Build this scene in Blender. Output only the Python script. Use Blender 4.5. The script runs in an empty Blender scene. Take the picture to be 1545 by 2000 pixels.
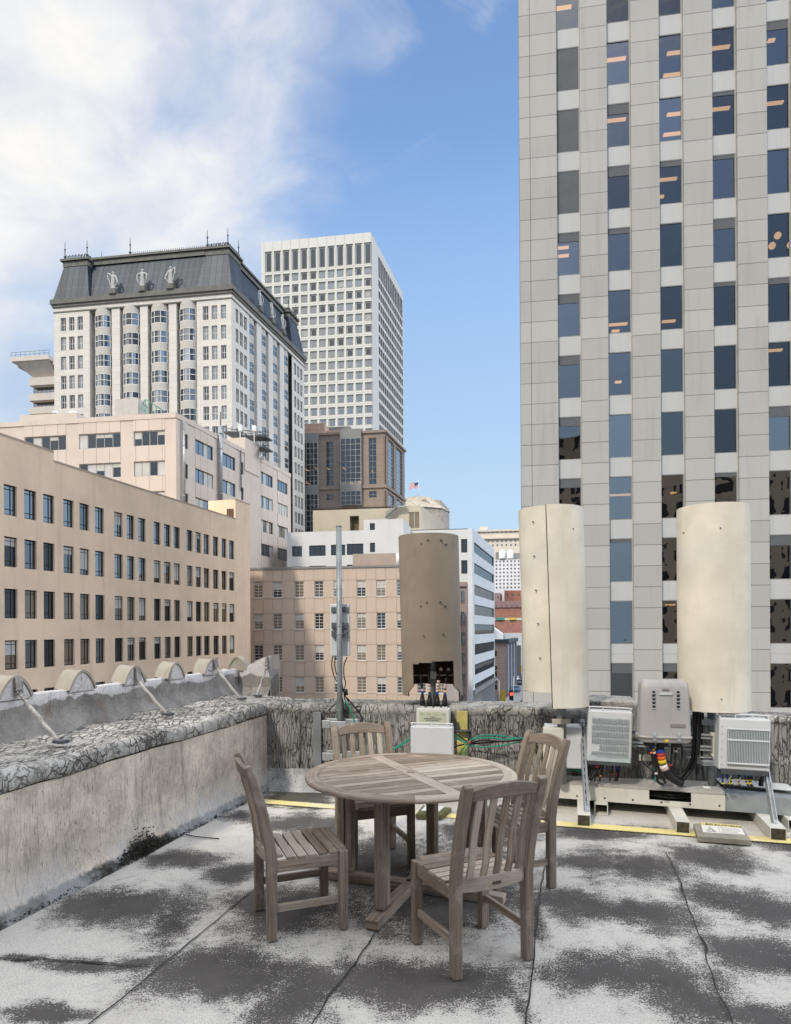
import bpy, bmesh, math, random
from mathutils import Vector, Matrix, noise
random.seed(7)
R = math.radians
SC = bpy.context.scene
COL = SC.collection
GZ = -14.0                       # street level below the roof deck (z = 0)
F, PX0, HY, H, ROLL = 1280.0, 772.5, 1228.0, 1.64, 0.0061
cr, sr = math.cos(ROLL), math.sin(ROLL)
DA = Vector((0.2687, 0.9632))    # city street direction, away from the roof
DC = Vector((0.9893, -0.1460))   # facades that face the roof
DB = Vector((0.9602, -0.2793))   # the roof's own cross direction

# ---------------------------------------------------------------- camera
cam_d = bpy.data.cameras.new('camera'); cam = bpy.data.objects.new('camera', cam_d); COL.objects.link(cam)
cam_d.sensor_fit = 'VERTICAL'; cam_d.sensor_height = 36; cam_d.lens = F/2000*36
cam_d.shift_y = (HY-1000)/2000.0; cam_d.shift_x = 0
cam_d.clip_start = .05; cam_d.clip_end = 6000
right = Vector((cr, 0, -sr)); up = Vector((sr, 0, cr)); back = Vector((0, -1, 0))
m = Matrix.Identity(4)
for i in range(3):
    m[i][0] = right[i]; m[i][1] = up[i]; m[i][2] = back[i]
m[0][3], m[1][3], m[2][3] = 0, 0, H
cam.matrix_world = m
SC.camera = cam

def ray(px, py):
    a = (px-PX0)/F; b = (HY-py)/F
    return Vector((a*cr+b*sr, 1.0, -a*sr+b*cr))
def P(px, py, d):
    r = ray(px, py); return Vector((r.x*d, d, H+r.z*d))
def fl(px, py, z=0.0):
    r = ray(px, py); t = (z-H)/r.z
    return Vector((r.x*t, t, z))

# ---------------------------------------------------------------- mesh helper
class MB:
    def __init__(s): s.v = []; s.f = []; s.m = []; s.uv = []; s.sm = []
    def face(s, pts, mi=0, uv=None, smooth=False):
        i = len(s.v); s.v += [Vector(p) for p in pts]; s.f.append(list(range(i, i+len(pts))))
        s.m.append(mi); s.uv.append(uv or [(0, 0)]*len(pts)); s.sm.append(smooth)
    def grid(s, rows, mi=0, smooth=True, uvs=None, closed=False, skip=None):
        i0 = len(s.v); n = len(rows[0])
        for r in rows: s.v += [Vector(p) for p in r]
        for a in range(len(rows)-1):
            for b in range(n if closed else n-1):
                if skip and skip(a, b): continue
                b2 = (b+1) % n
                s.f.append([i0+a*n+b, i0+a*n+b2, i0+(a+1)*n+b2, i0+(a+1)*n+b])
                s.m.append(mi); s.sm.append(smooth)
                if uvs: s.uv.append([uvs[a][b], uvs[a][b2] if b2 else uvs[a][b], uvs[a+1][b2] if b2 else uvs[a+1][b], uvs[a+1][b]])
                else: s.uv.append([(0, 0)]*4)
    def poly(s, idxpts, mi=0): s.face(idxpts, mi)
    def obox(s, c, ax, ay, az, mi=0, uvo=None):
        """box from centre c and half-axis vectors; UV runs along the longest axis"""
        c = Vector(c); A = [Vector(ax), Vector(ay), Vector(az)]
        L = [a.length for a in A]; k = L.index(max(L)); o = uvo or (random.uniform(0, 50), random.uniform(0, 50))
        for d in range(3):
            e, g = (d+1) % 3, (d+2) % 3
            for sg in (1, -1):
                q = []; u = []
                for (p1, p2) in ((-1, -1), (1, -1), (1, 1), (-1, 1)):
                    if sg < 0: p1, p2 = p2, p1
                    q.append(c+A[d]*sg+A[e]*p1+A[g]*p2)
                    if e == k: u.append((o[0]+L[e]*p1, o[1]+L[g]*p2+d*.37+sg*.2))
                    elif g == k: u.append((o[0]+L[g]*p2, o[1]+L[e]*p1+d*.37+sg*.2))
                    else: u.append((o[0]+L[e]*p1*.3, o[1]+L[g]*p2))
                s.face(q, mi, u)
    def box(s, x0, x1, y0, y1, z0, z1, mi=0):
        s.obox(((x0+x1)/2, (y0+y1)/2, (z0+z1)/2), ((x1-x0)/2, 0, 0), (0, (y1-y0)/2, 0), (0, 0, (z1-z0)/2), mi)
    def bar(s, a, b, w, t, side=None, mi=0):
        a = Vector(a); b = Vector(b); T = (b-a).normalized()
        S = Vector(side) if side else (Vector((0, 0, 1)).cross(T) if abs(T.z) < .95 else Vector((1, 0, 0)))
        S = (S-T*S.dot(T)).normalized(); U = T.cross(S)
        s.obox((a+b)/2, (b-a)/2, S*w/2, U*t/2, mi)
    def sweep(s, pts, w, t, side, mi=0, smooth=False):
        """rectangular section swept along a path; side = fixed width direction"""
        pts = [Vector(p) for p in pts]; S0 = Vector(side); n = len(pts); rings = []
        W = w if isinstance(w, (list, tuple)) else [w]*n; Tt = t if isinstance(t, (list, tuple)) else [t]*n
        o = (random.uniform(0, 50), random.uniform(0, 50)); L = [0]
        for i in range(1, n): L.append(L[-1]+(pts[i]-pts[i-1]).length)
        for i, p in enumerate(pts):
            T = (pts[min(i+1, n-1)]-pts[max(i-1, 0)]).normalized()
            S = (S0-T*S0.dot(T)).normalized(); U = T.cross(S)
            rings.append([p+S*W[i]/2*a+U*Tt[i]/2*b for a, b in ((-1, -1), (1, -1), (1, 1), (-1, 1))])
        per = [0, W[0], W[0]+Tt[0], 2*W[0]+Tt[0], 2*W[0]+2*Tt[0]]
        for i in range(n-1):
            for j in range(4):
                j2 = (j+1) % 4
                s.face([rings[i][j], rings[i][j2], rings[i+1][j2], rings[i+1][j]], mi,
                       [(o[0]+L[i], o[1]+per[j]), (o[0]+L[i], o[1]+per[j+1]), (o[0]+L[i+1], o[1]+per[j+1]), (o[0]+L[i+1], o[1]+per[j])], smooth)
        s.face([rings[0][k] for k in (3, 2, 1, 0)], mi, [(o[0]+a*.02, o[1]+b*.02) for a, b in ((0, 0), (1, 0), (1, 1), (0, 1))])
        s.face(rings[-1], mi, [(o[0]+a*.02, o[1]+b*.02) for a, b in ((0, 0), (1, 0), (1, 1), (0, 1))])
    def tube(s, pts, r, n=8, mi=0, caps=True):
        pts = [Vector(p) for p in pts]; rings = []; N = len(pts)
        ref = Vector((.13, .31, .94)).normalized()
        for i, p in enumerate(pts):
            T = (pts[min(i+1, N-1)]-pts[max(i-1, 0)]).normalized()
            if abs(T.dot(ref)) > .97: rf = Vector((1, 0, 0))
            else: rf = ref
            S = T.cross(rf).normalized(); U = T.cross(S); rr = r[i] if isinstance(r, (list, tuple)) else r
            rings.append([p+(S*math.cos(2*math.pi*k/n)+U*math.sin(2*math.pi*k/n))*rr for k in range(n)])
        s.grid(rings, mi, True, None, True)
        if caps: s.face(list(reversed(rings[0])), mi); s.face(rings[-1], mi)
    def lathe(s, c, prof, n=24, mi=0, a0=0, a1=2*math.pi, smooth=True):
        c = Vector(c); full = abs(a1-a0-2*math.pi) < 1e-6; k = n if full else n+1
        rows = [[c+Vector((r*math.cos(a0+(a1-a0)*i/n), r*math.sin(a0+(a1-a0)*i/n), z)) for i in range(k)] for r, z in prof]
        s.grid(rows, mi, smooth, None, full)
    def build(s, name, mats, parent=None, bevel=0, merge=True, loc=None, rotz=0):
        off = Vector((0, 0, 0))
        if parent is not None and loc is None: off = Vector(parent.location)
        me = bpy.data.meshes.new(name)
        me.from_pydata([tuple(p-off) for p in s.v], [], s.f)
        if not isinstance(mats, (list, tuple)): mats = [mats]
        for mt in mats: me.materials.append(mt)
        me.polygons.foreach_set('material_index', s.m); me.polygons.foreach_set('use_smooth', s.sm)
        uvl = me.uv_layers.new(name='UVMap'); flat = [c for f in s.uv for u in f for c in u]
        uvl.data.foreach_set('uv', flat); me.update()
        if merge:
            bm = bmesh.new(); bm.from_mesh(me); bmesh.ops.remove_doubles(bm, verts=bm.verts, dist=1e-4)
            bmesh.ops.recalc_face_normals(bm, faces=bm.faces); bm.to_mesh(me); bm.free()
        o = bpy.data.objects.new(name, me); COL.objects.link(o)
        if parent is not None: o.parent = parent
        if loc is not None: o.location = loc; o.rotation_euler.z = rotz
        if bevel:
            b = o.modifiers.new('bevel', 'BEVEL'); b.width = bevel; b.segments = 2; b.limit_method = 'ANGLE'; b.angle_limit = R(40)
        return o

def empty(name, label, cat, loc=(0, 0, 0), group=None, rotz=0):
    o = bpy.data.objects.new(name, None); COL.objects.link(o); o.location = loc; o.rotation_euler.z = rotz
    o.empty_display_size = .2; o['label'] = label; o['category'] = cat
    if group: o['group'] = group
    return o
def tag(o, label, cat, group=None):
    o['label'] = label; o['category'] = cat
    if group: o['group'] = group
    return o
def struct(o): o['kind'] = 'structure'; return o
def smooth_path(pts, n=8):
    pts = [Vector(p) for p in pts]; out = []
    q = [pts[0]*2-pts[1]]+pts+[pts[-1]*2-pts[-2]]
    for i in range(1, len(q)-2):
        for k in range(n):
            t = k/n; a, b, c, d = q[i-1], q[i], q[i+1], q[i+2]
            out.append(.5*((2*b)+(c-a)*t+(2*a-5*b+4*c-d)*t*t+(3*b-a-3*c+d)*t**3))
    out.append(pts[-1]); return out

# ---------------------------------------------------------------- materials
class NT:
    def __init__(s, name):
        s.m = bpy.data.materials.new(name); s.m.use_nodes = True; s.t = s.m.node_tree; s.t.nodes.clear()
        s.out = s.n('ShaderNodeOutputMaterial'); s.b = s.n('ShaderNodeBsdfPrincipled'); s.l(s.b.outputs[0], s.out.inputs[0])
    def n(s, ty, **kw):
        x = s.t.nodes.new(ty)
        for k, v in kw.items(): setattr(x, k, v)
        return x
    def l(s, a, b): s.t.links.new(a, b)
    def val(s, sock, v):
        if hasattr(v, 'is_output') or isinstance(v, bpy.types.NodeSocket): s.l(v, sock)
        else: sock.default_value = v
    def coord(s, which='Object', scale=(1, 1, 1), rot=(0, 0, 0), loc=(0, 0, 0)):
        tc = s.n('ShaderNodeTexCoord'); mp = s.n('ShaderNodeMapping'); s.l(tc.outputs[which], mp.inputs[0])
        mp.inputs['Scale'].default_value = scale; mp.inputs['Rotation'].default_value = rot; mp.inputs['Location'].default_value = loc
        return mp.outputs[0]
    def noise(s, vec, scale, detail=4, rough=.55, dist=0):
        x = s.n('ShaderNodeTexNoise'); s.l(vec, x.inputs['Vector']); x.inputs['Scale'].default_value = scale
        x.inputs['Detail'].default_value = detail; x.inputs['Roughness'].default_value = rough; x.inputs['Distortion'].default_value = dist
        return x.outputs[0]
    def voro(s, vec, scale, feat='F1', rnd=1):
        x = s.n('ShaderNodeTexVoronoi', feature=feat); s.l(vec, x.inputs['Vector']); x.inputs['Scale'].default_value = scale
        x.inputs['Randomness'].default_value = rnd; return x.outputs['Distance']
    def ramp(s, fac, a, b, va=0.0, vb=1.0, smooth=True):
        x = s.n('ShaderNodeMapRange'); x.interpolation_type = 'SMOOTHSTEP' if smooth else 'LINEAR'
        s.val(x.inputs[0], fac); x.inputs[1].default_value = a; x.inputs[2].default_value = b
        x.inputs[3].default_value = va; x.inputs[4].default_value = vb; return x.outputs[0]
    def math(s, op, a, b=0.0, c=None):
        x = s.n('ShaderNodeMath', operation=op); s.val(x.inputs[0], a); s.val(x.inputs[1], b)
        if c is not None: s.val(x.inputs[2], c)
        return x.outputs[0]
    def mix(s, fac, a, b, mode='MIX'):
        x = s.n('ShaderNodeMix', data_type='RGBA', blend_type=mode); s.val(x.inputs[0], fac)
        s.val(x.inputs[6], a if not isinstance(a, tuple) else (*a[:3], 1)); s.val(x.inputs[7], b if not isinstance(b, tuple) else (*b[:3], 1))
        return x.outputs[2]
    def warp(s, vec, scale, amt):
        x = s.n('ShaderNodeTexNoise'); s.l(vec, x.inputs['Vector']); x.inputs['Scale'].default_value = scale; x.inputs['Detail'].default_value = 3
        a = s.n('ShaderNodeVectorMath', operation='SUBTRACT'); s.l(x.outputs['Color'], a.inputs[0]); a.inputs[1].default_value = (.5, .5, .5)
        b = s.n('ShaderNodeVectorMath', operation='SCALE'); s.l(a.outputs[0], b.inputs[0]); b.inputs['Scale'].default_value = amt
        c = s.n('ShaderNodeVectorMath', operation='ADD'); s.l(vec, c.inputs[0]); s.l(b.outputs[0], c.inputs[1]); return c.outputs[0]
    def bump(s, h, strength=.3, dist=.02):
        x = s.n('ShaderNodeBump'); s.l(h, x.inputs['Height']); x.inputs['Strength'].default_value = strength; x.inputs['Distance'].default_value = dist
        s.l(x.outputs[0], s.b.inputs['Normal']); return x
    def fin(s, col, rough=.8, metal=0, spec=.3):
        s.val(s.b.inputs['Base Color'], col if not isinstance(col, tuple) else (*col[:3], 1)); s.val(s.b.inputs['Roughness'], rough)
        s.b.inputs['Metallic'].default_value = metal; s.b.inputs['Specular IOR Level'].default_value = spec; return s.m
def dk(c, f): return tuple(x*f for x in c[:3])

def plain(name, col, var=.15, scale=3.0, rough=.8, bump=.0, bscale=40, metal=0, streak=0, spec=.3):
    t = NT(name); v = t.coord(); c = t.mix(t.ramp(t.noise(v, scale, 6), .3, .7), dk(col, 1-var), dk(col, 1+var*.6))
    if streak:
        vs = t.coord(scale=(3, 3, .25)); c = t.mix(t.math('MULTIPLY', t.ramp(t.noise(vs, scale*1.5, 6, .6), .5, .75), streak), c, dk(col, .45))
    if bump: t.bump(t.noise(v, bscale, 4), bump, .01)
    return t.fin(c, rough, metal, spec)
def panel(name, col, bw, rh, mortar=.015, mcol=None, off=(0, 0), var=.06, rough=.75, stain=.25, spec=.25, offset=0.0):
    """stone or precast cladding with joints; UV is in metres along the facade"""
    t = NT(name); uv = t.coord('UV', loc=(off[0], off[1], 0))
    br = t.n('ShaderNodeTexBrick'); br.offset = offset; br.squash = 1.0; t.l(uv, br.inputs['Vector'])
    br.inputs['Scale'].default_value = 1; br.inputs['Brick Width'].default_value = bw; br.inputs['Row Height'].default_value = rh
    br.inputs['Mortar Size'].default_value = mortar; br.inputs['Mortar Smooth'].default_value = .1; br.inputs['Bias'].default_value = 0
    br.inputs['Color1'].default_value = (*dk(col, 1-var), 1); br.inputs['Color2'].default_value = (*dk(col, 1+var), 1)
    br.inputs['Mortar'].default_value = (*(mcol or dk(col, .45)), 1)
    v = t.coord(); big = t.ramp(t.noise(v, .35, 5), .35, .7)
    vs = t.coord(scale=(1.6, 1.6, .12)); st = t.ramp(t.noise(vs, 1.2, 6, .65), .48, .8)
    c = t.mix(t.math('MULTIPLY', st, stain), br.outputs[0], dk(col, .55)); c = t.mix(t.math('MULTIPLY', big, .18), c, dk(col, 1.15))
    t.bump(br.outputs['Fac'], -.15, .02); return t.fin(c, rough, 0, spec)
def glass(name, tint, refl=.35, wob=.004, wscale=.5, rough=.02, see=False):
    """dark office glass: partly mirror, partly dark room behind; wobbly like real plate glass"""
    t = NT(name); t.t.nodes.remove(t.b); v = t.coord(scale=(1, 1, 1))
    h = t.noise(v, wscale, 2, .5); bp = t.n('ShaderNodeBump'); t.l(h, bp.inputs['Height']); bp.inputs['Strength'].default_value = 1; bp.inputs['Distance'].default_value = wob
    g = t.n('ShaderNodeBsdfGlossy'); g.inputs['Roughness'].default_value = rough; g.inputs['Color'].default_value = (.92, .96, 1, 1); t.l(bp.outputs[0], g.inputs['Normal'])
    lw = t.n('ShaderNodeLayerWeight'); lw.inputs[0].default_value = .35
    f = t.math('ADD', t.math('MULTIPLY', lw.outputs['Fresnel'], .6), refl)
    if see: d = t.n('ShaderNodeBsdfTransparent'); d.inputs[0].default_value = (*tint, 1)
    else: d = t.n('ShaderNodeBsdfDiffuse'); d.inputs[0].default_value = (*tint, 1)
    mx = t.n('ShaderNodeMixShader'); t.l(f, mx.inputs[0]); t.l(d.outputs[0], mx.inputs[1]); t.l(g.outputs[0], mx.inputs[2]); t.l(mx.outputs[0], t.out.inputs[0])
    return t.m
def emit(name, col, s):
    t = NT(name); t.t.nodes.remove(t.b); e = t.n('ShaderNodeEmission'); e.inputs[0].default_value = (*col, 1); e.inputs[1].default_value = s; t.l(e.outputs[0], t.out.inputs[0]); return t.m

def wood_mat():
    t = NT('weathered_teak'); uv = t.coord('UV', scale=(1, 1, 1)); uvs = t.coord('UV', scale=(1.6, 34, 1)); uvf = t.coord('UV', scale=(4, 150, 1))
    tone = t.noise(t.coord('UV', scale=(.35, 1.3, 1)), 1.0, 2); g = t.noise(uvs, 1.6, 8, .65, .6); fine = t.noise(uvf, 1.5, 5, .6)
    c = t.mix(t.ramp(g, .3, .7), (.12, .088, .063), (.38, .31, .245)); c = t.mix(t.ramp(tone, .42, .62), c, (.36, .32, .275)); c = t.mix(.5, c, t.mix(t.ramp(g, .3, .7), (.14, .10, .07), (.42, .34, .265)))
    c = t.mix(t.ramp(fine, .53, .68, 0, .85), c, (.085, .065, .05))
    bt = t.noise(t.coord('UV', scale=(.22, .9, 1), loc=(13, 5, 0)), 1.0, 1); c = t.mix(t.ramp(bt, .36, .64, .55, 0), c, (.09, .065, .045)); c = t.mix(t.ramp(bt, .5, .7, 0, .55), c, (.50, .445, .375))
    v = t.coord(); c = t.mix(t.ramp(t.noise(v, 9, 6, .65), .52, .72, 0, .35), c, (.46, .42, .37))
    c = t.mix(t.ramp(t.noise(v, 4.1, 6, .65), .58, .7, 0, .45), c, (.10, .082, .06))
    t.bump(t.math('ADD', g, t.math('MULTIPLY', fine, .7)), .35, .004); return t.fin(c, .82, 0, .25)
M = {}
M['wood'] = wood_mat()
# ---------------------------------------------------------------- sky, sun
SUN_AZ, SUN_EL = R(213), R(41)       # clockwise from +Y: behind and left of the roof
w = bpy.data.worlds.new('World'); SC.world = w; w.use_nodes = True; wt = w.node_tree; wt.nodes.clear()
class WT(NT):
    def __init__(s): s.t = wt
t = WT()
out = t.n('ShaderNodeOutputWorld'); bg = t.n('ShaderNodeBackground'); t.l(bg.outputs[0], out.inputs[0])
sky = t.n('ShaderNodeTexSky', sky_type='NISHITA'); sky.sun_disc = False; sky.sun_elevation = SUN_EL; sky.sun_rotation = SUN_AZ
sky.air_density = 1.0; sky.dust_density = 1.0; sky.ozone_density = 1.5
tc = t.n('ShaderNodeTexCoord'); sx = t.n('ShaderNodeSeparateXYZ'); t.l(tc.outputs['Generated'], sx.inputs[0])
dirv = tc.outputs['Generated']
mp = t.n('ShaderNodeMapping'); t.l(dirv, mp.inputs[0]); mp.inputs['Rotation'].default_value = (0, R(35), 0); mp.inputs['Scale'].default_value = (1.0, 1.0, 1.7)
wv = t.warp(mp.outputs[0], 2.0, .35)
n1 = t.noise(wv, 2.3, 7, .5); n2 = t.noise(wv, 1.1, 4, .5)
L = t.math('ADD', t.math('MULTIPLY', sx.outputs[0], -1.0), t.math('MULTIPLY', sx.outputs[2], 1.06))
L = t.math('ADD', L, t.math('MULTIPLY', t.math('SUBTRACT', n1, .5), .75)); L = t.math('ADD', L, t.math('MULTIPLY', t.math('SUBTRACT', n2, .5), .45))
L = t.math('SUBTRACT', L, t.math('MULTIPLY', t.ramp(sx.outputs[2], .12, .40, 1, 0), .22))
wisp = t.noise(wv, 6.5, 8, .6, .3); L = t.math('ADD', L, t.math('MULTIPLY', t.math('SUBTRACT', wisp, .5), .35))
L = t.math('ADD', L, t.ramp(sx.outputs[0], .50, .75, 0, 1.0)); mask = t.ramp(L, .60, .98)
hz = t.ramp(sx.outputs[2], .05, .6, 1, .0, False)           # pale air near the horizon
hsv = t.n('ShaderNodeHueSaturation'); t.l(sky.outputs[0], hsv.inputs['Color']); hsv.inputs['Saturation'].default_value = 1.06; hsv.inputs['Value'].default_value = 1.32
SKYK = .15
gv = t.n('ShaderNodeVectorMath', operation='SCALE'); t.l(hsv.outputs[0], gv.inputs[0]); t.l(t.ramp(sx.outputs[2], .22, .55, .70, 1), gv.inputs['Scale'])
lp = t.mix(hz, gv.outputs[0], (2.4, 3.2, 4.0))
shade = t.noise(wv, 4.5, 6, .6)
cl = t.mix(t.ramp(shade, .3, .7), (3.4, 3.6, 3.98), (4.75, 4.66, 4.5))
boost = t.math('ADD', t.math('ADD', 1.0, t.ramp(sx.outputs[2], .68, .95, 0, 2.0)), t.math('ADD', t.ramp(sx.outputs[1], -.1, -.7, 0, .6), t.ramp(sx.outputs[0], .52, .8, 0, 12.5)))  # out-of-view clouds brightened overhead, behind and at right as added fill light
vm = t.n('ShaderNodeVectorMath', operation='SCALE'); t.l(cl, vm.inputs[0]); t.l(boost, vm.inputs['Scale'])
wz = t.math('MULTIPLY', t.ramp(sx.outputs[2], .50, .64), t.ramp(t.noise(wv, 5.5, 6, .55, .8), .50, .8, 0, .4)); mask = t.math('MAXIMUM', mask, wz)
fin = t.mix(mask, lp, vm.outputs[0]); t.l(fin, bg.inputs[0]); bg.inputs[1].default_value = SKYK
sl = bpy.data.lights.new('sun', 'SUN'); sl.energy = 2.0; sl.angle = R(4.0); sl.color = (1, .92, .80)
so = bpy.data.objects.new('sun', sl); COL.objects.link(so)
sd = Vector((math.sin(SUN_AZ)*math.cos(SUN_EL), math.cos(SUN_AZ)*math.cos(SUN_EL), math.sin(SUN_EL)))
so.rotation_euler = sd.to_track_quat('Z', 'Y').to_euler(); so.location = (0, -20, 60)
SC.view_settings.view_transform = 'Standard'; SC.view_settings.look = 'None'; SC.view_settings.exposure = 0.5
SC.cycles.use_denoising = True; SC.cycles.max_bounces = 6; SC.cycles.transparent_max_bounces = 6

# ---------------------------------------------------------------- facades
class Fac:
    """vertical facade plane through pixel column px at depth d, running along unit vector D"""
    def __init__(s, px, d, D, org=None):
        s.D = D.normalized()
        if org is None: r = ray(px, HY); s.o = Vector((r.x*d, d))
        else: s.o = Vector(org)
        s.n = Vector((s.D.y, -s.D.x)); s.ang = math.atan2(s.D.y, s.D.x)
    def hit(s, px, py):
        r = ray(px, py); t = s.o.dot(s.n)/(r.x*s.n.x+r.y*s.n.y)
        p = Vector((r.x*t, r.y*t)); return ((p-s.o).dot(s.D), H+r.z*t)
    def S(s, px, py=HY): return s.hit(px, py)[0]
    def Z(s, px, py): return s.hit(px, py)[1]
    def pt(s, a, z, out=0.0):
        p = s.o+s.D*a+s.n*out; return Vector((p.x, p.y, z))
    def quad(s, mb, a0, a1, z0, z1, out=0.0, mi=0):
        mb.face([s.pt(a0, z0, out), s.pt(a1, z0, out), s.pt(a1, z1, out), s.pt(a0, z1, out)], mi, [(a0, z0), (a1, z0), (a1, z1), (a0, z1)])
    def box(s, mb, a0, a1, z0, z1, o0, o1, mi=0):
        """box between out-offsets o0 < o1"""
        s.quad(mb, a0, a1, z0, z1, o1, mi)
        for (A, B) in ((a0, o0), (a1, o1)): pass
        mb.face([s.pt(a0, z0, o0), s.pt(a0, z0, o1), s.pt(a0, z1, o1), s.pt(a0, z1, o0)], mi, [(a0-o1+o0, z0), (a0, z0), (a0, z1), (a0-o1+o0, z1)])
        mb.face([s.pt(a1, z0, o1), s.pt(a1, z0, o0), s.pt(a1, z1, o0), s.pt(a1, z1, o1)], mi, [(a1, z0), (a1+o1-o0, z0), (a1+o1-o0, z1), (a1, z1)])
        for z in (z0, z1): mb.face([s.pt(a0, z, o0), s.pt(a1, z, o0), s.pt(a1, z, o1), s.pt(a0, z, o1)], mi, [(a0, z), (a1, z), (a1, z+o1-o0), (a0, z+o1-o0)])
    def holed(s, mb, a0, a1, z0, z1, holes, depth=.25, mi=0, rmi=None):
        rmi = mi if rmi is None else rmi
        A = sorted(set([a0, a1]+[x for h in holes for x in h[:2]])); Z = sorted(set([z0, z1]+[x for h in holes for x in h[2:4]]))
        A = [x for x in A if a0-1e-6 <= x <= a1+1e-6]; Z = [x for x in Z if z0-1e-6 <= x <= z1+1e-6]
        for j in range(len(Z)-1):
            zc = (Z[j]+Z[j+1])/2; run = None
            rowh = [h for h in holes if h[2] < zc < h[3]]
            for i in range(len(A)-1):
                ac = (A[i]+A[i+1])/2; inside = any(h[0] < ac < h[1] for h in rowh)
                if inside:
                    if run is not None: s.quad(mb, run, A[i], Z[j], Z[j+1], 0, mi); run = None
                elif run is None: run = A[i]
            if run is not None: s.quad(mb, run, A[-1], Z[j], Z[j+1], 0, mi)
        for h in holes:
            b0, b1, y0, y1 = h[:4]; d = -depth
            mb.face([s.pt(b0, y0), s.pt(b0, y0, d), s.pt(b0, y1, d), s.pt(b0, y1)], rmi)
            mb.face([s.pt(b1, y0, d), s.pt(b1, y0), s.pt(b1, y1), s.pt(b1, y1, d)], rmi)
            mb.face([s.pt(b0, y0), s.pt(b1, y0), s.pt(b1, y0, d), s.pt(b0, y0, d)], rmi)
            mb.face([s.pt(b0, y1, d), s.pt(b1, y1, d), s.pt(b1, y1), s.pt(b0, y1)], rmi)

_wc = {}
def win_mb(mb, w, h, vb, hb, ft, fw=.05, base=Vector((0, 0, 0)), X=Vector((1, 0, 0)), N=Vector((0, -1, 0)), mi=0):
    """frame and glazing bars of a window, centred on its bottom middle"""
    Zv = Vector((0, 0, 1))
    def b(x0, x1, z0, z1, t): mb.obox(base+X*(x0+x1)/2+Zv*(z0+z1)/2+N*t/2, X*(x1-x0)/2, N*t/2, Zv*(z1-z0)/2, mi)
    b(-w/2, -w/2+ft, 0, h, fw); b(w/2-ft, w/2, 0, h, fw); b(-w/2+ft, w/2-ft, 0, ft, fw); b(-w/2+ft, w/2-ft, h-ft, h, fw)
    for x in vb: b(-w/2+x*w-ft*.35, -w/2+x*w+ft*.35, ft, h-ft, fw*.8)
    for z in hb: b(-w/2+ft, w/2-ft, z*h-ft*.35, z*h+ft*.35, fw*.7)
def window(th, fac, s, z, w, h, rec, style, pane_mat, name='window', blind=None):
    """one window of a building: frame mesh with its pane (and blind) as children"""
    vb, hb, ft, fm = style; key = (round(w, 2), round(h, 2), tuple(vb), tuple(hb), ft, fm.name)
    if key not in _wc:
        mb = MB(); win_mb(mb, w, h, vb, hb, ft); fo = mb.build(name, fm, None, merge=False); me = fo.data; bpy.data.objects.remove(fo)
        _wc[key] = me
    k2 = (round(w, 2), round(h, 2), pane_mat.name)
    if k2 not in _wc:
        p = MB(); p.face([(-w/2, 0, 0), (w/2, 0, 0), (w/2, 0, h), (-w/2, 0, h)], 0, [(0, 0), (w, 0), (w, h), (0, h)])
        po = p.build('pane', pane_mat, None, merge=False); _wc[k2] = po.data; bpy.data.objects.remove(po)
    o = bpy.data.objects.new(name, _wc[key]); COL.objects.link(o); o.parent = th
    o.location = fac.pt(s+w/2, z, -rec)-Vector(th.location); o.rotation_euler.z = fac.ang
    q = bpy.data.objects.new('pane', _wc[k2]); COL.objects.link(q); q.parent = o; q.location = (0, -.006, 0)
    if blind and blind[0] > 0:
        fr, bmat = blind; k3 = (round(w, 2), round(h, 2), round(fr, 2), bmat.name)
        if k3 not in _wc:
            p = MB(); p.box(-w/2+ft, w/2-ft, -.034, -.012, h*(1-fr), h-ft*.5); po = p.build('blind', bmat, None, merge=False); _wc[k3] = po.data; bpy.data.objects.remove(po)
        q = bpy.data.objects.new('blind', _wc[k3]); COL.objects.link(q); q.parent = o
    return o

class Block:
    """a building with a front facade (along DC, corner at its right end) and a side facade (along DA)"""
    def __init__(s, name, label, cpx, d, lpx, spx, tpy, cat='building', lens=None, slen=None, z0=GZ, D=DC, DS=DA, spy=None):
        s.front = Fac(cpx, d, D); s.side = Fac(cpx, d, DS); s.z0 = z0
        s.z1 = s.front.Z(cpx, tpy)
        s.L = lens if lens else -s.front.S(lpx, tpy); s.W = slen if slen else s.side.S(spx, spy if spy else HY)
        c = s.front.pt(-s.L/2, z0, -s.W/2); s.th = empty(name, label, cat, (c.x, c.y, z0))
    def rest(s, mb, mi=0, roof_mi=None, parapet=.5, z1=None):
        """back walls and roof; the parapet stands round a lowered roof"""
        z1 = s.z1 if z1 is None else z1
        f, g = s.front, s.side
        A = f.pt(0, 0); B = f.pt(-s.L, 0); D = g.pt(s.W, 0); C = B+(D-A)
        def z(p, q): return Vector((p.x, p.y, q))
        mb.face([z(C, s.z0), z(B, s.z0), z(B, z1), z(C, z1)], mi, [(0, s.z0), (s.W, s.z0), (s.W, z1), (0, z1)])
        mb.face([z(D, s.z0), z(C, s.z0), z(C, z1), z(D, z1)], mi, [(0, s.z0), (s.L, s.z0), (s.L, z1), (0, z1)])
        rm = mi if roof_mi is None else roof_mi; ct = (A+B+C+D)/4
        I = [p+(ct-p).normalized()*.5 for p in (A, B, C, D)]; O = [A, B, C, D]
        for k in range(4):
            k2 = (k+1) % 4
            mb.face([z(O[k], z1), z(O[k2], z1), z(I[k2], z1), z(I[k], z1)], mi, [(0, 0), (9, 0), (9, .4), (0, .4)])
            mb.face([z(I[k], z1), z(I[k2], z1), z(I[k2], z1-parapet), z(I[k], z1-parapet)], mi)
        mb.face([z(p, z1-parapet) for p in I], rm)
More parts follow.
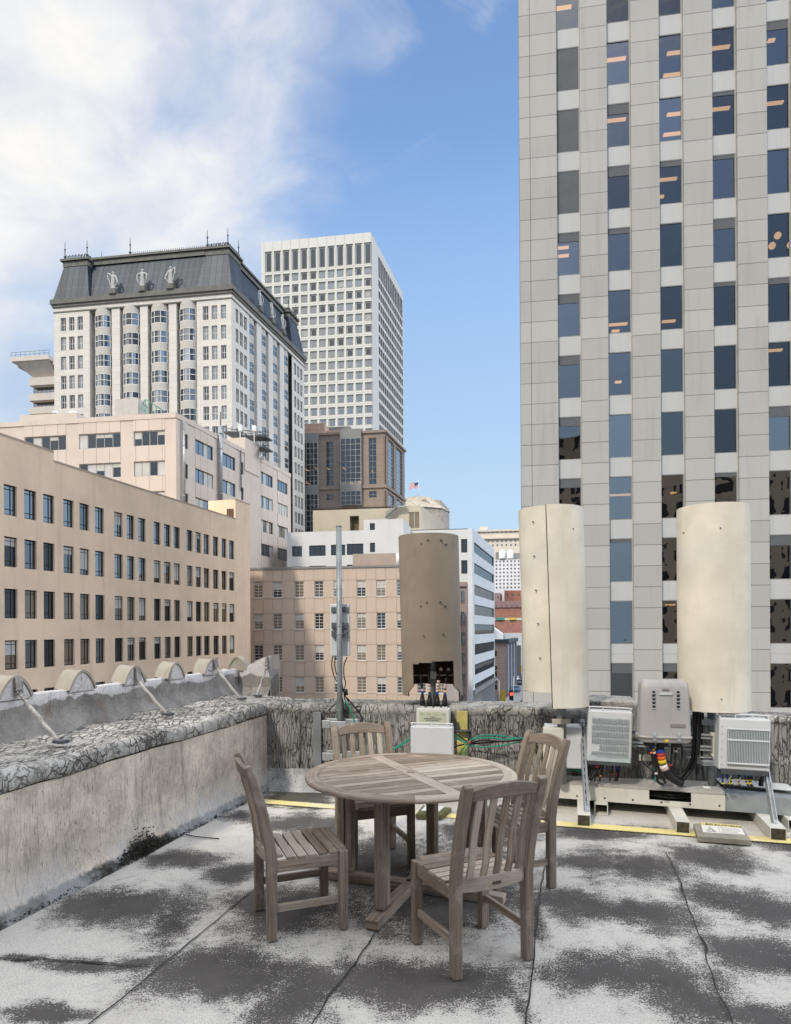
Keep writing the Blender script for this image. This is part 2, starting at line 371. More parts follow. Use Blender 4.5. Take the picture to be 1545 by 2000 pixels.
def tiny(th, name, mat, boxes, kind=None):
    """many small same-kind pieces as one mesh"""
    mb = MB()
    for fn in boxes: fn(mb)
    o = mb.build(name, mat, th, merge=False)
    if kind: o['kind'] = kind
    return o
# ---------------------------------------------------------------- city materials
M['g_tower'] = glass('tower_glass', (.36, .37, .38), .10, .03, .5, .01, see=True)
M['g_tower_low'] = glass('tower_glass_low', (.30, .30, .30), .22, .014, .6, .01, see=True)
M['g_tower_b'] = glass('tower_glass_b', (.30, .32, .36), .055, .03, .6, .01, see=True)
M['g_tower_c'] = glass('tower_glass_c', (.42, .40, .40), .14, .03, .4, .01, see=True)
M['g_dark'] = glass('dark_glass', (.012, .014, .017), .05, .006, 1.2)
M['g_blue'] = glass('blue_glass', (.02, .028, .036), .34, .01, 1.0)
M['g_mid'] = glass('mid_glass', (.03, .033, .036), .20, .012, 1.4)
M['g_warm'] = glass('warm_room_glass', (.17, .13, .08), .08, .008, 1.2)
M['g_shade'] = glass('shaded_room_glass', (.30, .30, .27), .08, .004, 1.2)
M['blind'] = plain('roller_blind', (.50, .49, .45), .08, 1)
M['blindg'] = plain('grey_blind', (.105, .11, .115), .1, 1)
M['f_dark'] = plain('dark_window_frame', (.035, .03, .026), .1)
M['f_white'] = plain('white_window_frame', (.62, .60, .56), .05)
M['f_grey'] = plain('grey_window_frame', (.22, .22, .21), .05)
M['f_alu'] = plain('aluminium_window_frame', (.42, .42, .40), .05, rough=.4)
M['roofing'] = plain('grey_roofing', (.30, .29, .27), .2, .4)
M['dark'] = plain('dark_void', (.02, .02, .02), .2)
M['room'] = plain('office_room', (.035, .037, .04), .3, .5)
M['white'] = plain('white_paint', (.72, .72, .70), .06, 3)
M['galv'] = plain('galvanised_steel', (.38, .40, .41), .18, 9, .45, .1, 60, .55)
M['steel_dark'] = plain('dark_steel', (.06, .065, .07), .2, 9, .5)
M['black'] = plain('black_rubber', (.012, .012, .013), .2, 9, .5)
lamp_m = emit('ceiling_lamp', (1, .56, .22), 1.3)

# ---------------------------------------------------------------- ground, streets
mb = MB(); mb.face([(-3000, -600, GZ), (3000, -600, GZ), (3000, 5000, GZ), (-3000, 5000, GZ)])
struct(mb.build('ground', plain('city_ground', (.10, .10, .10), .2, .05)))
asph = plain('asphalt', (.045, .048, .052), .2, .6, .9, .2, 30)
st = Fac(1090, 100, DA); mb = MB()      # the street that runs away between the white block and the tower
def stq(mb, u0, u1, v0, v1, z, mi=0):
    o = st.o; q = lambda u, v: Vector(((o+DA*v+Vector((DA.y, -DA.x))*u).x, (o+DA*v+Vector((DA.y, -DA.x))*u).y, z))
    mb.face([q(u0, v0), q(u1, v0), q(u1, v1), q(u0, v1)], mi)
stq(mb, -9, 7, -30, 420, GZ+.004); struct(mb.build('road', asph))
mb = MB()
for u in (-3.6, 1.8):
    for v in range(0, 220, 9): stq(mb, u-.07, u+.07, v, v+3, GZ+.008)
struct(mb.build('lane_marking', plain('road_paint', (.6, .6, .56))))
mb = MB()
for (u0, u1) in ((-12.5, -9), (7, 10)):
    a = [st.o+DA*v+Vector((DA.y, -DA.x))*u for u, v in ((u0, -30), (u1, -30), (u1, 420), (u0, 420))]
    lo = [Vector((p.x, p.y, GZ)) for p in a]; hi = [Vector((p.x, p.y, GZ+.14)) for p in a]
    mb.face(hi)
    for k in range(4): mb.face([lo[k], lo[(k+1) % 4], hi[(k+1) % 4], hi[k]])
struct(mb.build('pavement', plain('pavement_concrete', (.30, .30, .29), .1, .5)))

# ================================================================ grey office tower on the right
tf = Fac(1019.5, 41, DC)
TH = empty('office_tower', 'tall grey stone-clad office tower with recessed window columns filling the right side', 'building', tf.pt(20, GZ, -12))
T_row = (tf.Z(1087, 88)-tf.Z(1087, 933))/7; T_h = T_row*.70; T_top = tf.Z(1087, 88)
T_cols = [(tf.S(a, 60), tf.S(b, 60)) for a, b in ((1086, 1132), (1184.5, 1231.5), (1286.5, 1334), (1390.5, 1439), (1497, 1546))]
pitch = T_cols[4][0]-T_cols[3][0]
for k in range(2): T_cols.append((T_cols[4][0]+pitch*(k+1), T_cols[4][1]+pitch*(k+1)))
t_pier = panel('tower_stone', (.37, .36, .33), 40, T_row/3, .022, (.13, .125, .11), off=(0, -(T_top % T_row)+T_row*.12), var=.08, stain=.4)
t_span = panel('tower_spandrel_stone', (.45, .45, .435), 50, 50, .01, var=.02, stain=.22)
zt = T_top+T_row*1+8; mb = MB(); rec = .30
prev = 0
jx = tf.S(1034, 60)
for i, (a, b) in enumerate(T_cols):
    if i == 0:
        tf.box(mb, 0, jx-.012, GZ, zt, -rec, 0); tf.box(mb, jx+.012, a, GZ, zt, -rec, 0)
    else: tf.box(mb, prev, a, GZ, zt, -rec, 0)
    prev = b
tf.box(mb, prev, prev+2, GZ, zt, -rec, 0); send = prev+2
mb.build('pier', t_pier, TH, merge=False)
mb = MB(); holes = []
rows = range(-1, 15)
for (a, b) in T_cols:
    for r in rows: holes.append((a+.02, b-.02, T_top-r*T_row-T_h, T_top-r*T_row))
g = Fac(0, 0, DC, org=tf.pt(0, 0, -rec+.01).xy)
g.holed(mb, .02, send-.02, GZ, zt-.1, holes, .10)
tf2 = lambda s, o: tf.pt(s, 0, o)
def zz(p, z): return Vector((p.x, p.y, z))
W_ = 24
bk_ = lambda s: tf2(s, -rec)+Vector((DA.x, DA.y, 0))*W_
for (p, q) in ((tf2(0, -rec), bk_(0)), (bk_(0), bk_(send)), (bk_(send), tf2(send, -rec))):
    mb.face([zz(p, GZ), zz(q, GZ), zz(q, zt), zz(p, zt)], 0, [(0, GZ), (W_, GZ), (W_, zt), (0, zt)])
mb.face([zz(tf2(0, 0), zt), zz(tf2(send, 0), zt), zz(bk_(send), zt), zz(bk_(0), zt)])
mb.build('wall', t_span, TH, merge=False)
# rooms behind the glass: back wall, floor slabs and party walls
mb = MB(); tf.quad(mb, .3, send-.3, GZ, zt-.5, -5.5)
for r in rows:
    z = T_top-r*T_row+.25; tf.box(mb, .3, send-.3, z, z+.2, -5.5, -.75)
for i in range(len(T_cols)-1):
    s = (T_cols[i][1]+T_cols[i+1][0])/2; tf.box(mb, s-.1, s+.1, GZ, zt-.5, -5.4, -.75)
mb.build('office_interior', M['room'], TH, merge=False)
rs = random.Random(3)
WT_ = {}
for ci, (a, b) in enumerate(T_cols[:5]):
    for r in rows:
        if r > 10: continue
        z1 = T_top-r*T_row; fr = .0
        if ci == 0: fr = {0: .985, 1: .985, 2: .985}.get(r, .22)
        elif rs.random() < .5: fr = rs.choice([.10, .14, .2, .24])
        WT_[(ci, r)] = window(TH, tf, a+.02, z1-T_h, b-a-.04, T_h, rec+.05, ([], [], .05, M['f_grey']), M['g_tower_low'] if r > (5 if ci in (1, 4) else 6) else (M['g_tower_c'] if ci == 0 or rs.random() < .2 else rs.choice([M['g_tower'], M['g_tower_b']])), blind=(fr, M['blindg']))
# lit strip lamps hung in the rooms (seen through the glass), at measured places
def lamp(px, py, wpx, o=1.1):
    s, z = Fac(0, 0, DC, org=tf.pt(0, 0, -rec-o).xy).hit(px, py); wd = wpx/F*(41+o)
    mb = MB(); Fac(0, 0, DC, org=tf.pt(0, 0, -rec-o).xy).box(mb, s-wd/2, s+wd/2, z-.05, z+.05, -.22, 0)
    mb.build('ceiling_lamp', lamp_m, TH)
for px, py, wp in ((1101, 12, 30), (1100, 482, 22), (1100, 498, 22), (1204, 113, 36), (1204, 232, 36), (1320, 100, 30), (1316, 143, 36), (1320, 220, 30), (1316, 259, 36), (1305, 348, 33), (1292, 382, 10),
                   (1408, 90, 33), (1408, 210, 33), (1512, 199, 34), (1508, 76, 12), (1208, 632, 34), (1203, 645, 14), (1307, 626, 24), (1211, 966, 44), (1208, 745, 12), (1316, 962, 10), (1310, 1181, 18), (1512, 683, 30)):
    lamp(px, py, wp)
for px, py in ((1519, 460), (1508, 480), (1544, 478)):
    f3 = Fac(0, 0, DC, org=tf.pt(0, 0, -rec-1.0).xy); s, z = f3.hit(px, py); mb = MB(); c = f3.pt(s, z)
    mb.lathe(c, [(.001, -.2), (.12, -.17), (.2, -.05), (.2, .05), (.12, .17), (.001, .2)], 14); mb.build('globe_lamp', lamp_m, TH)

# ================================================================ long tan building on the left
f1 = Fac(489, 75.5, DA); tan = plain('tan_stucco', (.78, .59, .42), .08, .35, .85, .08, 6, streak=.22)
f1.hit(8, 945)
T1 = empty('tan_office_building', 'long tan stucco building with four rows of dark framed windows along the left', 'building', f1.pt(-20, GZ, -8))
cols1 = [(20, 85), (122, 183), (217, 273), (318, 370), (400, 448), (477, 523), (574, 616), (637, 675), (695, 732), (772, 806), (824, 857), (873, 904), (938, 967), (982, 1010), (1023, 1051), (1070, 1097), (1113, 1137), (1151, 1176)]
sc1 = [(f1.S(a/2.575, 980), f1.S(b/2.575, 980)) for a, b in cols1]
z_r = [(f1.Z(8, a), f1.Z(8, b)) for a, b in ((944.5, 1004.5), (1046.5, 1106), (1149, 1207.5), (1251, 1309))]
zp = z_r[2][0]-z_r[3][0]; z_r.append((z_r[3][0]-zp, z_r[3][1]-zp))
d1 = sc1[1][0]-sc1[0][0]
sc1 = [(sc1[0][0]-2*d1, sc1[0][1]-2*d1), (sc1[0][0]-d1, sc1[0][1]-d1)]+sc1
ztop = f1.Z(60, 868); zst = f1.Z(300, 963); sstep = f1.S(105, 890); sbox = f1.S(460, 1010); zbox = f1.Z(489, 986); s0 = sc1[0][0]-12
holes = [(a, b, z1, z0) for a, b in sc1 for z0, z1 in z_r]
mb = MB(); f1.holed(mb, s0, 0, GZ, zst, holes, .28)
f1.quad(mb, s0, sstep, zst, ztop); f1.quad(mb, sbox, 0, zst, zbox)
Dp = 16.0
def w4(mb, f, a, b, o0, o1, z0, z1, mi=0):
    """four-sided prism between along a..b and outward o0..o1 without its front"""
    f.quad(mb, a, b, z0, z1, o0, mi)
    mb.face([f.pt(a, z0, o0), f.pt(a, z0, o1), f.pt(a, z1, o1), f.pt(a, z1, o0)], mi, [(0, z0), (abs(o1-o0), z0), (abs(o1-o0), z1), (0, z1)])
    mb.face([f.pt(b, z0, o1), f.pt(b, z0, o0), f.pt(b, z1, o0), f.pt(b, z1, o1)], mi, [(0, z0), (abs(o1-o0), z0), (abs(o1-o0), z1), (0, z1)])
    mb.face([f.pt(a, z1, o0), f.pt(b, z1, o0), f.pt(b, z1, o1), f.pt(a, z1, o1)], mi)
w4(mb, f1, s0, 0, -Dp, 0, GZ, zst); w4(mb, f1, s0, sstep, -Dp, 0, zst, ztop)
mb.build('wall', tan, T1, merge=False)
mb = MB(); w4(mb, f1, sbox, 0, -3.4, 0, zst, zbox); mb.build('roof_hut', tan, T1, merge=False)
mb = MB()     # coping lines along the roof edge and a dark hatch on the hut
f1.box(mb, sstep, sbox, zst-.04, zst+.10, -.35, .03); f1.box(mb, s0, sstep, ztop-.04, ztop+.10, -.35, .03); f1.box(mb, sbox, 0, zbox-.04, zbox+.08, -.35, .03)
mb.build('coping', plain('tan_coping', (.42, .33, .25), .1), T1)
fh = Fac(0, 0, DC, org=f1.pt(sbox, 0, 0).xy)
a, z = fh.hit(443, 994); b, z2 = fh.hit(456, 1011); mb = MB(); fh.box(mb, a, b, z2, z, 0, .05); mb.build('hatch', plain('brown_hatch', (.12, .07, .045)), T1)
rs = random.Random(11)
for ri, (z0, z1) in enumerate(z_r):
    for ci, (a, b) in enumerate(sc1):
        p = [M['g_mid'], M['g_blue'], M['g_mid'], M['g_dark'], M['g_shade'], M['g_dark']][rs.randrange(6)] if ri < 2 else [M['g_mid'], M['g_warm'], M['g_dark'], M['g_dark'], M['g_warm']][rs.randrange(5)]
        if ri == 0: p = M['g_blue'] if rs.random() < .7 else M['g_mid']
        bl = (rs.choice([.3, .5, .18, .8]), M['blind']) if rs.random() < (.3 if ri else .08) else None
        window(T1, f1, a, z1, b-a, z0-z1, .20, ([.64] if ci < 16 else [.5], [.2, .86], .07, M['f_dark']), p, blind=bl)

# ================================================================ blush ribbon-window building behind it
B2 = Block('ribbon_window_building', 'blush pink building with ribbon windows and rooftop plant behind the long tan building', 346, 80, -60, 568, 807, spy=1000)
F2, S2 = B2.front, B2.side
k = 2.575; yy = lambda y: 780+y/k
pinkc = panel('blush_panels', (.58, .495, .42), 1.75, 60, .03, (.24, .2, .17), var=.03, stain=.12)
pinkp = plain('blush_render', (.58, .495, .42), .05, .4, streak=.1)
def ribbon(f, th, x0, x1, yt, yb, at, n, panes, blindp=.5, style_m=None):
    """window strip given by pixel columns and top/bottom heights read at column at"""
    a, b = f.S(x0, yy(yt)), f.S(x1, yy(yt)); zt_, zb_ = f.Z(at, yt if yt > 400 else yy(yt)), f.Z(at, yb if yb > 400 else yy(yb))
    return (a, b, zb_, zt_, n, panes, blindp)
fr2 = []; sd2 = []
zt1, zb1 = F2.Z(260, 843), F2.Z(260, 872); zt2, zb2 = F2.Z(261, 902), F2.Z(261, 931); dz2 = zt1-zt2
fx = [(-62, -20, 5), (48, 129, 5), (154, 235.5, 5), (261, 322, 4)]
zrows2 = [(zt1-dz2*i, zb1-dz2*i) for i in range(6)]
for i, (zt_, zb_) in enumerate(zrows2):
    for a, b, n in fx: fr2.append((F2.S(a, 845), F2.S(b, 845), zb_, zt_, n))
sx_ = [(358, 367, 1, 880), (381, 416, 4, 880), (428.5, 459.5, 4, 900), (470.7, 475.5, 0, 920), (509.5, 532.5, 4, 940), (541.3, 561.4, 4, 950)]
for i, (zt_, zb_) in enumerate(zrows2):
    for a, b, n, py in sx_: sd2.append((S2.S(a, py), S2.S(b, py), zb_, zt_, n))
mb = MB(); F2.holed(mb, -B2.L, 0, GZ, B2.z1, [h[:4] for h in fr2], .3); S2.holed(mb, 0, B2.W, GZ, B2.z1, [h[:4] for h in sd2], .3)
B2.rest(mb, 0, 1); mb.build('wall', [pinkp, M['roofing']], B2.th, merge=False)
# cladding bands between the windows
for a, b, n in fx:
    A_, B_ = F2.S(a, 845), F2.S(b, 845)
    zz_ = [F2.Z(261, 815)]+[z for r in zrows2 for z in r]
    for i in range(0, len(zz_)-1, 2): mb = MB(); F2.box(mb, A_, B_, zz_[i+1]+.02, zz_[i]-.02, 0, .06); mb.build('cladding_panel', pinkc, B2.th)
for a, b, n, py in sx_:
    if n == 0: continue
    A_, B_ = S2.S(a, py), S2.S(b, py)
    for i in range(0, len(zz_)-1, 2): mb = MB(); S2.box(mb, A_, B_, zz_[i+1]+.02, zz_[i]-.02, 0, .06); mb.build('cladding_panel', pinkc, B2.th)
mb = MB(); F2.box(mb, -B2.L, .05, B2.z1-.55, B2.z1+.06, .0, .12); S2.box(mb, .0, B2.W, B2.z1-.55, B2.z1+.06, 0, .12)
mb.build('parapet_band', pinkp, B2.th, merge=False)
rs = random.Random(5)
for fac, L_ in ((F2, fr2), (S2, sd2)):
    for (a, b, z0, z1, n) in L_:
        if z1 < -3: continue
        side = fac is S2
        o = window(B2.th, fac, a, z0, b-a, z1-z0, .2, ([i/n for i in range(1, n)] if n > 1 else [], [], .09, M['f_dark'] if side else M['f_alu']), M['g_blue'] if side else M['g_dark'])
        if n > 1:
            for i in range(n):
                if rs.random() < (.35 if side else .6):
                    fr = rs.choice([.3, .5, .97, .97]) if not side else .97; ww = (b-a)/n; x0 = -(b-a)/2+i*ww+.06
                    p = MB(); p.box(x0, x0+ww-.12, -.05, -.012, (z1-z0)*(1-fr), z1-z0-.06); q = p.build('blind', M['blind'], None); q.parent = o
# downpipe, tall flue, slim pipe
def vpipe(th, f, px, y0, y1, r, out, name, m):
    a, z1 = f.hit(px, y0); z0 = f.Z(px, y1); mb = MB(); mb.tube([f.pt(a, z0, out), f.pt(a, z1, out)], r, 10)
    for i in range(5): z = z0+(z1-z0)*(i+.5)/5; mb.tube([f.pt(a, z-.05, out), f.pt(a, z+.05, out)], r*1.25, 10)
    mb.build(name, m, th)
vpipe(B2.th, S2, 354, 822, 985, .16, .35, 'downpipe', M['galv']); vpipe(B2.th, S2, 425.5, 832, 980, .26, .4, 'flue', M['galv']); vpipe(B2.th, S2, 468, 880, 960, .08, .2, 'vent_pipe', M['steel_dark'])
a, z1 = S2.hit(427, 812); mb = MB(); mb.tube([S2.pt(a, z1-1.5, .3), S2.pt(a, z1+.5, .3)], .07, 8); mb.build('flue_mast', M['steel_dark'], B2.th)
# raised lift block on the side parapet
a, b = S2.S(477, 905), S2.S(505, 905); zA = S2.Z(477, 854); mb = MB(); S2.box(mb, a, b, B2.z1-3, zA, -4, .14); mb.build('lift_block', pinkp, B2.th, merge=False)
# rooftop boxes
def roofbox(name, m, px0, px1, y0, dd, depth, th, base, bev=0):
    f = Fac(px1, dd, DC); a = f.S(px0, y0); z = f.Z(px1, y0); mb = MB(); f.box(mb, a, 0, base, z, -depth, 0); return mb.build(name, m, th, bevel=bev), f, a, z
roofbox('low_roof_box', pinkp, 38, 152, 805, 86, 5, B2.th, B2.z1-.6)
for px in (108, 141, 147):
    p = P(px, 806, 87); mb = MB(); mb.tube([p+Vector((0, 0, -1)), p], .22, 10); mb.lathe(p, [(.4, -.1), (.35, .1), (.001, .2)], 12); mb.build('roof_vent', M['white'], B2.th)
U = empty('cooling_unit', 'cream slatted rooftop cooling unit with a green handrail beside it', 'cooling unit', P(250, 800, 84)-Vector((0, 0, 1.5)))
f = Fac(272, 84, DC); a = f.S(225, 780); ztp = f.Z(272, 777); zb = B2.z1-.6; cream = plain('cream_metal', (.50, .465, .415), .06, 2, streak=.2)
mb = MB(); f.box(mb, a, 0, zb, ztp, -2.6, 0); mb.build('casing', cream, U)
mb = MB()
for i in range(3): z = zb+.45+i*.42; f.box(mb, a-.02, .02, z, z+.07, 0, .05)
mb.build('slat', M['f_grey'], U)
greenp = plain('green_painted_steel', (.08, .26, .19), .15, 4)
mb = MB(); g = Fac(0, 0, DC, org=f.pt(.05, 0, 0).xy); x = [g.S(q, 790) for q in (278, 284, 297, 305)]; zt_ = [g.Z(284, 780), g.Z(305, 793)]
g.D
mb.tube([g.pt(x[0], zt_[0]-.6), g.pt(x[1], zt_[0]), g.pt(x[3], zt_[1]), g.pt(x[3], zb)], .06); mb.tube([g.pt(x[1], zt_[0]), g.pt(x[1], zb)], .05); mb.tube([g.pt(x[2], zt_[0]-.5), g.pt(x[2], zb)], .05)
mb.tube([g.pt(x[0], zt_[0]-.9), g.pt(x[2], zb+.2)], .08); mb.tube([g.pt(x[0], zt_[0]-.6, -1.5), g.pt(x[0], zt_[0]-.6, 0)], .05); mb.tube([g.pt(x[1], zt_[0], -1.5), g.pt(x[1], zt_[0], 0)], .05); mb.tube([g.pt(x[3], zt_[1], -1.5), g.pt(x[3], zt_[1], 0)], .05)
mb.build('handrail', greenp, U)
# antenna gantry beyond the flue
G = empty('antenna_gantry', 'dark steel rooftop platforms with railings and white antennas above the blush building', 'gantry', S2.pt(S2.S(490, 900), B2.z1, -4))
mb = MB()
def pl(x0, x1, y, d0=3.2):
    a, b = P(x0, y, 104), P(x1, y, 100); mb.obox((a+b)/2, (b-a)/2, Vector((.3, 1.3, 0)), (0, 0, .12))
pl(445, 468, 849); pl(482, 525, 856); pl(504, 526, 878)
for x0, x1, y0, y1 in ((443, 470, 836, 842), (443, 470, 841, 847), (482, 525, 840, 844), (482, 525, 846, 850), (504, 526, 869, 870), (450, 520, 838, 846)):
    mb.tube([P(x0, y0, 103.4), P(x1, y1, 100)], .045, 6)
for x, y0, y1 in ((443, 828, 848), (453, 833, 852), (467, 840, 856), (475, 840, 872), (497, 838, 890), (504, 838, 898), (514, 845, 898), (524, 840, 896), (508, 842, 890), (519, 850, 898)):
    mb.tube([P(x, y0, 101), P(x, y1, 101)], .05, 6)
for (x0, y0, x1, y1) in ((504, 858, 524, 878), (524, 858, 504, 878), (504, 880, 524, 898), (524, 880, 506, 898)): mb.tube([P(x0, y0, 101), P(x1, y1, 101)], .04, 6)
mb.build('steelwork', M['steel_dark'], G)
for px, py, hw, hh in ((496.5, 837, .30, .42), (469, 836, .25, .5)):
    p = P(px, py, 99); mb = MB(); mb.obox(p, (hw, 0, 0), (0, hw, 0), (0, 0, hh)); mb.tube([p-Vector((0, 0, 2.2)), p], .07, 8); mb.build('antenna', M['white'], G, bevel=.05)

# ================================================================ mansard-roofed tower
B3 = Block('mansard_hotel_tower', 'pale stone tower with a dark mansard roof, curved window bays and roof finials', 456, 118, 105, 594, 571, spy=705)
F3, S3 = B3.front, B3.side
stone = panel('mansard_stone', (.60, .56, .50), 3.0, 1.15, .02, (.36, .34, .31), var=.03, stain=.14)
stone2 = panel('mansard_bay_stone', (.47, .44, .395), 1.2, 1.6, .02, (.36, .34, .31), var=.03, stain=.1)
cornm = plain('dark_cornice', (.15, .145, .125), .15, 1)
k3 = 2.492; X3 = lambda x: x/k3; Y3 = lambda y: 430+y/k3
rowsz = [(F3.Z(X3(1043), Y3(a)), F3.Z(X3(1043), Y3(b))) for a, b in ((415, 482), (516, 582))]
dz = (F3.Z(X3(1043), Y3(415))-F3.Z(X3(1043), Y3(905)))/5; hw_ = rowsz[0][0]-rowsz[0][1]
zr3 = [(rowsz[0][0]-dz*i, rowsz[0][0]-dz*i-hw_) for i in range(12)]
fc = [(295, 321), (336, 362), (377, 403), (987, 1015), (1030, 1058), (1075, 1101)]
fc = [(F3.S(X3(a), 620), F3.S(X3(b), 620)) for a, b in fc]
bays = [(F3.S(X3(a), 620), F3.S(X3(b), 620)) for a, b in ((449, 539), (584, 677), (722, 817), (862, 957))]
lp_, rp_ = F3.S(X3(435), 600), F3.S(X3(957), 600)
sc3 = [(1147, 1160, 480), (1167, 1181, 500), (1187, 1201, 520), (1432, 1441, 740), (1447, 1456, 750), (1462, 1471, 760)]
sc3 = [(S3.S(X3(a), Y3(y)), S3.S(X3(b), Y3(y))) for a, b, y in sc3]
sb3 = [(S3.S(X3(a), Y3(y)), S3.S(X3(b), Y3(y))) for a, b, y in ((1215, 1241, 540), (1275, 1299, 590), (1330, 1355, 640), (1384, 1407, 690))]
zc_b = F3.Z(X3(1043), Y3(385)) # bottom of frieze
mb = MB()
vis = lambda r: r < 7
holes = [(a, b, z1, z0) for a, b in fc for i, (z0, z1) in enumerate(zr3) if i < 7]
F3.holed(mb, -B3.L, lp_, GZ, B3.z1, [h for h in holes if h[1] < lp_], .35); F3.holed(mb, rp_, 0, GZ, B3.z1, [h for h in holes if h[0] > rp_], .35)
F3.quad(mb, lp_, rp_, GZ, B3.z1, -1.7); F3.box(mb, lp_, rp_, zc_b, B3.z1, -1.7, 0)
for a in (lp_, rp_): mb.face([F3.pt(a, GZ), F3.pt(a, GZ, -1.7), F3.pt(a, zc_b, -1.7), F3.pt(a, zc_b)], 0, [(0, GZ), (1.7, GZ), (1.7, zc_b), (0, zc_b)])
for (x0, x1) in ((539+4, 584-2), (681, 718), (820, 858)): F3.box(mb, F3.S(X3(x0), 620), F3.S(X3(x1), 620), GZ, zc_b, -1.7, -.05)
hs = [(a, b, z1, z0) for a, b in sc3 for i, (z0, z1) in enumerate(zr3)]
sl0, sl1 = sc3[2][1]+1.0, sc3[3][0]-1.2
S3.holed(mb, 0, sl0, GZ, B3.z1, [h for h in hs if h[1] < sl0], .35); S3.holed(mb, sl1, B3.W, GZ, B3.z1, [h for h in hs if h[0] > sl1], .35)
S3.quad(mb, sl0, sl1, GZ, B3.z1, -1.0); S3.box(mb, sl0, sl1, zc_b, B3.z1, -1.0, 0)
for i in range(3):
    m_ = (sb3[i][1]+sb3[i+1][0])/2+.25; S3.box(mb, m_-1.0, m_+1.0, GZ, zc_b, -2.0, .02)
B3.rest(mb, 0, 0, .1); mb.build('wall', stone, B3.th, merge=False)
rs = random.Random(8)
stw = ([.5], [.5], .13, M['f_white'])
def p3(side): return rs.choice([M['g_dark'], M['g_mid'], M['g_mid']]) if not side else rs.choice([M['g_blue'], M['g_blue'], M['g_mid']])
for a, b in fc:
    for i, (z0, z1) in enumerate(zr3):
        if i < 7: window(B3.th, F3, a, z1, b-a, z0-z1, .3, stw, p3(0))
nw = 42
for i, (z0, z1) in enumerate(zr3):
    for a, b in sc3:
        if nw < 100: window(B3.th, S3, a, z1, b-a, z0-z1, .3, stw, M['g_mid']); nw += 1
mb = MB()
for i, (z0, z1) in enumerate(zr3):
    for a, b in sc3:
        if 42+i*6 >= 100-3: win_mb(mb, b-a, z0-z1, [.5], [.5], .13, .05, S3.pt((a+b)/2, z1, -.3), Vector((*S3.D, 0)), Vector((*S3.n, 0))); S3.quad(mb, a, b, z1, z0, -.31, 1)
o = mb.build('window', [M['f_white'], M['g_mid']], B3.th, merge=False); o['kind'] = 'stuff'
# curved bays: stone drum, window bands with white grid
def bay(fac, a, b, zrows, bulge, back_, ncol, n_seg=10, gl=None, top=None):
    c = (a+b)/2; hw = (b-a)/2
    pts = []
    for q in range(n_seg+1):
        th = math.pi*(q/n_seg); pts.append((c-hw*math.cos(th), -back_+bulge*math.sin(th)**.8))
    mbs, mbg, mbf = MB(), MB(), MB()
    zs = [top]
    for z0, z1 in zrows: zs += [z0, z1]
    zs.append(zs[-1]-6)
    L = [0]
    for q in range(n_seg): L.append(L[-1]+math.hypot(pts[q+1][0]-pts[q][0], pts[q+1][1]-pts[q][1]))
    prof_ = []
    for j in range(len(zs)-1):
        o2 = -.14 if j % 2 == 1 else 0; prof_ += [(zs[j], o2), (zs[j+1], o2)]
    mbs.grid([[fac.pt(s_, z, o_+o2) for s_, o_ in pts] for z, o2 in prof_], 0, False, [[(L[q], z) for q in range(n_seg+1)] for z, o2 in prof_])
    B = mbs.build('bay', stone2, B3.th, merge=False)
    for j in range(1, len(zs)-1, 2):
        mbg, mbf = MB(), MB()
        for q in range(n_seg):
            (s0_, o0_), (s1_, o1_) = pts[q], pts[q+1]
            mbg.face([fac.pt(s0_, zs[j+1], o0_-.12), fac.pt(s1_, zs[j+1], o1_-.12), fac.pt(s1_, zs[j], o1_-.12), fac.pt(s0_, zs[j], o0_-.12)], gl if gl is not None else rs.choice([0, 0, 1, 1, 2]), smooth=True)
        for zq in (zs[j]-.06, zs[j+1]+.06, (zs[j]+zs[j+1])/2): mbf.sweep([fac.pt(s_, zq, o_-.06) for s_, o_ in pts], .12, .1, (0, 0, 1))
        for q in range(1, n_seg):
            if q % (n_seg//ncol) == 0 or q in (1, n_seg-1): mbf.bar(fac.pt(pts[q][0], zs[j+1], pts[q][1]-.05), fac.pt(pts[q][0], zs[j], pts[q][1]-.05), .1, .1)
        of = mbf.build('bay_window', M['f_white'], B3.th, merge=False)
        og = mbg.build('pane', [M['g_dark'], M['g_mid'], M['g_blue']], None, merge=False); og.parent = of; og.data.transform(Matrix.Translation(-Vector(B3.th.location)))
zbw = [(F3.Z(X3(770), Y3(440)), F3.Z(X3(770), Y3(503)))]; hb_ = zbw[0][0]-zbw[0][1]
zrb = [(zbw[0][0]-dz*i, zbw[0][0]-dz*i-hb_) for i in range(12)]
for a, b in bays: bay(F3, a, b, zrb[:7], 1.9, 1.6, 5, 10, top=zc_b+.2)
for a, b in sb3: bay(S3, a-1.0, b+1.0, zrb, 1.9, 1.9, 3, 6, gl=2, top=zc_b+.2)
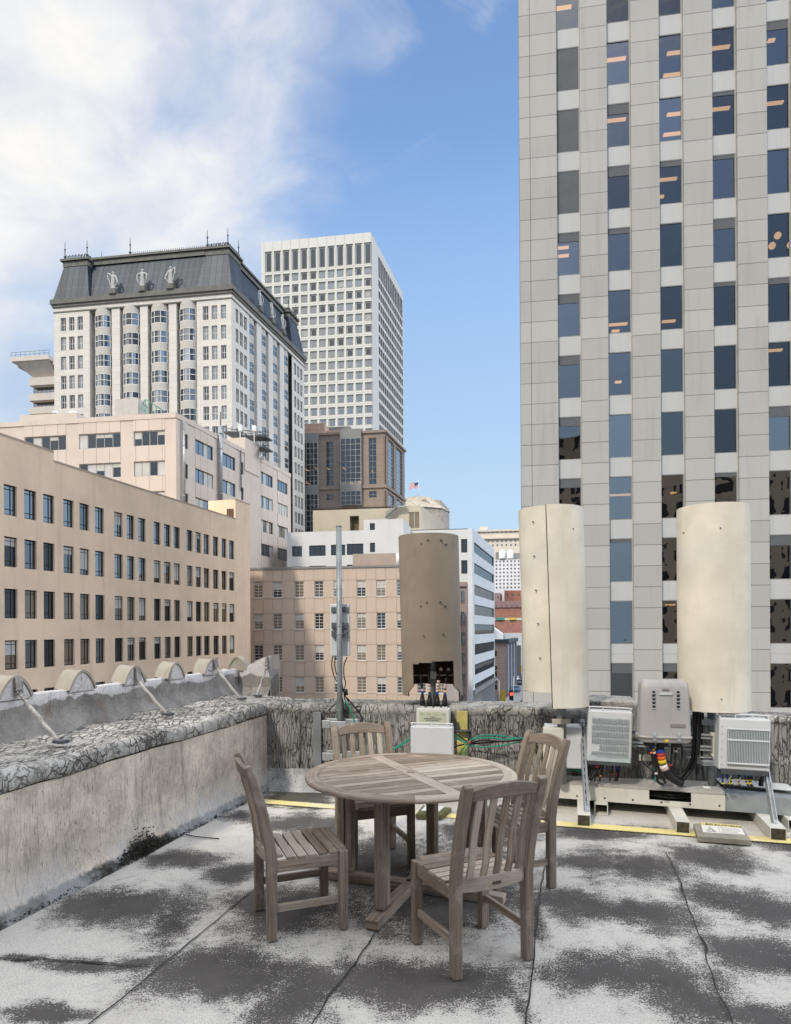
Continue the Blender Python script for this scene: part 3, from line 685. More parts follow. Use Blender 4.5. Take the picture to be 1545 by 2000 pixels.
# frieze, cornice, mansard roof
def ring(mb, z0, z1, out, mi=0):
    F3.box(mb, -B3.L-out, out, z0, z1, -.5, out, mi); S3.box(mb, -out, B3.W+out, z0, z1, -.5, out, mi)
mb = MB(); ring(mb, B3.z1-.1, B3.z1+.4, .25); ring(mb, B3.z1+.4, B3.z1+1.3, .5); ring(mb, zc_b-.15, zc_b+.1, .08); mb.build('cornice', cornm, B3.th)
mb = MB()
for a, b in bays: F3.box(mb, a+.3, b-.3, zc_b+.7, zc_b+.8, 0, .06); F3.box(mb, a+.3, b-.3, B3.z1-1.0, B3.z1-.9, 0, .06)
mb.build('frieze_panel', stone, B3.th)
def roofm():
    t = NT('mansard_metal'); uv = t.coord('UV'); sx = t.n('ShaderNodeSeparateXYZ'); t.l(uv, sx.inputs[0])
    fr = t.math('FRACT', t.math('DIVIDE', sx.outputs[0], 1.15)); seam = t.math('LESS_THAN', fr, .10); seam2 = t.math('LESS_THAN', t.math('FRACT', t.math('DIVIDE', sx.outputs[1], 2.2)), .03)
    pid = t.math('FLOOR', t.math('DIVIDE', sx.outputs[0], 1.15)); wn = t.n('ShaderNodeTexWhiteNoise', noise_dimensions='1D'); t.l(pid, wn.inputs['W'])
    c = t.mix(wn.outputs[0], (.022, .030, .043), (.042, .054, .070)); c = t.mix(seam, c, (.012, .013, .014)); c = t.mix(t.math('MULTIPLY', seam2, .5), c, (.10, .11, .11))
    t.bump(seam, .6, .08); return t.fin(c, .5, .1, .35)
mans = roofm()
zr0 = B3.z1+1.3; ztp = F3.Z(395, 484); ztp2 = F3.Z(447, 473)
def mq(mb, f, a0, a1, i0, i1, o0, o1, z0, z1, slant0=0, slant1=0):
    mb.face([f.pt(a0, z0, o0), f.pt(a1, z0, o0), f.pt(a1+slant1, z1, o1), f.pt(a0+slant0, z1, o1)], 0, [(a0, 0), (a1, 0), (a1+slant1, z1-z0), (a0+slant0, z1-z0)])
ins = 2.1; b0 = -.7                                        # main roof leans in by ins, set back by b0
mb = MB(); pav = []
pts = lambda q: q
def frust(mb, a0, a1, f, out, deep, z0, z1, ins):
    A = [f.pt(a0, z0, out), f.pt(a1, z0, out), f.pt(a1, z0, -deep), f.pt(a0, z0, -deep)]
    T = [f.pt(a0+ins, z1, out-ins), f.pt(a1-ins, z1, out-ins), f.pt(a1-ins, z1, -deep+ins), f.pt(a0+ins, z1, -deep+ins)]
    for k_ in range(4):
        q = (k_+1) % 4; Lk = (A[q]-A[k_]).length; mb.face([A[k_], A[q], T[q], T[k_]], 0, [(0, 0), (Lk, 0), (Lk-ins, z1-z0), (ins, z1-z0)])
    mb.face(T, 0); return T
# footprint is skewed a little; use the real corner points
cA = F3.pt(0, 0); cB = F3.pt(-B3.L, 0); cD = S3.pt(B3.W, 0); cC = cB+(cD-cA)
def skew(mb, u0, u1, v0, v1, z0, z1, ins, mats=0):
    """frustum over the parallelogram u (along front, 0=left) v (away)"""
    ex = (cA-cB).normalized(); ey = (cD-cA).normalized(); q = lambda u, v, z: Vector(((cB+ex*u+ey*v).x, (cB+ex*u+ey*v).y, z))
    A = [(u0, v0), (u1, v0), (u1, v1), (u0, v1)]; T = [(u0+ins, v0+ins), (u1-ins, v0+ins), (u1-ins, v1-ins), (u0+ins, v1-ins)]
    for k_ in range(4):
        r_ = (k_+1) % 4; Lk = math.dist(A[k_], A[r_])
        mb.face([q(*A[k_], z0), q(*A[r_], z0), q(*T[r_], z1), q(*T[k_], z1)], mats, [(0, 0), (Lk, 0), (Lk-ins, z1-z0), (ins, z1-z0)])
    mb.face([q(*p, z1) for p in T], mats); return [q(*p, z1) for p in T]
Lu, Wv = B3.L, B3.W; pu = 8.5+F3.S(X3(435), 600)*0; pl_ = lp_+Lu; pr_ = Lu+rp_
skew(mb, .4, Lu-.4, .4, Wv-.4, zr0, ztp, ins)
tops = []
pwv = sl0
Mr = mb.build('roof', mans, B3.th)
for (u0, u1, v0, v1, zt_) in ((-.1, pl_, -.1, pwv, ztp+.9), (pr_, Lu+.1, -.1, pwv, ztp2), (pr_, Lu+.1, sl1, Wv+.1, ztp+.9), (-.1, pl_, sl1, Wv+.1, ztp+.9)):
    mb = MB(); T = skew(mb, u0, u1, v0, v1, zr0, zt_-1.4, 1.25); mb.build('roof_pavilion', mans, B3.th)
    mb = MB(); skew(mb, u0+1.15, u1-1.15, v0+1.15, v1-1.15, zt_-1.4, zt_-.4, .0); skew(mb, u0+.8, u1-.8, v0+.8, v1-.8, zt_-.4, zt_, .0)
    cc = mb.build('roof_cornice', cornm, B3.th); tops.append((u0+1.4, u1-1.4, v0+1.4, v1-1.4, zt_))
mb = MB(); skew(mb, ins+.1, Lu-ins-.1, ins+.1, Wv-ins-.1, ztp, ztp+.9, 0); skew(mb, ins-.2, Lu-ins+.2, ins-.2, Wv-ins+.2, ztp+.9, ztp+1.3, 0); mb.build('roof_cornice', cornm, B3.th)
ex = (cA-cB).normalized(); ey = (cD-cA).normalized(); qq = lambda u, v, z: Vector(((cB+ex*u+ey*v).x, (cB+ex*u+ey*v).y, z))
def finial(p):
    mb = MB(); mb.lathe(p, [(.18, 0), (.18, .5), (.28, .6), (.10, .8), (.09, 1.9), (.2, 2.05), (.07, 2.2), (.05, 3.2), (.001, 3.6)], 8); mb.build('finial', M['steel_dark'], B3.th)
for (u0, u1, v0, v1, z) in tops:
    for u, v in ((u0, v0), (u1, v0), (u1, v1), (u0, v1)): finial(qq(u, v, z))
    mb = MB()
    for (A_, B_) in (((u0, v0), (u1, v0)), ((u1, v0), (u1, v1))):
        n_ = 7
        for i in range(n_):
            p, q = [Vector(A_)+(Vector(B_)-Vector(A_))*((i+e)/n_) for e in (.12, .85)]
            pp = [qq(p.x+(q.x-p.x)*t_, p.y+(q.y-p.y)*t_, z+.15+.75*math.sin(math.pi*t_)) for t_ in (0, .25, .5, .75, 1)]
            mb.tube(pp, .07, 5); mid = qq(p.x, p.y, z); mb.tube([mid, mid+Vector((0, 0, .8))], .07, 5)
    mb.build('roof_cresting', M['steel_dark'], B3.th)
finial(qq(Lu*.40, ins, ztp+1.3)-Vector((0, 0, .2)))
mb = MB()
for i in range(46): p = qq(Lu*.42+i*.42, ins-.2, ztp+1.3); mb.tube([p, p+Vector((0, 0, .3))], .07, 4)
mb.build('ridge_spikes', M['steel_dark'], B3.th)
# statues in front of the roof
stat = plain('statue_stone', (.40, .39, .37), .12, 2, bump=.3, bscale=5)
def statue(p, ang, tilt, label, grp='robed statues standing along the mansard cornice'):
    T = empty('statue', label, 'statue', p, grp, ang); T.scale = (.9, .9, .9)
    mb = MB(); rows = []
    for z, rx, ry in ((0, .62, .5), (.25, .58, .46), (.8, .5, .42), (1.4, .46, .38), (1.75, .48, .36), (2.1, .40, .32), (2.35, .42, .32), (2.65, .50, .32), (2.85, .42, .28), (2.95, .18, .17), (3.05, .16, .16), (3.2, .24, .26), (3.4, .27, .28), (3.55, .2, .22), (3.63, .02, .02)):
        rows.append([(rx*math.cos(a)*(1+.06*math.sin(a*9+z*2) if z < 2 else 1), ry*math.sin(a)*(1+.06*math.sin(a*9+z*2) if z < 2 else 1), z) for a in [2*math.pi*i/28 for i in range(28)]])
    mb.grid(rows, 0, True, None, True)
    for sx_2, lift in ((-1, tilt), (1, -tilt)):
        el = (sx_2*1.05, -.25, 2.15+lift*.9); hd = (sx_2*.78, -.2, .9+max(lift, 0)*.9)
        mb.tube(smooth_path([(sx_2*.4, 0, 2.72), (sx_2*.85, -.15, 2.5+lift*.7), el, (sx_2*1.0, -.25, 1.5+lift*.5), hd, (sx_2*.5, -.15, .5)], 4), [.19]*8+[.15]*8+[.12]*5, 8)
    o = mb.build('figure', stat, None); o.parent = T
    mb = MB(); mb.box(-.75, .75, -.6, .6, -1.1, 0); o = mb.build('plinth', cornm, None, bevel=.05); o.parent = T
for px, tl, lb in ((223, .9, 'leftmost robed stone statue on the front roof edge, one arm raised to the left'), (280, 0, 'middle robed stone statue on the front roof edge, both arms lowered'), (335, -.9, 'right robed stone statue on the front roof edge, arm raised to the right')):
    a = F3.S(px, 560); p = F3.pt(a, zr0+1.0, .25); statue(p, F3.ang, tl, lb)
for px, py, tl, lb in ((505, 605, 0, 'nearest robed statue on the shaded side roof edge'), (529, 632, .9, 'middle robed statue on the shaded side roof edge'), (550, 655, 0, 'farthest robed statue on the shaded side roof edge, beside the dark recess')):
    a = S3.S(px, py); statue(S3.pt(a, zr0+1.0, .25), S3.ang, tl, lb)
# ================================================================ white gridded tower
B4 = Block('white_grid_tower', 'tall white concrete tower with a deep square window grid behind the mansard tower', 729, 225, 510, 787, 453, spy=600)
F4, S4 = B4.front, B4.side
wst = panel('white_precast', (.60, .58, .53), 60, 60, .01, var=.01, stain=.05)
k2 = 2.861; X4 = lambda x: 480+x/k2; Y4 = lambda y: 430+y/k2
c0 = F4.S(X4(682), Y4(280)); pc = (c0-F4.S(X4(177), Y4(320)))/10; ww = 1.8
hh = F4.Z(X4(682), Y4(264))-F4.Z(X4(682), Y4(298)); pr = (F4.Z(X4(682), Y4(264))-F4.Z(X4(682), Y4(975)))/11
zt0 = F4.Z(X4(682), Y4(264)); zT = (F4.Z(X4(682), Y4(130)), F4.Z(X4(682), Y4(236)))
fcols = [c0-pc*i for i in range(12)]
ns = 14; scols = [S4.S(X4(740), 600)+(B4.W-S4.S(X4(740), 600)-1.0)*(i+.0)/ns+.6 for i in range(ns)]; sw = (B4.W)/ns*.42
rows4 = [(zt0-pr*i, zt0-pr*i-hh) for i in range(20)]
fh_ = [(c-ww/2-.35, c+ww/2+.35, z1-.35, z0+.35) for c in fcols for z0, z1 in rows4]+[(c-ww/2-.35, c+ww/2+.35, zT[1]-.4, zT[0]+.4) for c in fcols]
sh_ = [(c, c+sw+.6, z1-.35, z0+.35) for c in scols for z0, z1 in rows4]+[(c, c+sw+.6, zT[1]-.4, zT[0]+.4) for c in scols]
mb = MB(); F4.holed(mb, -B4.L, 0, GZ, B4.z1, fh_, .42); S4.holed(mb, 0, B4.W, GZ, B4.z1, sh_, 1.25); B4.rest(mb)
mb.build('wall', wst, B4.th, merge=False)
mb = MB()                                                    # joints between the precast units
for c in fcols: F4.box(mb, c-pc/2-.05, c-pc/2+.05, zT[1]-3, B4.z1, -.02, .02)
for z0, z1 in rows4: F4.box(mb, -B4.L, 0, z0+.9, z0+.97, -.02, .015)
mb.build('joint_line', plain('joint_shadow', (.35, .345, .33), .05), B4.th)
rs = random.Random(4); stg = ([], [], .12, M['f_grey'])
n = 0; rest_ = []
for c in fcols:
    F4_ = F4
    window(B4.th, F4, c-ww/2, zT[1], ww, zT[0]-zT[1], .36, stg, M['g_dark'])
for i, (z0, z1) in enumerate(rows4):
    for c in fcols:
        if n < 88 and z0 > F4.Z(600, 1000): window(B4.th, F4, c-ww/2, z1, ww, hh, .36, stg, rs.choice([M['g_mid'], M['g_dark'], M['g_mid'], M['g_shade']] if rs.random() < .3 else [M['g_mid'], M['g_dark']])); n += 1
        else: rest_.append((F4, c-ww/2, ww, z1, hh))
for c in scols:
    for z0, z1 in rows4: rest_.append((S4, c+.3, sw, z1, hh))
    rest_.append((S4, c+.3, sw, zT[1], zT[0]-zT[1]))
mb = MB()
for (f, s, w_, z, h_) in rest_:
    win_mb(mb, w_, h_, [], [], .12, .05, f.pt(s+w_/2, z, -.36 if f is F4 else -1.15), Vector((*f.D, 0)), Vector((*f.n, 0))); f.quad(mb, s, s+w_, z, z+h_, -.35 if f is F4 else -1.14, 1)
    f.quad(mb, s-.4, s+w_+.4, z-.4, z+h_+.4, -.40 if f is F4 else -1.22, 2)
o = mb.build('window', [M['f_grey'], M['g_mid'], wst], B4.th, merge=False); o['kind'] = 'stuff'
mb = MB()
for c in fcols:
    for z0, z1 in rows4+[(zT[0], zT[1])]: F4.quad(mb, c-ww/2-.4, c+ww/2+.4, z1-.4, z0+.4, -.405)
mb.build('window_surround', wst, B4.th)
p = F4.pt(F4.S(633, 450), B4.z1-1, -12); mb = MB(); mb.tube([p, p+Vector((0, 0, 7.5))], [.14, .05], 6); mb.build('roof_mast', M['white'], B4.th)

# ================================================================ cantilevered balcony tower at far left
B5 = Block('balcony_tower', 'cream tower with stacked balconies and a wide cantilevered roof at far left', 112, 150, 61, 150, 735, slen=12)
F5 = B5.front; cr5 = plain('cream_concrete', (.56, .50, .44), .05, .6, streak=.15)
k1 = 2.492; Y1 = lambda y: 430+y/k1; X1 = lambda x: x/k1
mb = MB(); w4(mb, F5, -B5.L, 0, -12, -1.2, GZ, B5.z1); F5.quad(mb, -B5.L, 0, GZ, B5.z1, -1.2)
for y0, y1 in ((768, 806), (846, 880), (912, 945), (978, 1010)):
    F5.box(mb, -B5.L-.2, 0, F5.Z(80, Y1(y1)), F5.Z(80, Y1(y0)), -1.2, .5)
mb.build('wall', cr5, B5.th, merge=False)
for y0, y1 in ((735, 764), (808, 844), (880, 911)):
    a, b = F5.S(X1(190 if y0 < 750 else 155)), -.1; z0, z1 = F5.Z(80, Y1(y1)), F5.Z(80, Y1(y0))
    window(B5.th, F5, a, z0, b-a, z1-z0, 1.12, ([i/6 for i in range(1, 6)], [], .1, M['f_dark']), M['g_mid'])
mb = MB(); zr = F5.Z(80, Y1(702)); a = F5.S(X1(97)); F5.box(mb, a, 0, zr, zr+1.0, -12, 2.5)
mb.face([F5.pt(a+.6, zr, 2.2), F5.pt(0, zr, 2.2), F5.pt(0, B5.z1-1, -1.2), F5.pt(F5.S(X1(190)), B5.z1-1, -1.2)])
for i in range(8): s = a+1+i*2.2; F5.box(mb, s, s+.35, zr-1.0, zr, -1.2, 1.5)
mb.build('roof_slab', cr5, B5.th)
mb = MB()
for i in range(9): s = a+i*(0-a)/8; mb.tube([F5.pt(s, zr+1, 2.3), F5.pt(s, zr+2.1, 2.3)], .05, 5)
for dz_ in (1.5, 2.1): mb.tube([F5.pt(a, zr+dz_, 2.3), F5.pt(0, zr+dz_, 2.3)], .05, 5)
mb.build('railing', M['f_grey'], B5.th)

# ================================================================ granite and glass building
B6 = Block('granite_bay_building', 'brown granite building with tall glass bays between the mansard tower and the tan blocks', 754.5, 150, 575, 790, 843, spy=860)
F6, S6 = B6.front, B6.side
gran = panel('brown_granite', (.25, .20, .165), 2.6, 1.3, .04, (.19, .13, .105), var=.06, stain=.1)
k5 = 2.809; X5 = lambda x: 480+x/k5; Y5 = lambda y: 820+y/k5
Z6 = lambda y: F6.Z(X5(600), Y5(y)); S_ = lambda x: F6.S(X5(x), 900)
strips = [(440, 481, 113, 356, 9), (675, 717, 103, 356, 9), (440, 481, 402, 436, 1), (675, 717, 394, 430, 1)]
holes = [(S_(a), S_(b), Z6(y1), Z6(y0)) for a, b, y0, y1, n_ in strips]
sst = [(S6.S(X5(a), 900), S6.S(X5(b), 900)) for a, b in ((765, 770), (782, 812), (825, 858))]
hs = [(a, b, Z6(y1), Z6(y0)) for a, b in sst for y0, y1 in ((95, 356), (395, 560))]
mb = MB(); F6.holed(mb, -B6.L, 0, GZ, B6.z1, holes, .4); S6.holed(mb, 0, B6.W, GZ, B6.z1, hs, .4); B6.rest(mb)
for f, L0, L1 in ((F6, -B6.L, 0), (S6, 0, B6.W)):
    f.box(mb, L0, L1+.3, Z6(378), Z6(365), 0, .35); f.box(mb, L0, L1+.3, B6.z1-.2, B6.z1+.35, 0, .4)
mb.build('wall', gran, B6.th, merge=False)
for a, b, y0, y1, n_ in strips: window(B6.th, F6, S_(a), Z6(y1), S_(b)-S_(a), Z6(y0)-Z6(y1), .3, ([.5], [i/8 for i in range(1, 8)] if n_ > 1 else [.5], .06, M['f_alu']), M['g_dark'])
for a, b in sst:
    for y0, y1 in ((95, 356), (395, 560)): window(B6.th, S6, a, Z6(y1), b-a, Z6(y0)-Z6(y1), .3, ([.33, .67], [i/12 for i in range(1, 12)], .12, M['f_alu']), M['g_blue'])
fm6 = M['f_alu']
def gbay(x0, x1, y0, y1, n_):
    a, b = S_(x0), S_(x1); mb = MB(); z0, z1 = Z6(y1), Z6(y0)
    F6.box(mb, a, b, z0, z1, 0, .9); o = mb.build('glass_bay', M['g_dark'], B6.th)
    mb = MB(); N_ = 4; 
    for i in range(N_+1): s = a+(b-a)*i/N_; F6.box(mb, s-.035, s+.035, z0, z1, .9, 1.02)
    for i in range(n_+1): z = z0+(z1-z0)*i/n_; F6.box(mb, a-.05, b+.05, z-.035, z+.035, .9, 1.0); F6.box(mb, b, b+.08, z-.07, z+.07, 0, .9)
    for o_ in (.3, .6): F6.box(mb, b, b+.08, z0, z1, o_-.05, o_+.05)
    q = mb.build('glazing_bar', fm6, None); q.data.transform(Matrix.Translation(-Vector(B6.th.location))); q.parent = o
    mb = MB(); F6.box(mb, a-.1, b+.1, z1, z1+2.2, 0, 1.0); q = mb.build('bay_cap', M['f_grey'], None); q.data.transform(Matrix.Translation(-Vector(B6.th.location))); q.parent = o
gbay(318, 400, 120, 362, 8); gbay(525, 635, 108, 358, 8); gbay(318, 400, 405, 612, 7); gbay(525, 635, 395, 470, 3)
pinkm = panel('pink_granite', (.52, .36, .27), 2.0, 1.2, .04, var=.03)
def pxbox(name, m, x0, x1, y0, y1, d, depth, th, D=DC, bevel=0):
    f = Fac(x1, d, D); a = f.S(x0, y0); mb = MB(); f.box(mb, a, 0, f.Z(x1, y1), f.Z(x1, y0), -depth, 0); return mb.build(name, m, th, bevel=bevel)
pxbox('setback', pinkm, 590, X4(447), 826, 845, 156, 10, B6.th); pxbox('setback', M['f_grey'], X4(447), X4(590), 832, 845, 160, 8, B6.th); pxbox('setback', pinkm, X4(447), 700, 838, 846, 154, 8, B6.th)
# warm lamps inside the glass
for px, py, wd in ((602, 920, 9), (604, 946, 8), (675, 918, 8), (688, 946, 8), (727, 920, 6), (641, 915, 6), (704, 943, 5), (620, 917, 5)):
    s, z = F6.hit(px, py); o_ = 1.03 if (px < 622 or 667 < px < 706) else -.2
    mb = MB(); mb.bar(F6.pt(s-wd*.05, z+.25, o_), F6.pt(s+wd*.05, z-.25, o_), .12, .04); mb.build('lamp_strip', lamp_m, B6.th)

# ================================================================ beige plant-room block with stair
B7 = Block('beige_plant_block', 'blank beige block with an outside stair, louvres and one tall opening', 823.5, 128, 611, 867, 987, spy=1010)
F7, S7 = B7.front, B7.side; bei = plain('beige_render', (.47, .41, .31), .05, .3, streak=.1)
Z7 = lambda y: F7.Z(X5(700), Y5(y)); S_ = lambda x: F7.S(X5(x), 1000)
nx_ = S_(882)
lv = (S_(896), S_(952), Z7(600), Z7(512)); dr = (S_(570), S_(621), Z7(606), Z7(523))
mb = MB(); F7.holed(mb, -B7.L, nx_, GZ, B7.z1-.3, [dr], 1.5); F7.holed(mb, nx_, 0, GZ, B7.z1, [lv], .5); mb.face([F7.pt(nx_, GZ), F7.pt(nx_, B7.z1), F7.pt(nx_, B7.z1, -3), F7.pt(nx_, GZ, -3)])
S7.quad(mb, 0, B7.W, GZ, B7.z1); B7.rest(mb, 0, 0, .1); mb.build('wall', bei, B7.th, merge=False)
mb = MB(); F7.quad(mb, dr[0], dr[1], dr[2], dr[3], -1.5); mb.build('recess', plain('recess_brown', (.15, .12, .08), .3, 1), B7.th)
mb = MB(); F7.quad(mb, lv[0], lv[1], lv[2], lv[3], -.45); mb.build('louvre_back', M['dark'], B7.th)
mb = MB()
for i in range(15): z = lv[2]+(lv[3]-lv[2])*(i+.5)/15; mb.bar(F7.pt(lv[0], z, -.2), F7.pt(lv[1], z, -.2), .04, .32, side=(0, .6, .8))
F7.box(mb, (lv[0]+lv[1])/2-.05, (lv[0]+lv[1])/2+.05, lv[2], lv[3], -.4, -.05); mb.build('louvre', bei, B7.th)
mb = MB(); A_, B_ = F7.pt(S_(772), Z7(545), .8), F7.pt(S_(835), Z7(487), .8); mb.bar(A_, B_, .25, .35, side=(0, 0, 1)); C_ = F7.pt(S_(882), Z7(485), .8); mb.bar(B_, C_, .25, .9, side=(0, 0, 1))
for i in range(12): p = A_+(B_-A_)*i/11; mb.obox(p+Vector((0, -.1, .2)), (.18, 0, 0), (0, .5, 0), (0, 0, .04))
mb.build('stair', M['galv'], B7.th)
mb = MB()
for dz_ in (.55, 1.05): mb.tube([A_+Vector((0, 0, dz_)), B_+Vector((0, 0, dz_)), C_+Vector((0, 0, dz_))], .05, 5)
for i in range(7): p = A_+(B_-A_)*i/6; mb.tube([p, p+Vector((0, 0, 1.05))], .05, 5)
for i in range(4): p = B_+(C_-B_)*i/3; mb.tube([p, p+Vector((0, 0, 1.05))], .05, 5)
mb.build('stair_rail', M['f_grey'], B7.th)

# domed building with the flag
dd = 190
D8 = empty('domed_building', 'pale building with an ornate dome and flagpole peeping over the beige block', 'building', Vector((*P(820, 990, dd+6).xy, GZ)))
ps = plain('pale_ornate_stone', (.42, .37, .30), .25, 1.2, streak=.2)
c = P(818, 990, dd+6); zb = P(818, 990, dd+6).z; zt_ = P(818, 972, dd+6).z
mb = MB(); rr = 9; mb.lathe(Vector((c.x, c.y, 0)), [(rr*1.0, GZ), (rr*1.0, zb-2), (rr*1.04, zb-1.6), (rr*.95, zb-1), (rr*.55, zt_-.9), (rr*.50, zt_-.4), (rr*.3, zt_), (.001, zt_+.2)], 8, smooth=False)
mb.build('dome', ps, D8)
mb = MB(); f = Fac(845, dd, DC)
for px, py in ((828, 977), (836, 984), (843, 991)):
    p = P(px, py, dd); mb.lathe(p-Vector((0, 0, 1.4)), [(.8, -.6), (.9, .2), (.3, .6), (.75, 1.2), (.6, 1.9), (.1, 2.3), (.001, 2.4)], 10)
mb.build('roof_urn', ps, D8)
mb = MB(); mb.obox(P(837, 1010, dd+12), (5, -1, 0), (2, 8, 0), (0, 0, 3.6)); mb.build('side_roof', ps, D8)
FL = empty('flag', 'small red white and blue striped flag flying from a thin pole above the dome', 'flag', P(818, 972, dd))
mb = MB(); mb.tube([P(818, 974, dd), P(817.5, 938, dd)], [.09, .05], 6); mb.build('pole', M['white'], FL)
fr_, fw_, fb_ = plain('flag_red', (.55, .08, .07)), plain('flag_white', (.75, .72, .70)), plain('flag_blue', (.05, .08, .22))
mb = MB(); q0, q1 = P(817, 940.5, dd), P(817, 951.5, dd)
for i in range(14):
    for j in range(13):
        def g(u, v): return q0+(q1-q0)*v+Vector((-1, 0, 0))*u*2.6+Vector((0, 0, -1))*(u*.75+.15*math.sin(u*7))+Vector((0, 1, 0))*.25*math.sin(u*8)
        u0, u1, v0, v1 = i/14, (i+1)/14, j/13, (j+1)/13
        mb.face([g(u0, v0), g(u1, v0), g(u1, v1), g(u0, v1)], 2 if (i < 6 and j < 7) else (0 if j % 2 == 0 else 1))
mb.build('flag_cloth', [fr_, fw_, fb_], FL)

# ================================================================ white block with ribbon windows down the street
B9 = Block('white_ribbon_block', 'white office block with dark ribbon windows along its street side', 923.5, 108, 770, 966, 1032, spy=1200)
F9, S9 = B9.front, B9.side
wp = plain('white_office_paint', (.60, .60, .585), .04, .3, streak=.06); marb = panel('white_marble', (.60, .61, .615), 2.2, 1.75, .012, (.5, .5, .5), var=.03, stain=.12)
X9 = lambda x: 900+x/5.557; Y9 = lambda y: 1020+y/5.557
rw = [(215, 330), (440, 555), (675, 790), (890, 1005), (1105, 1220), (1325, 1445), (1545, 1665), (1760, 1880)]
rw = [(S9.Z(X9(148), Y9(a)), S9.Z(X9(148), Y9(b))) for a, b in rw]
sa = S9.S(X9(150), 1200); hs = [(sa, B9.W-.8, b, a) for a, b in rw]
fw9 = [(F9.S(X9(5), 1100), F9.S(X9(72), 1100), b-.2, a+.25) for a, b in rw]
mb = MB(); F9.holed(mb, -B9.L, F9.S(X9(78), 1100), GZ, B9.z1-.1, [h for h in fw9], .3); B9.rest(mb, 0, 0, .3); mb.build('wall', wp, B9.th, merge=False)
mb = MB(); F9.box(mb, F9.S(X9(78), 1100), 0, GZ, B9.z1, -.5, .02); S9.holed(mb, 0, B9.W, -9.0, B9.z1, hs, .25); mb.build('marble_cladding', marb, B9.th, merge=False)
mb = MB(); S9.quad(mb, 0, B9.W, GZ, -9, -2.5); S9.box(mb, 0, B9.W, -9.3, -8.6, -2.5, .3); mb.build('ground_floor', M['f_grey'], B9.th)
rs = random.Random(2)
refw = [M['g_mid'], M['g_mid'], M['g_warm'], M['g_warm'], M['g_warm'], M['g_dark'], M['g_dark'], M['g_dark']]
for (a, b, z0, z1), gm in zip(hs, refw): window(B9.th, S9, a, z0, b-a, z1-z0, .2, ([i/18 for i in range(1, 18)], [], .07, M['f_dark']), gm)
for a, b, z0, z1 in fw9: window(B9.th, F9, a, z0, b-a, z1-z0, .2, ([.25], [], .1, M['f_dark']), M['g_dark'])

# white stepped building in the middle distance, left of the brown shroud
BA = Block('white_stepped_building', 'low white stepped building with dark square windows above the pink panelled block', 789, 100, 560, 800, 1037, slen=14)
FA = BA.front; S_ = lambda x: FA.S(X5(x), 1050); ZA = lambda y: FA.Z(X5(650), Y5(y))
zlow = ZA(606); zhi = ZA(549)
wn = [(253, 308, 684, 742), (347, 438, 682, 741), (467, 545, 681, 740), (554, 645, 678, 739), (681, 709, 675, 727), (253, 308, 797, 850), (347, 438, 795, 850), (554, 590, 793, 850)]
wn = [(S_(a), S_(b), ZA(d_), ZA(c_)) for a, b, c_, d_ in wn]; up_ = (S_(681), S_(709), ZA(612), ZA(568))
mb = MB(); FA.holed(mb, -BA.L, 0, GZ, zlow, wn, .3); FA.holed(mb, S_(648), 0, zlow, zhi, [up_], .3)
w4(mb, FA, -BA.L, 0, -14, 0, GZ, zlow); w4(mb, FA, S_(648), 0, -9, 0, zlow, zhi)
mb.build('wall', wp, BA.th, merge=False)
for a, b, z0, z1 in wn+[up_]: window(BA.th, FA, a, z0, b-a, z1-z0, .2, ([.33, .67] if b-a > 2.4 else [.55], [], .08, M['f_dark']), M['g_dark'])
# grey curved corner building glimpsed beside the shroud
BB = Block('pink_corner_building', 'narrow brown-pink corner building squeezed between the brown shroud and white block', 912, 92, 880, 930, 1137, slen=5)
mb = MB(); f = BB.front; f.box(mb, -BB.L, 0, GZ, BB.z1, -5, 0); f.box(mb, -BB.L, .1, BB.z1-.6, BB.z1, 0, .3); mb.build('wall', plain('brown_pink_stone', (.30, .23, .21), .1, .5), BB.th)
for i in range(7):
    z = BB.z1-1.2-i*2.9; mb = MB(); window(BB.th, f, f.S(900), z-1.7, f.S(908)-f.S(900), 1.7, -.06, ([.5], [], .06, M['f_grey']), M['g_mid'])
    mb.box(0, .01, 0, .01, 0, .01)

# ================================================================ pink panelled block facing the roof
BC = Block('pink_panelled_block', 'pink beige panelled block with four rows of white framed windows facing the roof', 872, 78.5, 480, 930, 1103, slen=8, spy=1200)
FC = BC.front; S_ = lambda x: FC.S(X5(x), 1220); ZC = lambda y: FC.Z(X5(400), Y5(y))
pk = panel('pink_beige_panels', (.52, .42, .335), 200, 200, .01, var=.02, stain=.3); pk2 = plain('pink_beige_joint', (.30, .22, .17), .1)
lx = [45, 150, 270, 378, 484, 610, 718, 830, 938, 1046]; cw = [(S_(a), S_(a+50)) for a in lx]
zz_ = [(885, 972), (1062, 1147), (1236, 1320), (1410, 1496)]; zz_ = [(ZC(a), ZC(b)) for a, b in zz_]; zz_.append((zz_[3][0]-(zz_[2][0]-zz_[3][0]), zz_[3][1]-(zz_[2][0]-zz_[3][0])))
holes = [(a, b, z1, z0) for a, b in cw for z0, z1 in zz_ if b < 0]
mb = MB(); FC.holed(mb, -BC.L, 0, GZ, BC.z1, holes, .22); BC.side.quad(mb, 0, BC.W, GZ, BC.z1); BC.rest(mb, 0, 1); mb.build('wall', [pk, M['roofing']], BC.th, merge=False)
mb = MB()
for z0, z1 in zz_:
    for z in (z0+.08, z1-.08): FC.box(mb, -BC.L, 0, z-.02, z+.02, -.02, .014)
for a, b in cw:
    if b > 0: continue
    for s in (a-.05, b+.05):
        for i in range(len(zz_)):
            FC.box(mb, s-.02, s+.02, zz_[i][0], BC.z1-.25 if i == 0 else zz_[i-1][1], -.02, .012)
mb.build('panel_joint', pk2, BC.th, merge=False)
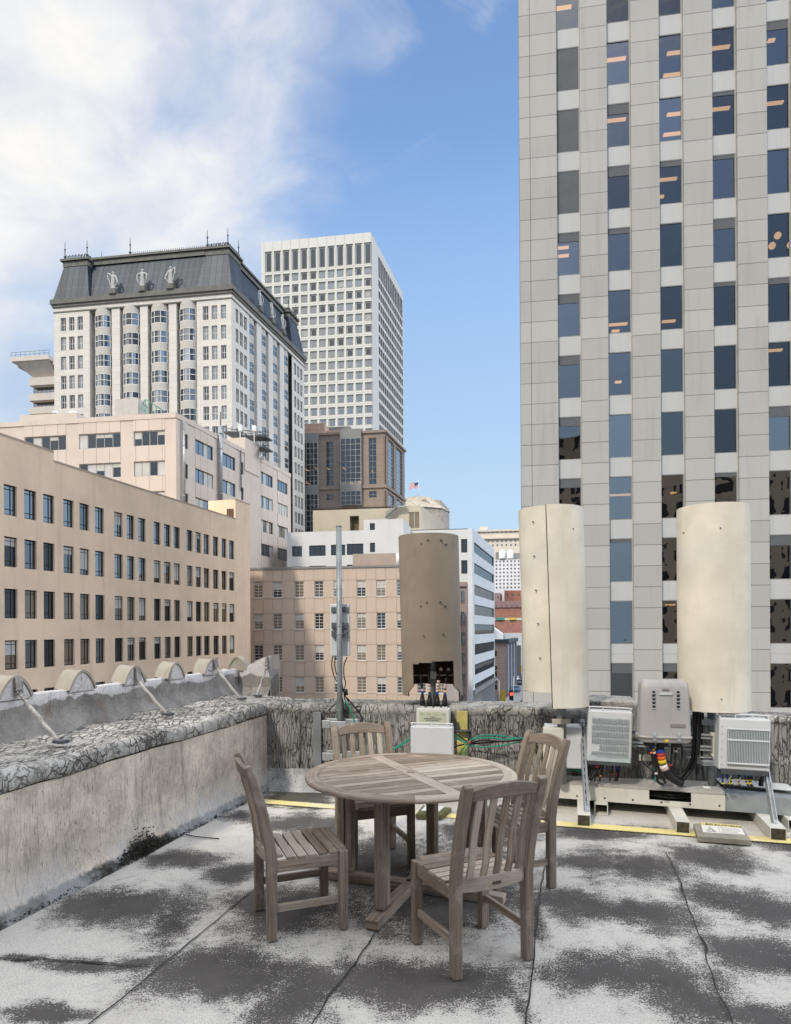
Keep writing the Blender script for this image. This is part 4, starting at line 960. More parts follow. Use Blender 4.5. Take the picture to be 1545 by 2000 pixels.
mb = MB(); FC.box(mb, -BC.L, .1, BC.z1-.15, BC.z1+.1, -.4, .12); mb.build('coping', M['f_grey'], BC.th)
rs = random.Random(21)
for a, b in cw:
    if b > 0: continue
    for i, (z0, z1) in enumerate(zz_):
        bl = (rs.choice([.45, .5, .3, .15, .6]), M['blind']) if rs.random() < .6 else None
        window(BC.th, FC, a, z1, b-a, z0-z1, .16, ([.5], [.2, .4, .6, .8], .07, M['f_white']), rs.choice([M['g_warm'], M['g_dark'], M['g_warm'], M['g_mid']]), blind=bl)
        mb = MB(); FC.box(mb, a-.05, b+.05, z1-.1, z1, 0, .07); mb.build('sill', M['f_white'], BC.th)
pxbox('roof_hut', plain('taupe_render', (.36, .29, .24), .06, .5), 689, 775, 1080, 1106, 84, 6, BC.th)
vp = P(777, 1105, 83.5); mb = MB(); mb.tube([vp, vp+Vector((0, 0, 1.6))], .22, 10); mb.build('roof_vent', M['white'], BC.th)

# ================================================================ far end of the street
def farblock(name, label, x0, x1, y0, d, dep, col, rows_, nwin, wpx, y1=None, m=None, gm=None):
    B = Block(name, label, x1, d, x0, x1+5, y0, slen=dep); f = B.front
    m = m or plain(name+'_wall', col, .05, .2, streak=.1); hs = []
    for (ya, yb) in rows_:
        for i in range(nwin):
            c = -B.L*(1-(i+.5)/nwin); ww_ = wpx/F*d/2; hs.append((c-ww_, c+ww_, f.Z(x0, yb), f.Z(x0, ya)))
    mb = MB(); f.holed(mb, -B.L, 0, GZ-5, B.z1, hs, .3); B.side.quad(mb, 0, B.W, GZ, B.z1); B.rest(mb, 0, 0, .2); mb.build('wall', m, B.th, merge=False)
    if len(hs) <= 100:
        for a, b, z0, z1 in hs: window(B.th, f, a, z0, b-a, z1-z0, .2, ([], [], .12, M['f_grey']), gm or M['g_mid'])
    return B
Bh = farblock('grand_hotel', 'pale cream hotel with a cornice at the hilltop, at the end of the street', 932, 1030, 1033, 430, 20, (.66, .58, .48), [(1038, 1042), (1056, 1060), (1064, 1068)], 11, 3.2)
f = Bh.front; mb = MB(); f.box(mb, -Bh.L, 0, f.Z(1000, 1052), f.Z(1000, 1049), 0, 1.6); f.box(mb, -Bh.L-.5, .5, Bh.z1-1.2, Bh.z1, 0, 1.2); mb.build('cornice', plain('hotel_cornice', (.62, .55, .46), .05), Bh.th)
pxbox('roof_hut', plain('hotel_hut', (.66, .6, .5), .05), 937, 953, 1028, 1036, 434, 8, Bh.th)
Ba = farblock('white_apartment_block', 'white apartment block with a tight grid of small windows below the hotel', 966, 1032, 1092, 380, 18, (.70, .68, .67), [(1095+i*7.3, 1098.6+i*7.3) for i in range(8)], 9, 3.3)
pxbox('roof_plant', M['f_grey'], 968, 990, 1078, 1093, 384, 8, Ba.th); pxbox('roof_plant', M['f_grey'], 992, 1018, 1080, 1093, 386, 8, Ba.th)
for px in (981, 996):
    p = P(px, 1078, 383); mb = MB(); mb.lathe(p-Vector((0, 0, 4)), [(2.0, 0), (2.0, 4), (1.2, 5), (.001, 5.2)], 12); mb.build('water_tank', M['white'], Ba.th)
br1 = plain('red_brick', (.40, .17, .12), .15, 1.0); br2 = plain('brown_brick', (.33, .16, .12), .2, 1.2)
farblock('red_brick_house', 'small red brick house below the white apartments', 985, 1020, 1153, 330, 12, None, [(1160, 1165)], 3, 2.5, m=br1)
farblock('peach_house', 'little peach house left of the red brick house', 962, 977, 1158, 332, 10, (.60, .40, .32), [(1165, 1169)], 2, 2.5)
Bs = farblock('brown_roofed_hall', 'long brick hall with a brown tiled roof across the end of the street', 955, 1035, 1186, 290, 14, None, [(1183, 1185)], 8, 3, m=br2)
f = Bs.front; mb = MB(); zt_ = f.Z(1000, 1172); mb.face([f.pt(-Bs.L, Bs.z1, .6), f.pt(0, Bs.z1, .6), f.pt(-1, zt_, -7), f.pt(-Bs.L+1, zt_, -7)]); mb.face([f.pt(-Bs.L, Bs.z1, -14), f.pt(0, Bs.z1, -14), f.pt(-1, zt_, -7), f.pt(-Bs.L+1, zt_, -7)])
mb.face([f.pt(0, Bs.z1, .6), f.pt(0, Bs.z1, -14), f.pt(-1, zt_, -7)]); mb.face([f.pt(-Bs.L, Bs.z1, .6), f.pt(-Bs.L, Bs.z1, -14), f.pt(-Bs.L+1, zt_, -7)]); mb.build('roof', plain('brown_tiles', (.14, .085, .075), .2, 1), Bs.th)
farblock('brick_terrace', 'red brick terrace with a pale parapet line in front of the brown-roofed hall', 955, 1035, 1212, 262, 10, None, [], 0, 3, m=br1)
f = Fac(1035, 261, DC); t_ = empty('pale_parapet_wall', 'pale cream parapet wall topped with small green awnings before the brick terrace', 'wall', f.pt(-8, GZ))
mb = MB(); a = f.S(955, 1210); f.box(mb, a, 0, f.Z(1000, 1211), f.Z(1000, 1207), -.5, 0); mb.build('coping', plain('cream_coping', (.60, .55, .46), .1), t_)
mb = MB(); f.box(mb, a, 0, GZ, f.Z(1000, 1211), -.6, -.1); mb.build('wall', br2, t_)
mb = MB(); f.box(mb, f.S(968), f.S(985), f.Z(980, 1211), f.Z(980, 1206), 0, .6); mb.build('awning', greenp, t_); mb = MB(); f.box(mb, f.S(995), f.S(1008), f.Z(1000, 1211), f.Z(1000, 1206.5), 0, .6); mb.build('awning', plain('yellow_awning', (.55, .42, .06)), t_)
farblock('grey_end_block', 'plain pale grey block closing the street under a white roof edge', 940, 1040, 1236.5, 226, 12, (.46, .48, .49), [], 0, 3)
f = Fac(1040, 225.5, DC); t_ = empty('gable_roof_shed', 'small white gable-roofed shed before the pale grey block', 'shed', Vector((*P(969, 1240, 222).xy, GZ))); c = P(969, 1238, 222)
mb = MB(); a, b, ap = c+Vector((-3.2, 0, 0)), c+Vector((2.0, 0, 0)), c+Vector((-1.3, 0, 2.4)); off = Vector((1.5, 6, 0))
mb.face([a, b, ap]); mb.face([a+off, b+off, ap+off]); mb.face([a, ap, ap+off, a+off]); mb.face([b, b+off, ap+off, ap]); lo = lambda p: Vector((p.x, p.y, GZ))
for p, q in ((a, b), (b, b+off), (b+off, a+off), (a+off, a)): mb.face([p, q, lo(q), lo(p)])
mb.build('walls_and_roof', M['white'], t_)
# narrow beige house on the street
BD = Block('beige_street_house', 'beige and pink house with dark side windows on the left of the street', 988, 152, 955, 1007, 1256, spy=1280)
f, s = BD.front, BD.side; bst = panel('beige_street_stone', (.42, .31, .25), 30, 1.3, .03, var=.03, stain=.1)
X6 = lambda x: 960+x/12.9; Y6 = lambda y: 1220+y/12.9
sh = [(s.S(X6(a)), s.S(X6(b)), f.Z(988, Y6(y1)), f.Z(988, Y6(y0))) for a, b in ((368, 405), (455, 488), (535, 562)) for y0, y1 in ((640, 770), (850, 1110), (1190, 1440), (1560, 1760))]
fh2 = [(f.S(X6(70)), f.S(X6(130)), f.Z(970, Y6(y1)), f.Z(970, Y6(y0))) for y0, y1 in ((660, 800), (1040, 1140), (1170, 1310), (1340, 1480), (1510, 1640))]
mb = MB(); f.holed(mb, -BD.L, 0, GZ, BD.z1, fh2, .3); mb2 = MB(); s.holed(mb2, 0, BD.W, GZ, BD.z1, sh, .5)
for i in range(4): c = BD.W*i/3.2; s.box(mb2, c, c+.8, GZ, BD.z1, 0, .4)
BD.rest(mb, 0, 0, .2); mb.build('wall', bst, BD.th, merge=False); mb2.build('side_wall', plain('grey_street_stone', (.28, .28, .29), .1, .5), BD.th, merge=False)
for F_, hh_ in ((f, fh2), (s, sh)):
    for a, b, z0, z1 in hh_: window(BD.th, F_, a, z0, b-a, z1-z0, .25, ([], [.5], .1, M['f_dark']), M['g_dark'])
mb = MB(); f.box(mb, -BD.L, .4, BD.z1, BD.z1+.9, -.4, .6); s.box(mb, -.6, BD.W, BD.z1, BD.z1+.9, -.4, .7); mb.build('cornice', M['steel_dark'], BD.th)
farblock('dark_street_house', 'dark slate house farther down the street beyond the beige house', 1000, 1012, 1262, 200, 10, (.07, .07, .08), [], 0, 3)
# street furniture and traffic
redl = emit('red_signal_light', (1, .04, .03), 4)
t_ = empty('traffic_light', 'traffic light showing red on a thin mast down in the street', 'traffic light', fl(1003, 1380, GZ)); b = Vector(t_.location)
d_ = 140; base = P(1002.5, 1400, d_); base.z = GZ; t_.location = base
mb = MB(); mb.tube([base, P(1003, 1321, d_)], [.16, .08], 8); mb.tube([P(1003, 1339, d_), P(1021, 1341, d_)], .07, 6); mb.build('mast', M['white'], t_)
c = P(998.6, 1358, d_); mb = MB(); mb.obox(c, (.42, 0, 0), (0, .25, 0), (0, 0, 1.0)); mb.build('signal_head', M['black'], t_, bevel=.08)
mb = MB(); mb.lathe(Vector((0, 0, 0)), [(.001, .12), (.22, .08), (.34, 0)], 14); o = mb.build('signal_lamp', redl, None); o.location = c+Vector((0, -.26, .28))-base; o.rotation_euler = (R(90), 0, 0); o.parent = t_
t_ = empty('street_lamp', 'cream street lamp post in front of the beige street house', 'street lamp', Vector((*P(974.5, 1380, 138).xy, GZ))); b = Vector(t_.location)
mb = MB(); mb.tube([b, P(974.5, 1329, 138)], [.2, .12], 8); mb.build('post', plain('cream_paint', (.7, .62, .5), .05), t_); mb = MB(); q = P(974.5, 1329, 138); mb.tube([q, q+Vector((-.6, 0, .4)), q+Vector((-1.4, 0, .35))], .09, 6); mb.obox(q+Vector((-1.4, 0, .25)), (.4, 0, 0), (0, .2, 0), (0, 0, .12)); mb.build('lamp_head', M['white'], t_)
yel = plain('yellow_sign_paint', (.52, .33, .02), .08)
for px, py, d_, hw, hh_, lb in ((983, 1361, 137, .45, 1.4, 'tall yellow sign panel at the foot of the beige house'), (1017, 1306, 215, .6, 1.15, 'small yellow banner sign farther up the street')):
    t_ = empty('yellow_sign', lb, 'sign', Vector((*P(px, py, d_).xy, GZ))); p = P(px, py, d_)
    mb = MB(); mb.obox(p, (hw, 0, 0), (0, .06, 0), (0, 0, hh_)); mb.build('sign_panel', yel, t_); mb = MB(); mb.tube([Vector(t_.location), p+Vector((0, .12, -hh_))], .07, 6); mb.build('post', M['f_grey'], t_)
def car(px, py, lb, col, nm='car'):
    d_ = 1.0; r_ = ray(px, py); tt = (GZ-H)/r_.z; p = Vector((r_.x*tt, tt, GZ+.01)); t_ = empty(nm, lb, 'car', p, 'cars down in the street', math.atan2(DA.y, DA.x))
    mb = MB(); prof = [(-2.2, .35), (-2.25, .8), (-1.9, 1.0), (-1.1, 1.05), (-.6, 1.5), (.7, 1.52), (1.3, 1.05), (2.0, .95), (2.25, .7), (2.2, .35)]
    mb.grid([[(x, y, z) for x, z in prof] for y in (-.85, .85)], 0, False); mb.face([(x, -.85, z) for x, z in prof]); mb.face([(x, .85, z) for x, z in prof]); mb.face([(-2.2, -.85, .35), (2.2, -.85, .35), (2.2, .85, .35), (-2.2, .85, .35)])
    o = mb.build('body', plain('car_'+col[0], col[1], .03, rough=.3), None, bevel=.08); o.parent = t_
    mb = MB(); mb.obox((.05, 0, 1.28), (.95, 0, 0), (0, .87, 0), (0, 0, .16)); o = mb.build('window', M['g_dark'], None); o.parent = t_
    for x in (-1.4, 1.4):
        for y in (-.8, .8):
            mb = MB(); mb.tube([(x, y-.12, .34), (x, y+.12, .34)], .34, 12); o = mb.build('wheel', M['black'], None); o.parent = t_
car(1008, 1331, 'pale silver car driving up the middle of the street', ('silver', (.45, .48, .5))); car(1016, 1338, 'dark grey car beside the silver car', ('grey', (.08, .09, .1))); car(1008, 1352, 'blue grey car nearest the red traffic light', ('blue', (.12, .2, .28)))
# behind the camera: neighbours seen in the tower's windows, plus an added sun blocker
nb = panel('neighbour_stone', (.42, .33, .24), 3.2, 3.6, .5, (.50, .40, .29), var=.1); 
def nbld(name, label, x0, x1, y0, y1, z1, m):
    t_ = empty(name, label, 'building', ((x0+x1)/2, (y0+y1)/2, GZ)); mb = MB()
    for (a, b) in (((x0, y0), (x1, y0)), ((x1, y0), (x1, y1)), ((x1, y1), (x0, y1)), ((x0, y1), (x0, y0))):
        L_ = math.dist(a, b); mb.face([(*a, GZ), (*b, GZ), (*b, z1), (*a, z1)], 0, [(0, GZ), (L_, GZ), (L_, z1), (0, z1)])
    mb.face([(x0, y0, z1), (x1, y0, z1), (x1, y1, z1), (x0, y1, z1)]); mb.build('wall', m, t_, merge=False); return t_
def nbmat():
    t = NT('neighbour_facade'); uv = t.coord('UV'); br = t.n('ShaderNodeTexBrick'); br.offset = 0; t.l(uv, br.inputs['Vector']); br.inputs['Scale'].default_value = 1
    br.inputs['Brick Width'].default_value = 3.0; br.inputs['Row Height'].default_value = 3.6; br.inputs['Mortar Size'].default_value = .62; br.inputs['Mortar Smooth'].default_value = 0
    br.inputs['Color1'].default_value = (.03, .03, .035, 1); br.inputs['Color2'].default_value = (.06, .05, .045, 1); br.inputs['Mortar'].default_value = (.62, .47, .32, 1)
    return t.fin(br.outputs[0], .6)
nm = nbmat()
nbld('deck_sun_blocker', 'plain unseen block added behind the viewer to keep the sun off the deck', -9, 4.5, -11, -3.2, 8.5, plain('sun_blocker_render', (.45, .43, .39), .1, .5))  # unseen block added only to keep direct sun off the deck
nbld('rear_tower', 'tan gridded office tower standing behind the roof deck', -2, 14, -52, -38, 36, nm)
nbld('rear_block', 'tan gridded block behind the roof deck on the right', 22, 66, -44, -28, 27, nm)
# ================================================================ roof deck
def deck_mat():
    t = NT('roof_membrane'); v = t.coord()
    at = t.n('ShaderNodeAttribute', attribute_name='wear_shade'); se = t.n('ShaderNodeAttribute', attribute_name='seam')
    big = t.noise(v, 2.2, 6, .6); med = t.noise(v, 9, 6, .7); fine = t.noise(v, 110, 3, .7); gr = t.noise(v, 300, 2, .6)
    vs = t.coord(scale=(1.0, 3.0, 1)); brush = t.noise(vs, 14, 6, .75)
    x = t.math('ADD', at.outputs['Fac'], t.math('MULTIPLY', t.math('SUBTRACT', big, .5), 1.5))
    x = t.math('ADD', x, t.math('MULTIPLY', t.math('SUBTRACT', med, .5), 1.25)); x = t.math('ADD', x, t.math('MULTIPLY', t.math('SUBTRACT', brush, .5), .7))
    x = t.math('ADD', x, t.math('MULTIPLY', t.math('SUBTRACT', fine, .5), 2.6)); x = t.math('ADD', x, t.math('MULTIPLY', t.math('SUBTRACT', gr, .5), .9))
    k = t.ramp(x, .46, .58)
    light = t.mix(t.ramp(fine, .35, .65), (.40, .38, .345), (.60, .575, .53)); light = t.mix(t.ramp(med, .45, .75, 0, .5), light, (.36, .35, .33)); light = t.mix(t.ramp(t.noise(v, 1.3, 3), .5, .75, 0, .5), light, (.42, .39, .35))
    darkc = t.mix(t.ramp(big, .3, .7), (.052, .047, .045), (.085, .078, .073)); darkc = t.mix(t.ramp(gr, .60, .72, 0, .35), darkc, (.22, .215, .21))
    spk = t.ramp(t.voro(v, 16), .035, .055, 1, 0); spk = t.math('MULTIPLY', spk, t.ramp(t.noise(v, 7, 2), .55, .65))
    pep = t.ramp(t.noise(v, 170, 3, .8), .58, .66, 0, .55); light = t.mix(pep, light, (.16, .15, .135)); c = t.mix(k, light, darkc); c = t.mix(spk, c, (.03, .03, .03))
    c = t.mix(se.outputs['Fac'], c, (.028, .027, .026))
    mo = t.n('ShaderNodeAttribute', attribute_name='moss'); c = t.mix(t.math('MULTIPLY', mo.outputs['Fac'], t.ramp(med, .4, .6)), c, (.085, .085, .05))
    t.bump(t.math('ADD', t.math('MULTIPLY', k, -.6), t.math('ADD', fine, t.math('MULTIPLY', big, 2.0))), .25, .006)
    return t.fin(c, .85, 0, .25)
ell = [(305, 1663, 430, 1694), (140, 1735, 360, 1800), (300, 1768, 388, 1832), (410, 1690, 500, 1722), (430, 1590, 530, 1606), (505, 1592, 645, 1622), (512, 1540, 655, 1568), (440, 1738, 640, 1812),
       (300, 1852, 600, 1940), (500, 1880, 660, 1996), (222, 1872, 300, 1898), (640, 1640, 830, 1740), (640, 1720, 1010, 1815), (800, 1650, 1000, 1750), (665, 1880, 930, 1965), (745, 1885, 1010, 1960), (1000, 1745, 1062, 1850),  # worn patches beneath the table also paint in its contact shadow
       (1070, 1614, 1294, 1640), (1080, 1664, 1230, 1706), (1180, 1672, 1328, 1716), (1066, 1742, 1250, 1800), (1150, 1755, 1340, 1812), (1052, 1862, 1290, 1936), (1180, 1872, 1415, 1955), (1310, 1656, 1470, 1698),
       (1346, 1732, 1480, 1786), (1420, 1748, 1560, 1806), (1387, 1830, 1500, 1900), (1450, 1840, 1600, 1918), (1436, 1972, 1600, 2030), (1290, 1905, 1430, 2010), (0, 1868, 110, 1882), (90, 1876, 235, 1900),
       (870, 1600, 1000, 1650), (600, 1600, 700, 1640), (1550, 1640, 1700, 1690), (20, 1965, 150, 1992), (1000, 1900, 1045, 2000), (1480, 1640, 1600, 1660), (560, 1560, 640, 1580)]
E = []
for x0, y0, x1, y1 in ell:
    a, b = fl((x0+x1)/2, y0), fl((x0+x1)/2, min(y1, 2100)); c = (a+b)/2; hw = (x1-x0)/2/F*c.y
    E.append((c.x, c.y, hw*1.16, max((a.y-b.y)/2*1.28, .05)))
u_of = lambda x, y: x*DB.x+y*DB.y; v_of = lambda x, y: x*DA.x+y*DA.y
SEAMS = [-1.97, -1.07, -.224, .60, 1.45, 2.3]
NX, NY = 170, 150; X0_, X1_, Y0_, Y1_ = -3.4, 5.4, .9, 7.6
mb = MB(); rows = []; wear_shade = []; seam = []; moss = []
for j in range(NY+1):
    y = Y0_+(Y1_-Y0_)*j/NY; r_ = []
    for i in range(NX+1):
        x = X0_+(X1_-X0_)*i/NX; n_ = noise.noise(Vector((x*1.3, y*1.3, 0)))
        r_.append((x, y, .004*n_))
        m_ = 9
        wx, wy = x+.17*noise.noise(Vector((x*2.6, y*2.6, 3)))+.05*noise.noise(Vector((x*9, y*9, 3))), y+.10*noise.noise(Vector((x*2.6, y*3.5, 9)))+.04*noise.noise(Vector((x*9, y*9, 5)))
        for (cx, cy, a, b) in E: m_ = min(m_, math.hypot((wx-cx)/a, (wy-cy)/b))
        wear_shade.append(max(-.12, min(1.05, 1.30-.80*m_)))
        moss.append(1.0 if (y > 6.0-.28*(x+1) and x < -.9) else 0)
        seam.append(0)
    rows.append(r_)
mb.grid(rows, 0, True); dk_o = struct(mb.build('roof_deck', deck_mat(), merge=False))
for nm_, arr in (('wear_shade', wear_shade), ('seam', seam), ('moss', moss)):
    a_ = dk_o.data.attributes.new(nm_, 'FLOAT', 'POINT'); a_.data.foreach_set('value', arr)
# lapped membrane seams: thin raised, ragged edges
mb = MB(); rs = random.Random(9)
def seam_line(p0, p1, wd, n=90, jit=.012):
    p0, p1 = Vector(p0), Vector(p1); T = (p1-p0).normalized(); S = Vector((T.y, -T.x)); r0, r1 = [], []
    for i in range(n+1):
        p = p0+(p1-p0)*i/n; w_ = S*(noise.noise(Vector((p.x*1.5, p.y*1.5, 5)))*.025+noise.noise(Vector((p.x*7, p.y*7, 1)))*jit)
        k_ = wd*(.35+.9*abs(noise.noise(Vector((p.x*6, p.y*6, 2))))+(.8 if noise.noise(Vector((p.x*3.1, p.y*3.1, 7))) > .36 else 0))
        r0.append((p.x+w_.x-S.x*.003, p.y+w_.y-S.y*.003, .0085)); r1.append((p.x+w_.x+S.x*k_, p.y+w_.y+S.y*k_, .0085))
    mb.grid([r0, r1], 0, False)
for u in SEAMS:
    seam_line(DB*u+DA*.9, DB*u+DA*(5.1 if u > -1.5 else 5.9), .008)
a, b = fl(-20, 1872), fl(290, 1888); seam_line(a.xy, b.xy, .014, 60, .03); a, b = fl(735, 1720), fl(880, 1640)
o = mb.build('membrane_seam', plain('seam_tar', (.028, .027, .026), .2, 9, .7), merge=False); struct(o)
# yellow line across the deck
ym = NT('yellow_line_paint'); v = ym.coord(); yc = ym.mix(ym.ramp(ym.noise(v, 2.2, 4), .42, .62), (.64, .54, .22), (.60, .55, .38)); al = ym.coord('UV')
sxx = ym.n('ShaderNodeSeparateXYZ'); ym.l(al, sxx.inputs[0]); edge = ym.math('ABSOLUTE', ym.math('SUBTRACT', sxx.outputs[1], .5))
keep = ym.math('LESS_THAN', ym.math('ADD', ym.math('MULTIPLY', edge, 1.7), ym.math('MULTIPLY', ym.noise(v, 120, 3, .7), .9)), 1.12)
ym.val(ym.b.inputs['Alpha'], keep); ylm = ym.fin(yc, .8)
mb = MB(); p0, p1 = fl(462, 1563), fl(1700, 1657); T = (p1-p0); nrm = Vector((-T.y, T.x, 0))  .normalized()*.085; r0, r1, uv0, uv1 = [], [], [], []
for i in range(41):
    p = p0+T*i/40; r0.append((p-nrm).xy.to_3d()+Vector((0, 0, .010))); r1.append((p+nrm).xy.to_3d()+Vector((0, 0, .010))); uv0.append((i, 0)); uv1.append((i, 1))
mb.grid([r0, r1], 0, False, [uv0, uv1]); struct(mb.build('yellow_line', ylm, merge=False))
mb = MB()      # body of the building under the deck
c0_, c1_ = DB*-2.95+DA*-6, DB*6.2+DA*-6; c2_, c3_ = DB*6.2+DA*7.2, DB*-2.95+DA*7.2
q = [Vector((*p, 0)) for p in (c0_, c1_, c2_, c3_)]
for k_ in range(4): a, b = q[k_], q[(k_+1) % 4]; mb.face([(a.x, a.y, GZ), (b.x, b.y, GZ), (b.x, b.y, -.05), (a.x, a.y, -.05)])
mb.face([(p.x, p.y, -.05) for p in q]); struct(mb.build('building_below', plain('own_wall', (.35, .33, .30), .1, .5)))

# ================================================================ parapets
def crack_mat(name, base, dark, scale, stretch=(1, 1, 1), amt=.8, width=.06, stain=.4, rust=0, bump=.5, patch=None, foot=False, scratch=0, pmask=False, pscale=1.2, streaks=0.0, mask_lo=.35, mask_hi=.55):
    t = NT(name); v0 = t.coord(); v = t.coord(scale=stretch); v = t.warp(t.warp(v, 1.7, .35), 7, .12)
    e1 = t.voro(v, scale, 'DISTANCE_TO_EDGE'); e2 = t.voro(v, scale*2.3, 'DISTANCE_TO_EDGE')
    ck = t.math('MAXIMUM', t.ramp(t.math('ADD', e1, t.math('MULTIPLY', t.math('SUBTRACT', t.noise(v0, 13, 4, .7), .5), width*1.6)), .0, width, 1, 0), t.math('MULTIPLY', t.ramp(e2, 0, width*.9, 1, 0), t.ramp(t.noise(v0, 4, 3), .4, .6)))
    ck = t.math('MULTIPLY', ck, t.ramp(t.noise(v0, 1.7, 5, .6), mask_lo, mask_hi)); ck = t.math('MULTIPLY', ck, amt)
    c = t.mix(t.ramp(t.noise(v0, 5, 7, .65), .3, .7), dk(base, .72), dk(base, 1.18))
    c = t.mix(t.math('MULTIPLY', t.ramp(t.noise(v0, 1.6, 6, .6), .45, .7), stain), c, dk(base, .45))
    if patch:
        pz = t.n('ShaderNodeSeparateXYZ'); t.l(v0, pz.inputs[0]); c = t.mix(t.ramp(t.math('ADD', t.noise(t.warp(v0, 2, .3), pscale, 6, .6), t.ramp(pz.outputs[2], .98, 1.16, -.30, .12)), .50, .53), c, patch)
    if streaks:
        s1 = t.noise(t.coord(scale=(7, 7, .55)), 2.2, 7, .7); c = t.mix(t.math('MULTIPLY', t.ramp(s1, .53, .68), streaks), c, dark)
    pit = t.ramp(t.noise(v0, 42, 4, .7), .62, .70); c = t.mix(t.math('MULTIPLY', pit, .75), c, dark)
    c = t.mix(ck, c, dark)
    if scratch:
        s2 = t.noise(t.warp(t.coord(scale=(22, 6, 10) if scratch > .7 else (34, 34, 5)), 1.2, .5), 2.2, 5, .7); c = t.mix(t.math('MULTIPLY', t.ramp(s2, .575, .63), scratch), c, dark)
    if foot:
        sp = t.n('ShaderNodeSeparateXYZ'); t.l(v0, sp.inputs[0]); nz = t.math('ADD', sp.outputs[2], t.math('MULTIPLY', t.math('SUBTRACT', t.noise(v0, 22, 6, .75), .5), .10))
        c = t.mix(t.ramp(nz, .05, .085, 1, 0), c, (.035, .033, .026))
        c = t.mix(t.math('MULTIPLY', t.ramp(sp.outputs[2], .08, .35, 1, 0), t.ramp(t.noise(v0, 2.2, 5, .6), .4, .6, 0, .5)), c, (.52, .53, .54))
    if rust: c = t.mix(t.math('MULTIPLY', t.ramp(t.noise(v0, 3.2, 5), .60, .70), rust), c, (.16, .07, .035))
    t.bump(t.math('ADD', t.math('MULTIPLY', ck, -1.6), t.math('ADD', t.noise(v0, 14, 6, .7), t.math('MULTIPLY', t.noise(v0, 55, 4, .7), .5))), bump, .012)
    return t.fin(c, .85, 0, .25)
m_ledge = crack_mat('cracked_white_coating', (.42, .405, .375), (.05, .046, .04), 8, (2.8, 1.0, 1), 1.0, .12, .45, bump=.8, mask_lo=.28, mask_hi=.44, scratch=.8)
m_lip = crack_mat('white_lip_coating', (.39, .375, .345), (.06, .055, .05), 9, (1.5, 1.2, .8), .9, .07, .8, bump=1.0, mask_lo=.36, mask_hi=.52, scratch=.75)
m_lw = crack_mat('grey_stucco', (.53, .465, .385), (.05, .045, .04), 5, (2.6, 2.6, .5), .22, .04, .45, bump=.6, streaks=.35, patch=None, foot=True, scratch=.55)
m_bw = crack_mat('tarry_cracked_wall', (.27, .262, .245), (.014, .014, .014), 11, (3.0, 3.0, .40), .8, .075, .5, bump=.9, streaks=1.0, mask_lo=.25, mask_hi=.5)
m_ow = crack_mat('flaking_white_wall', (.24, .225, .205), (.05, .045, .04), 4, (1, 1, 1), .25, .03, .6, bump=.7, patch=(.50, .475, .465), pscale=2.2, rust=.3, scratch=.5)
m_sc = plain('tan_scallop_paint', (.30, .27, .22), .12, 2.5, bump=.2, streak=.3)
m_lich = plain('black_lichen', (.055, .053, .044), .5, 30, .95, .9, 90)
Pc = Vector((-1.33, 6.75))                      # inner corner of the two low walls
DL = Vector((.277, .961)).normalized(); NL = Vector((DL.y, -DL.x))   # left wall direction, towards-deck normal
def ext(mb, org, T, Nn, prof, v0, v1, n, jit, tilt=0, mids=None):
    """profile (out, z, mat) swept from v0 to v1 along T with surface noise"""
    rows = []; uvs = []; fine = []
    for k_ in range(len(prof)-1):
        (a, z), (b, y) = prof[k_][:2], prof[k_+1][:2]; m_ = max(1, int(math.hypot(b-a, y-z)/.05))
        for i in range(m_): fine.append((a+(b-a)*i/m_, z+(y-z)*i/m_, prof[k_][2], prof[k_][3]))
    fine.append((*prof[-1][:2], prof[-1][2], prof[-1][3]))
    for (o_, z, mi, jt) in fine:
        r_ = []
        for i in range(n+1):
            v_ = v0+(v1-v0)*i/n; p = org+T*v_+Nn*o_; p3_ = Vector((p.x, p.y, z+tilt*(v_-v1)*min(1, z)))
            q_ = noise.noise(p3_*3.0)*.6+noise.noise(p3_*9)*.4; q2 = noise.noise(p3_*3.3+Vector((7, 1, 2)))
            r_.append(p3_+Vector((Nn.x*q_, Nn.y*q_, q2*.8))*jit*jt)
        rows.append(r_)
    for k_ in range(len(fine)-1): mb.grid([rows[k_], rows[k_+1]], fine[k_][2], True)
W1 = empty('low_wall', 'broad low stucco wall with a cracked white coated ledge along the left of the deck', 'wall', (Pc.x-1, Pc.y-2.5, 0))
mb = MB(); ext(mb, Pc, DL, NL, [(.07, 0, 0, .3), (.02, .06, 0, .8), (0, .2, 0, 1), (0, .755, 0, 1)], -6.2, .02, 110, .012, .012)
mb.build('wall_face', m_lw, W1, merge=True)
mb = MB(); ext(mb, Pc, DL, NL, [(0, .762, 2, .6), (.018, .775, 1, 1.3), (.020, .85, 1, 1.6), (.006, .880, 1, 1.5), (-.04, .889, 0, 1.4), (-.40, .893, 0, 1.6), (-.85, .90, 0, 1)], -6.2, .55, 170, .021, .012)
mb.build('ledge', [m_ledge, m_lip, m_lich], W1, merge=True)
mb = MB()                                       # lichen fillet along the foot of the wall
for i in range(7000):
    v_ = (-6+6.0*rs.random()) if i < 5200 else rs.gauss(-2.05, .17); z_ = abs(rs.gauss(0, .012))
    clump = math.exp(-((v_+2.05)/.17)**2); z_ = abs(rs.gauss(0, .010+.065*clump)); o_ = rs.uniform(.0, .05)+.03*clump*rs.random()
    p = Pc+DL*v_+NL*(o_+.015); s_ = rs.uniform(.004, .012); c_ = Vector((p.x, p.y, z_))
    vv = [c_+Vector((rs.uniform(-1, 1), rs.uniform(-1, 1), rs.uniform(-.6, .8))).normalized()*s_ for _ in range(6)]
    for q_ in ((0, 1, 2), (1, 3, 4), (2, 4, 5), (0, 3, 5), (0, 1, 4)): mb.face([vv[w_] for w_ in q_])
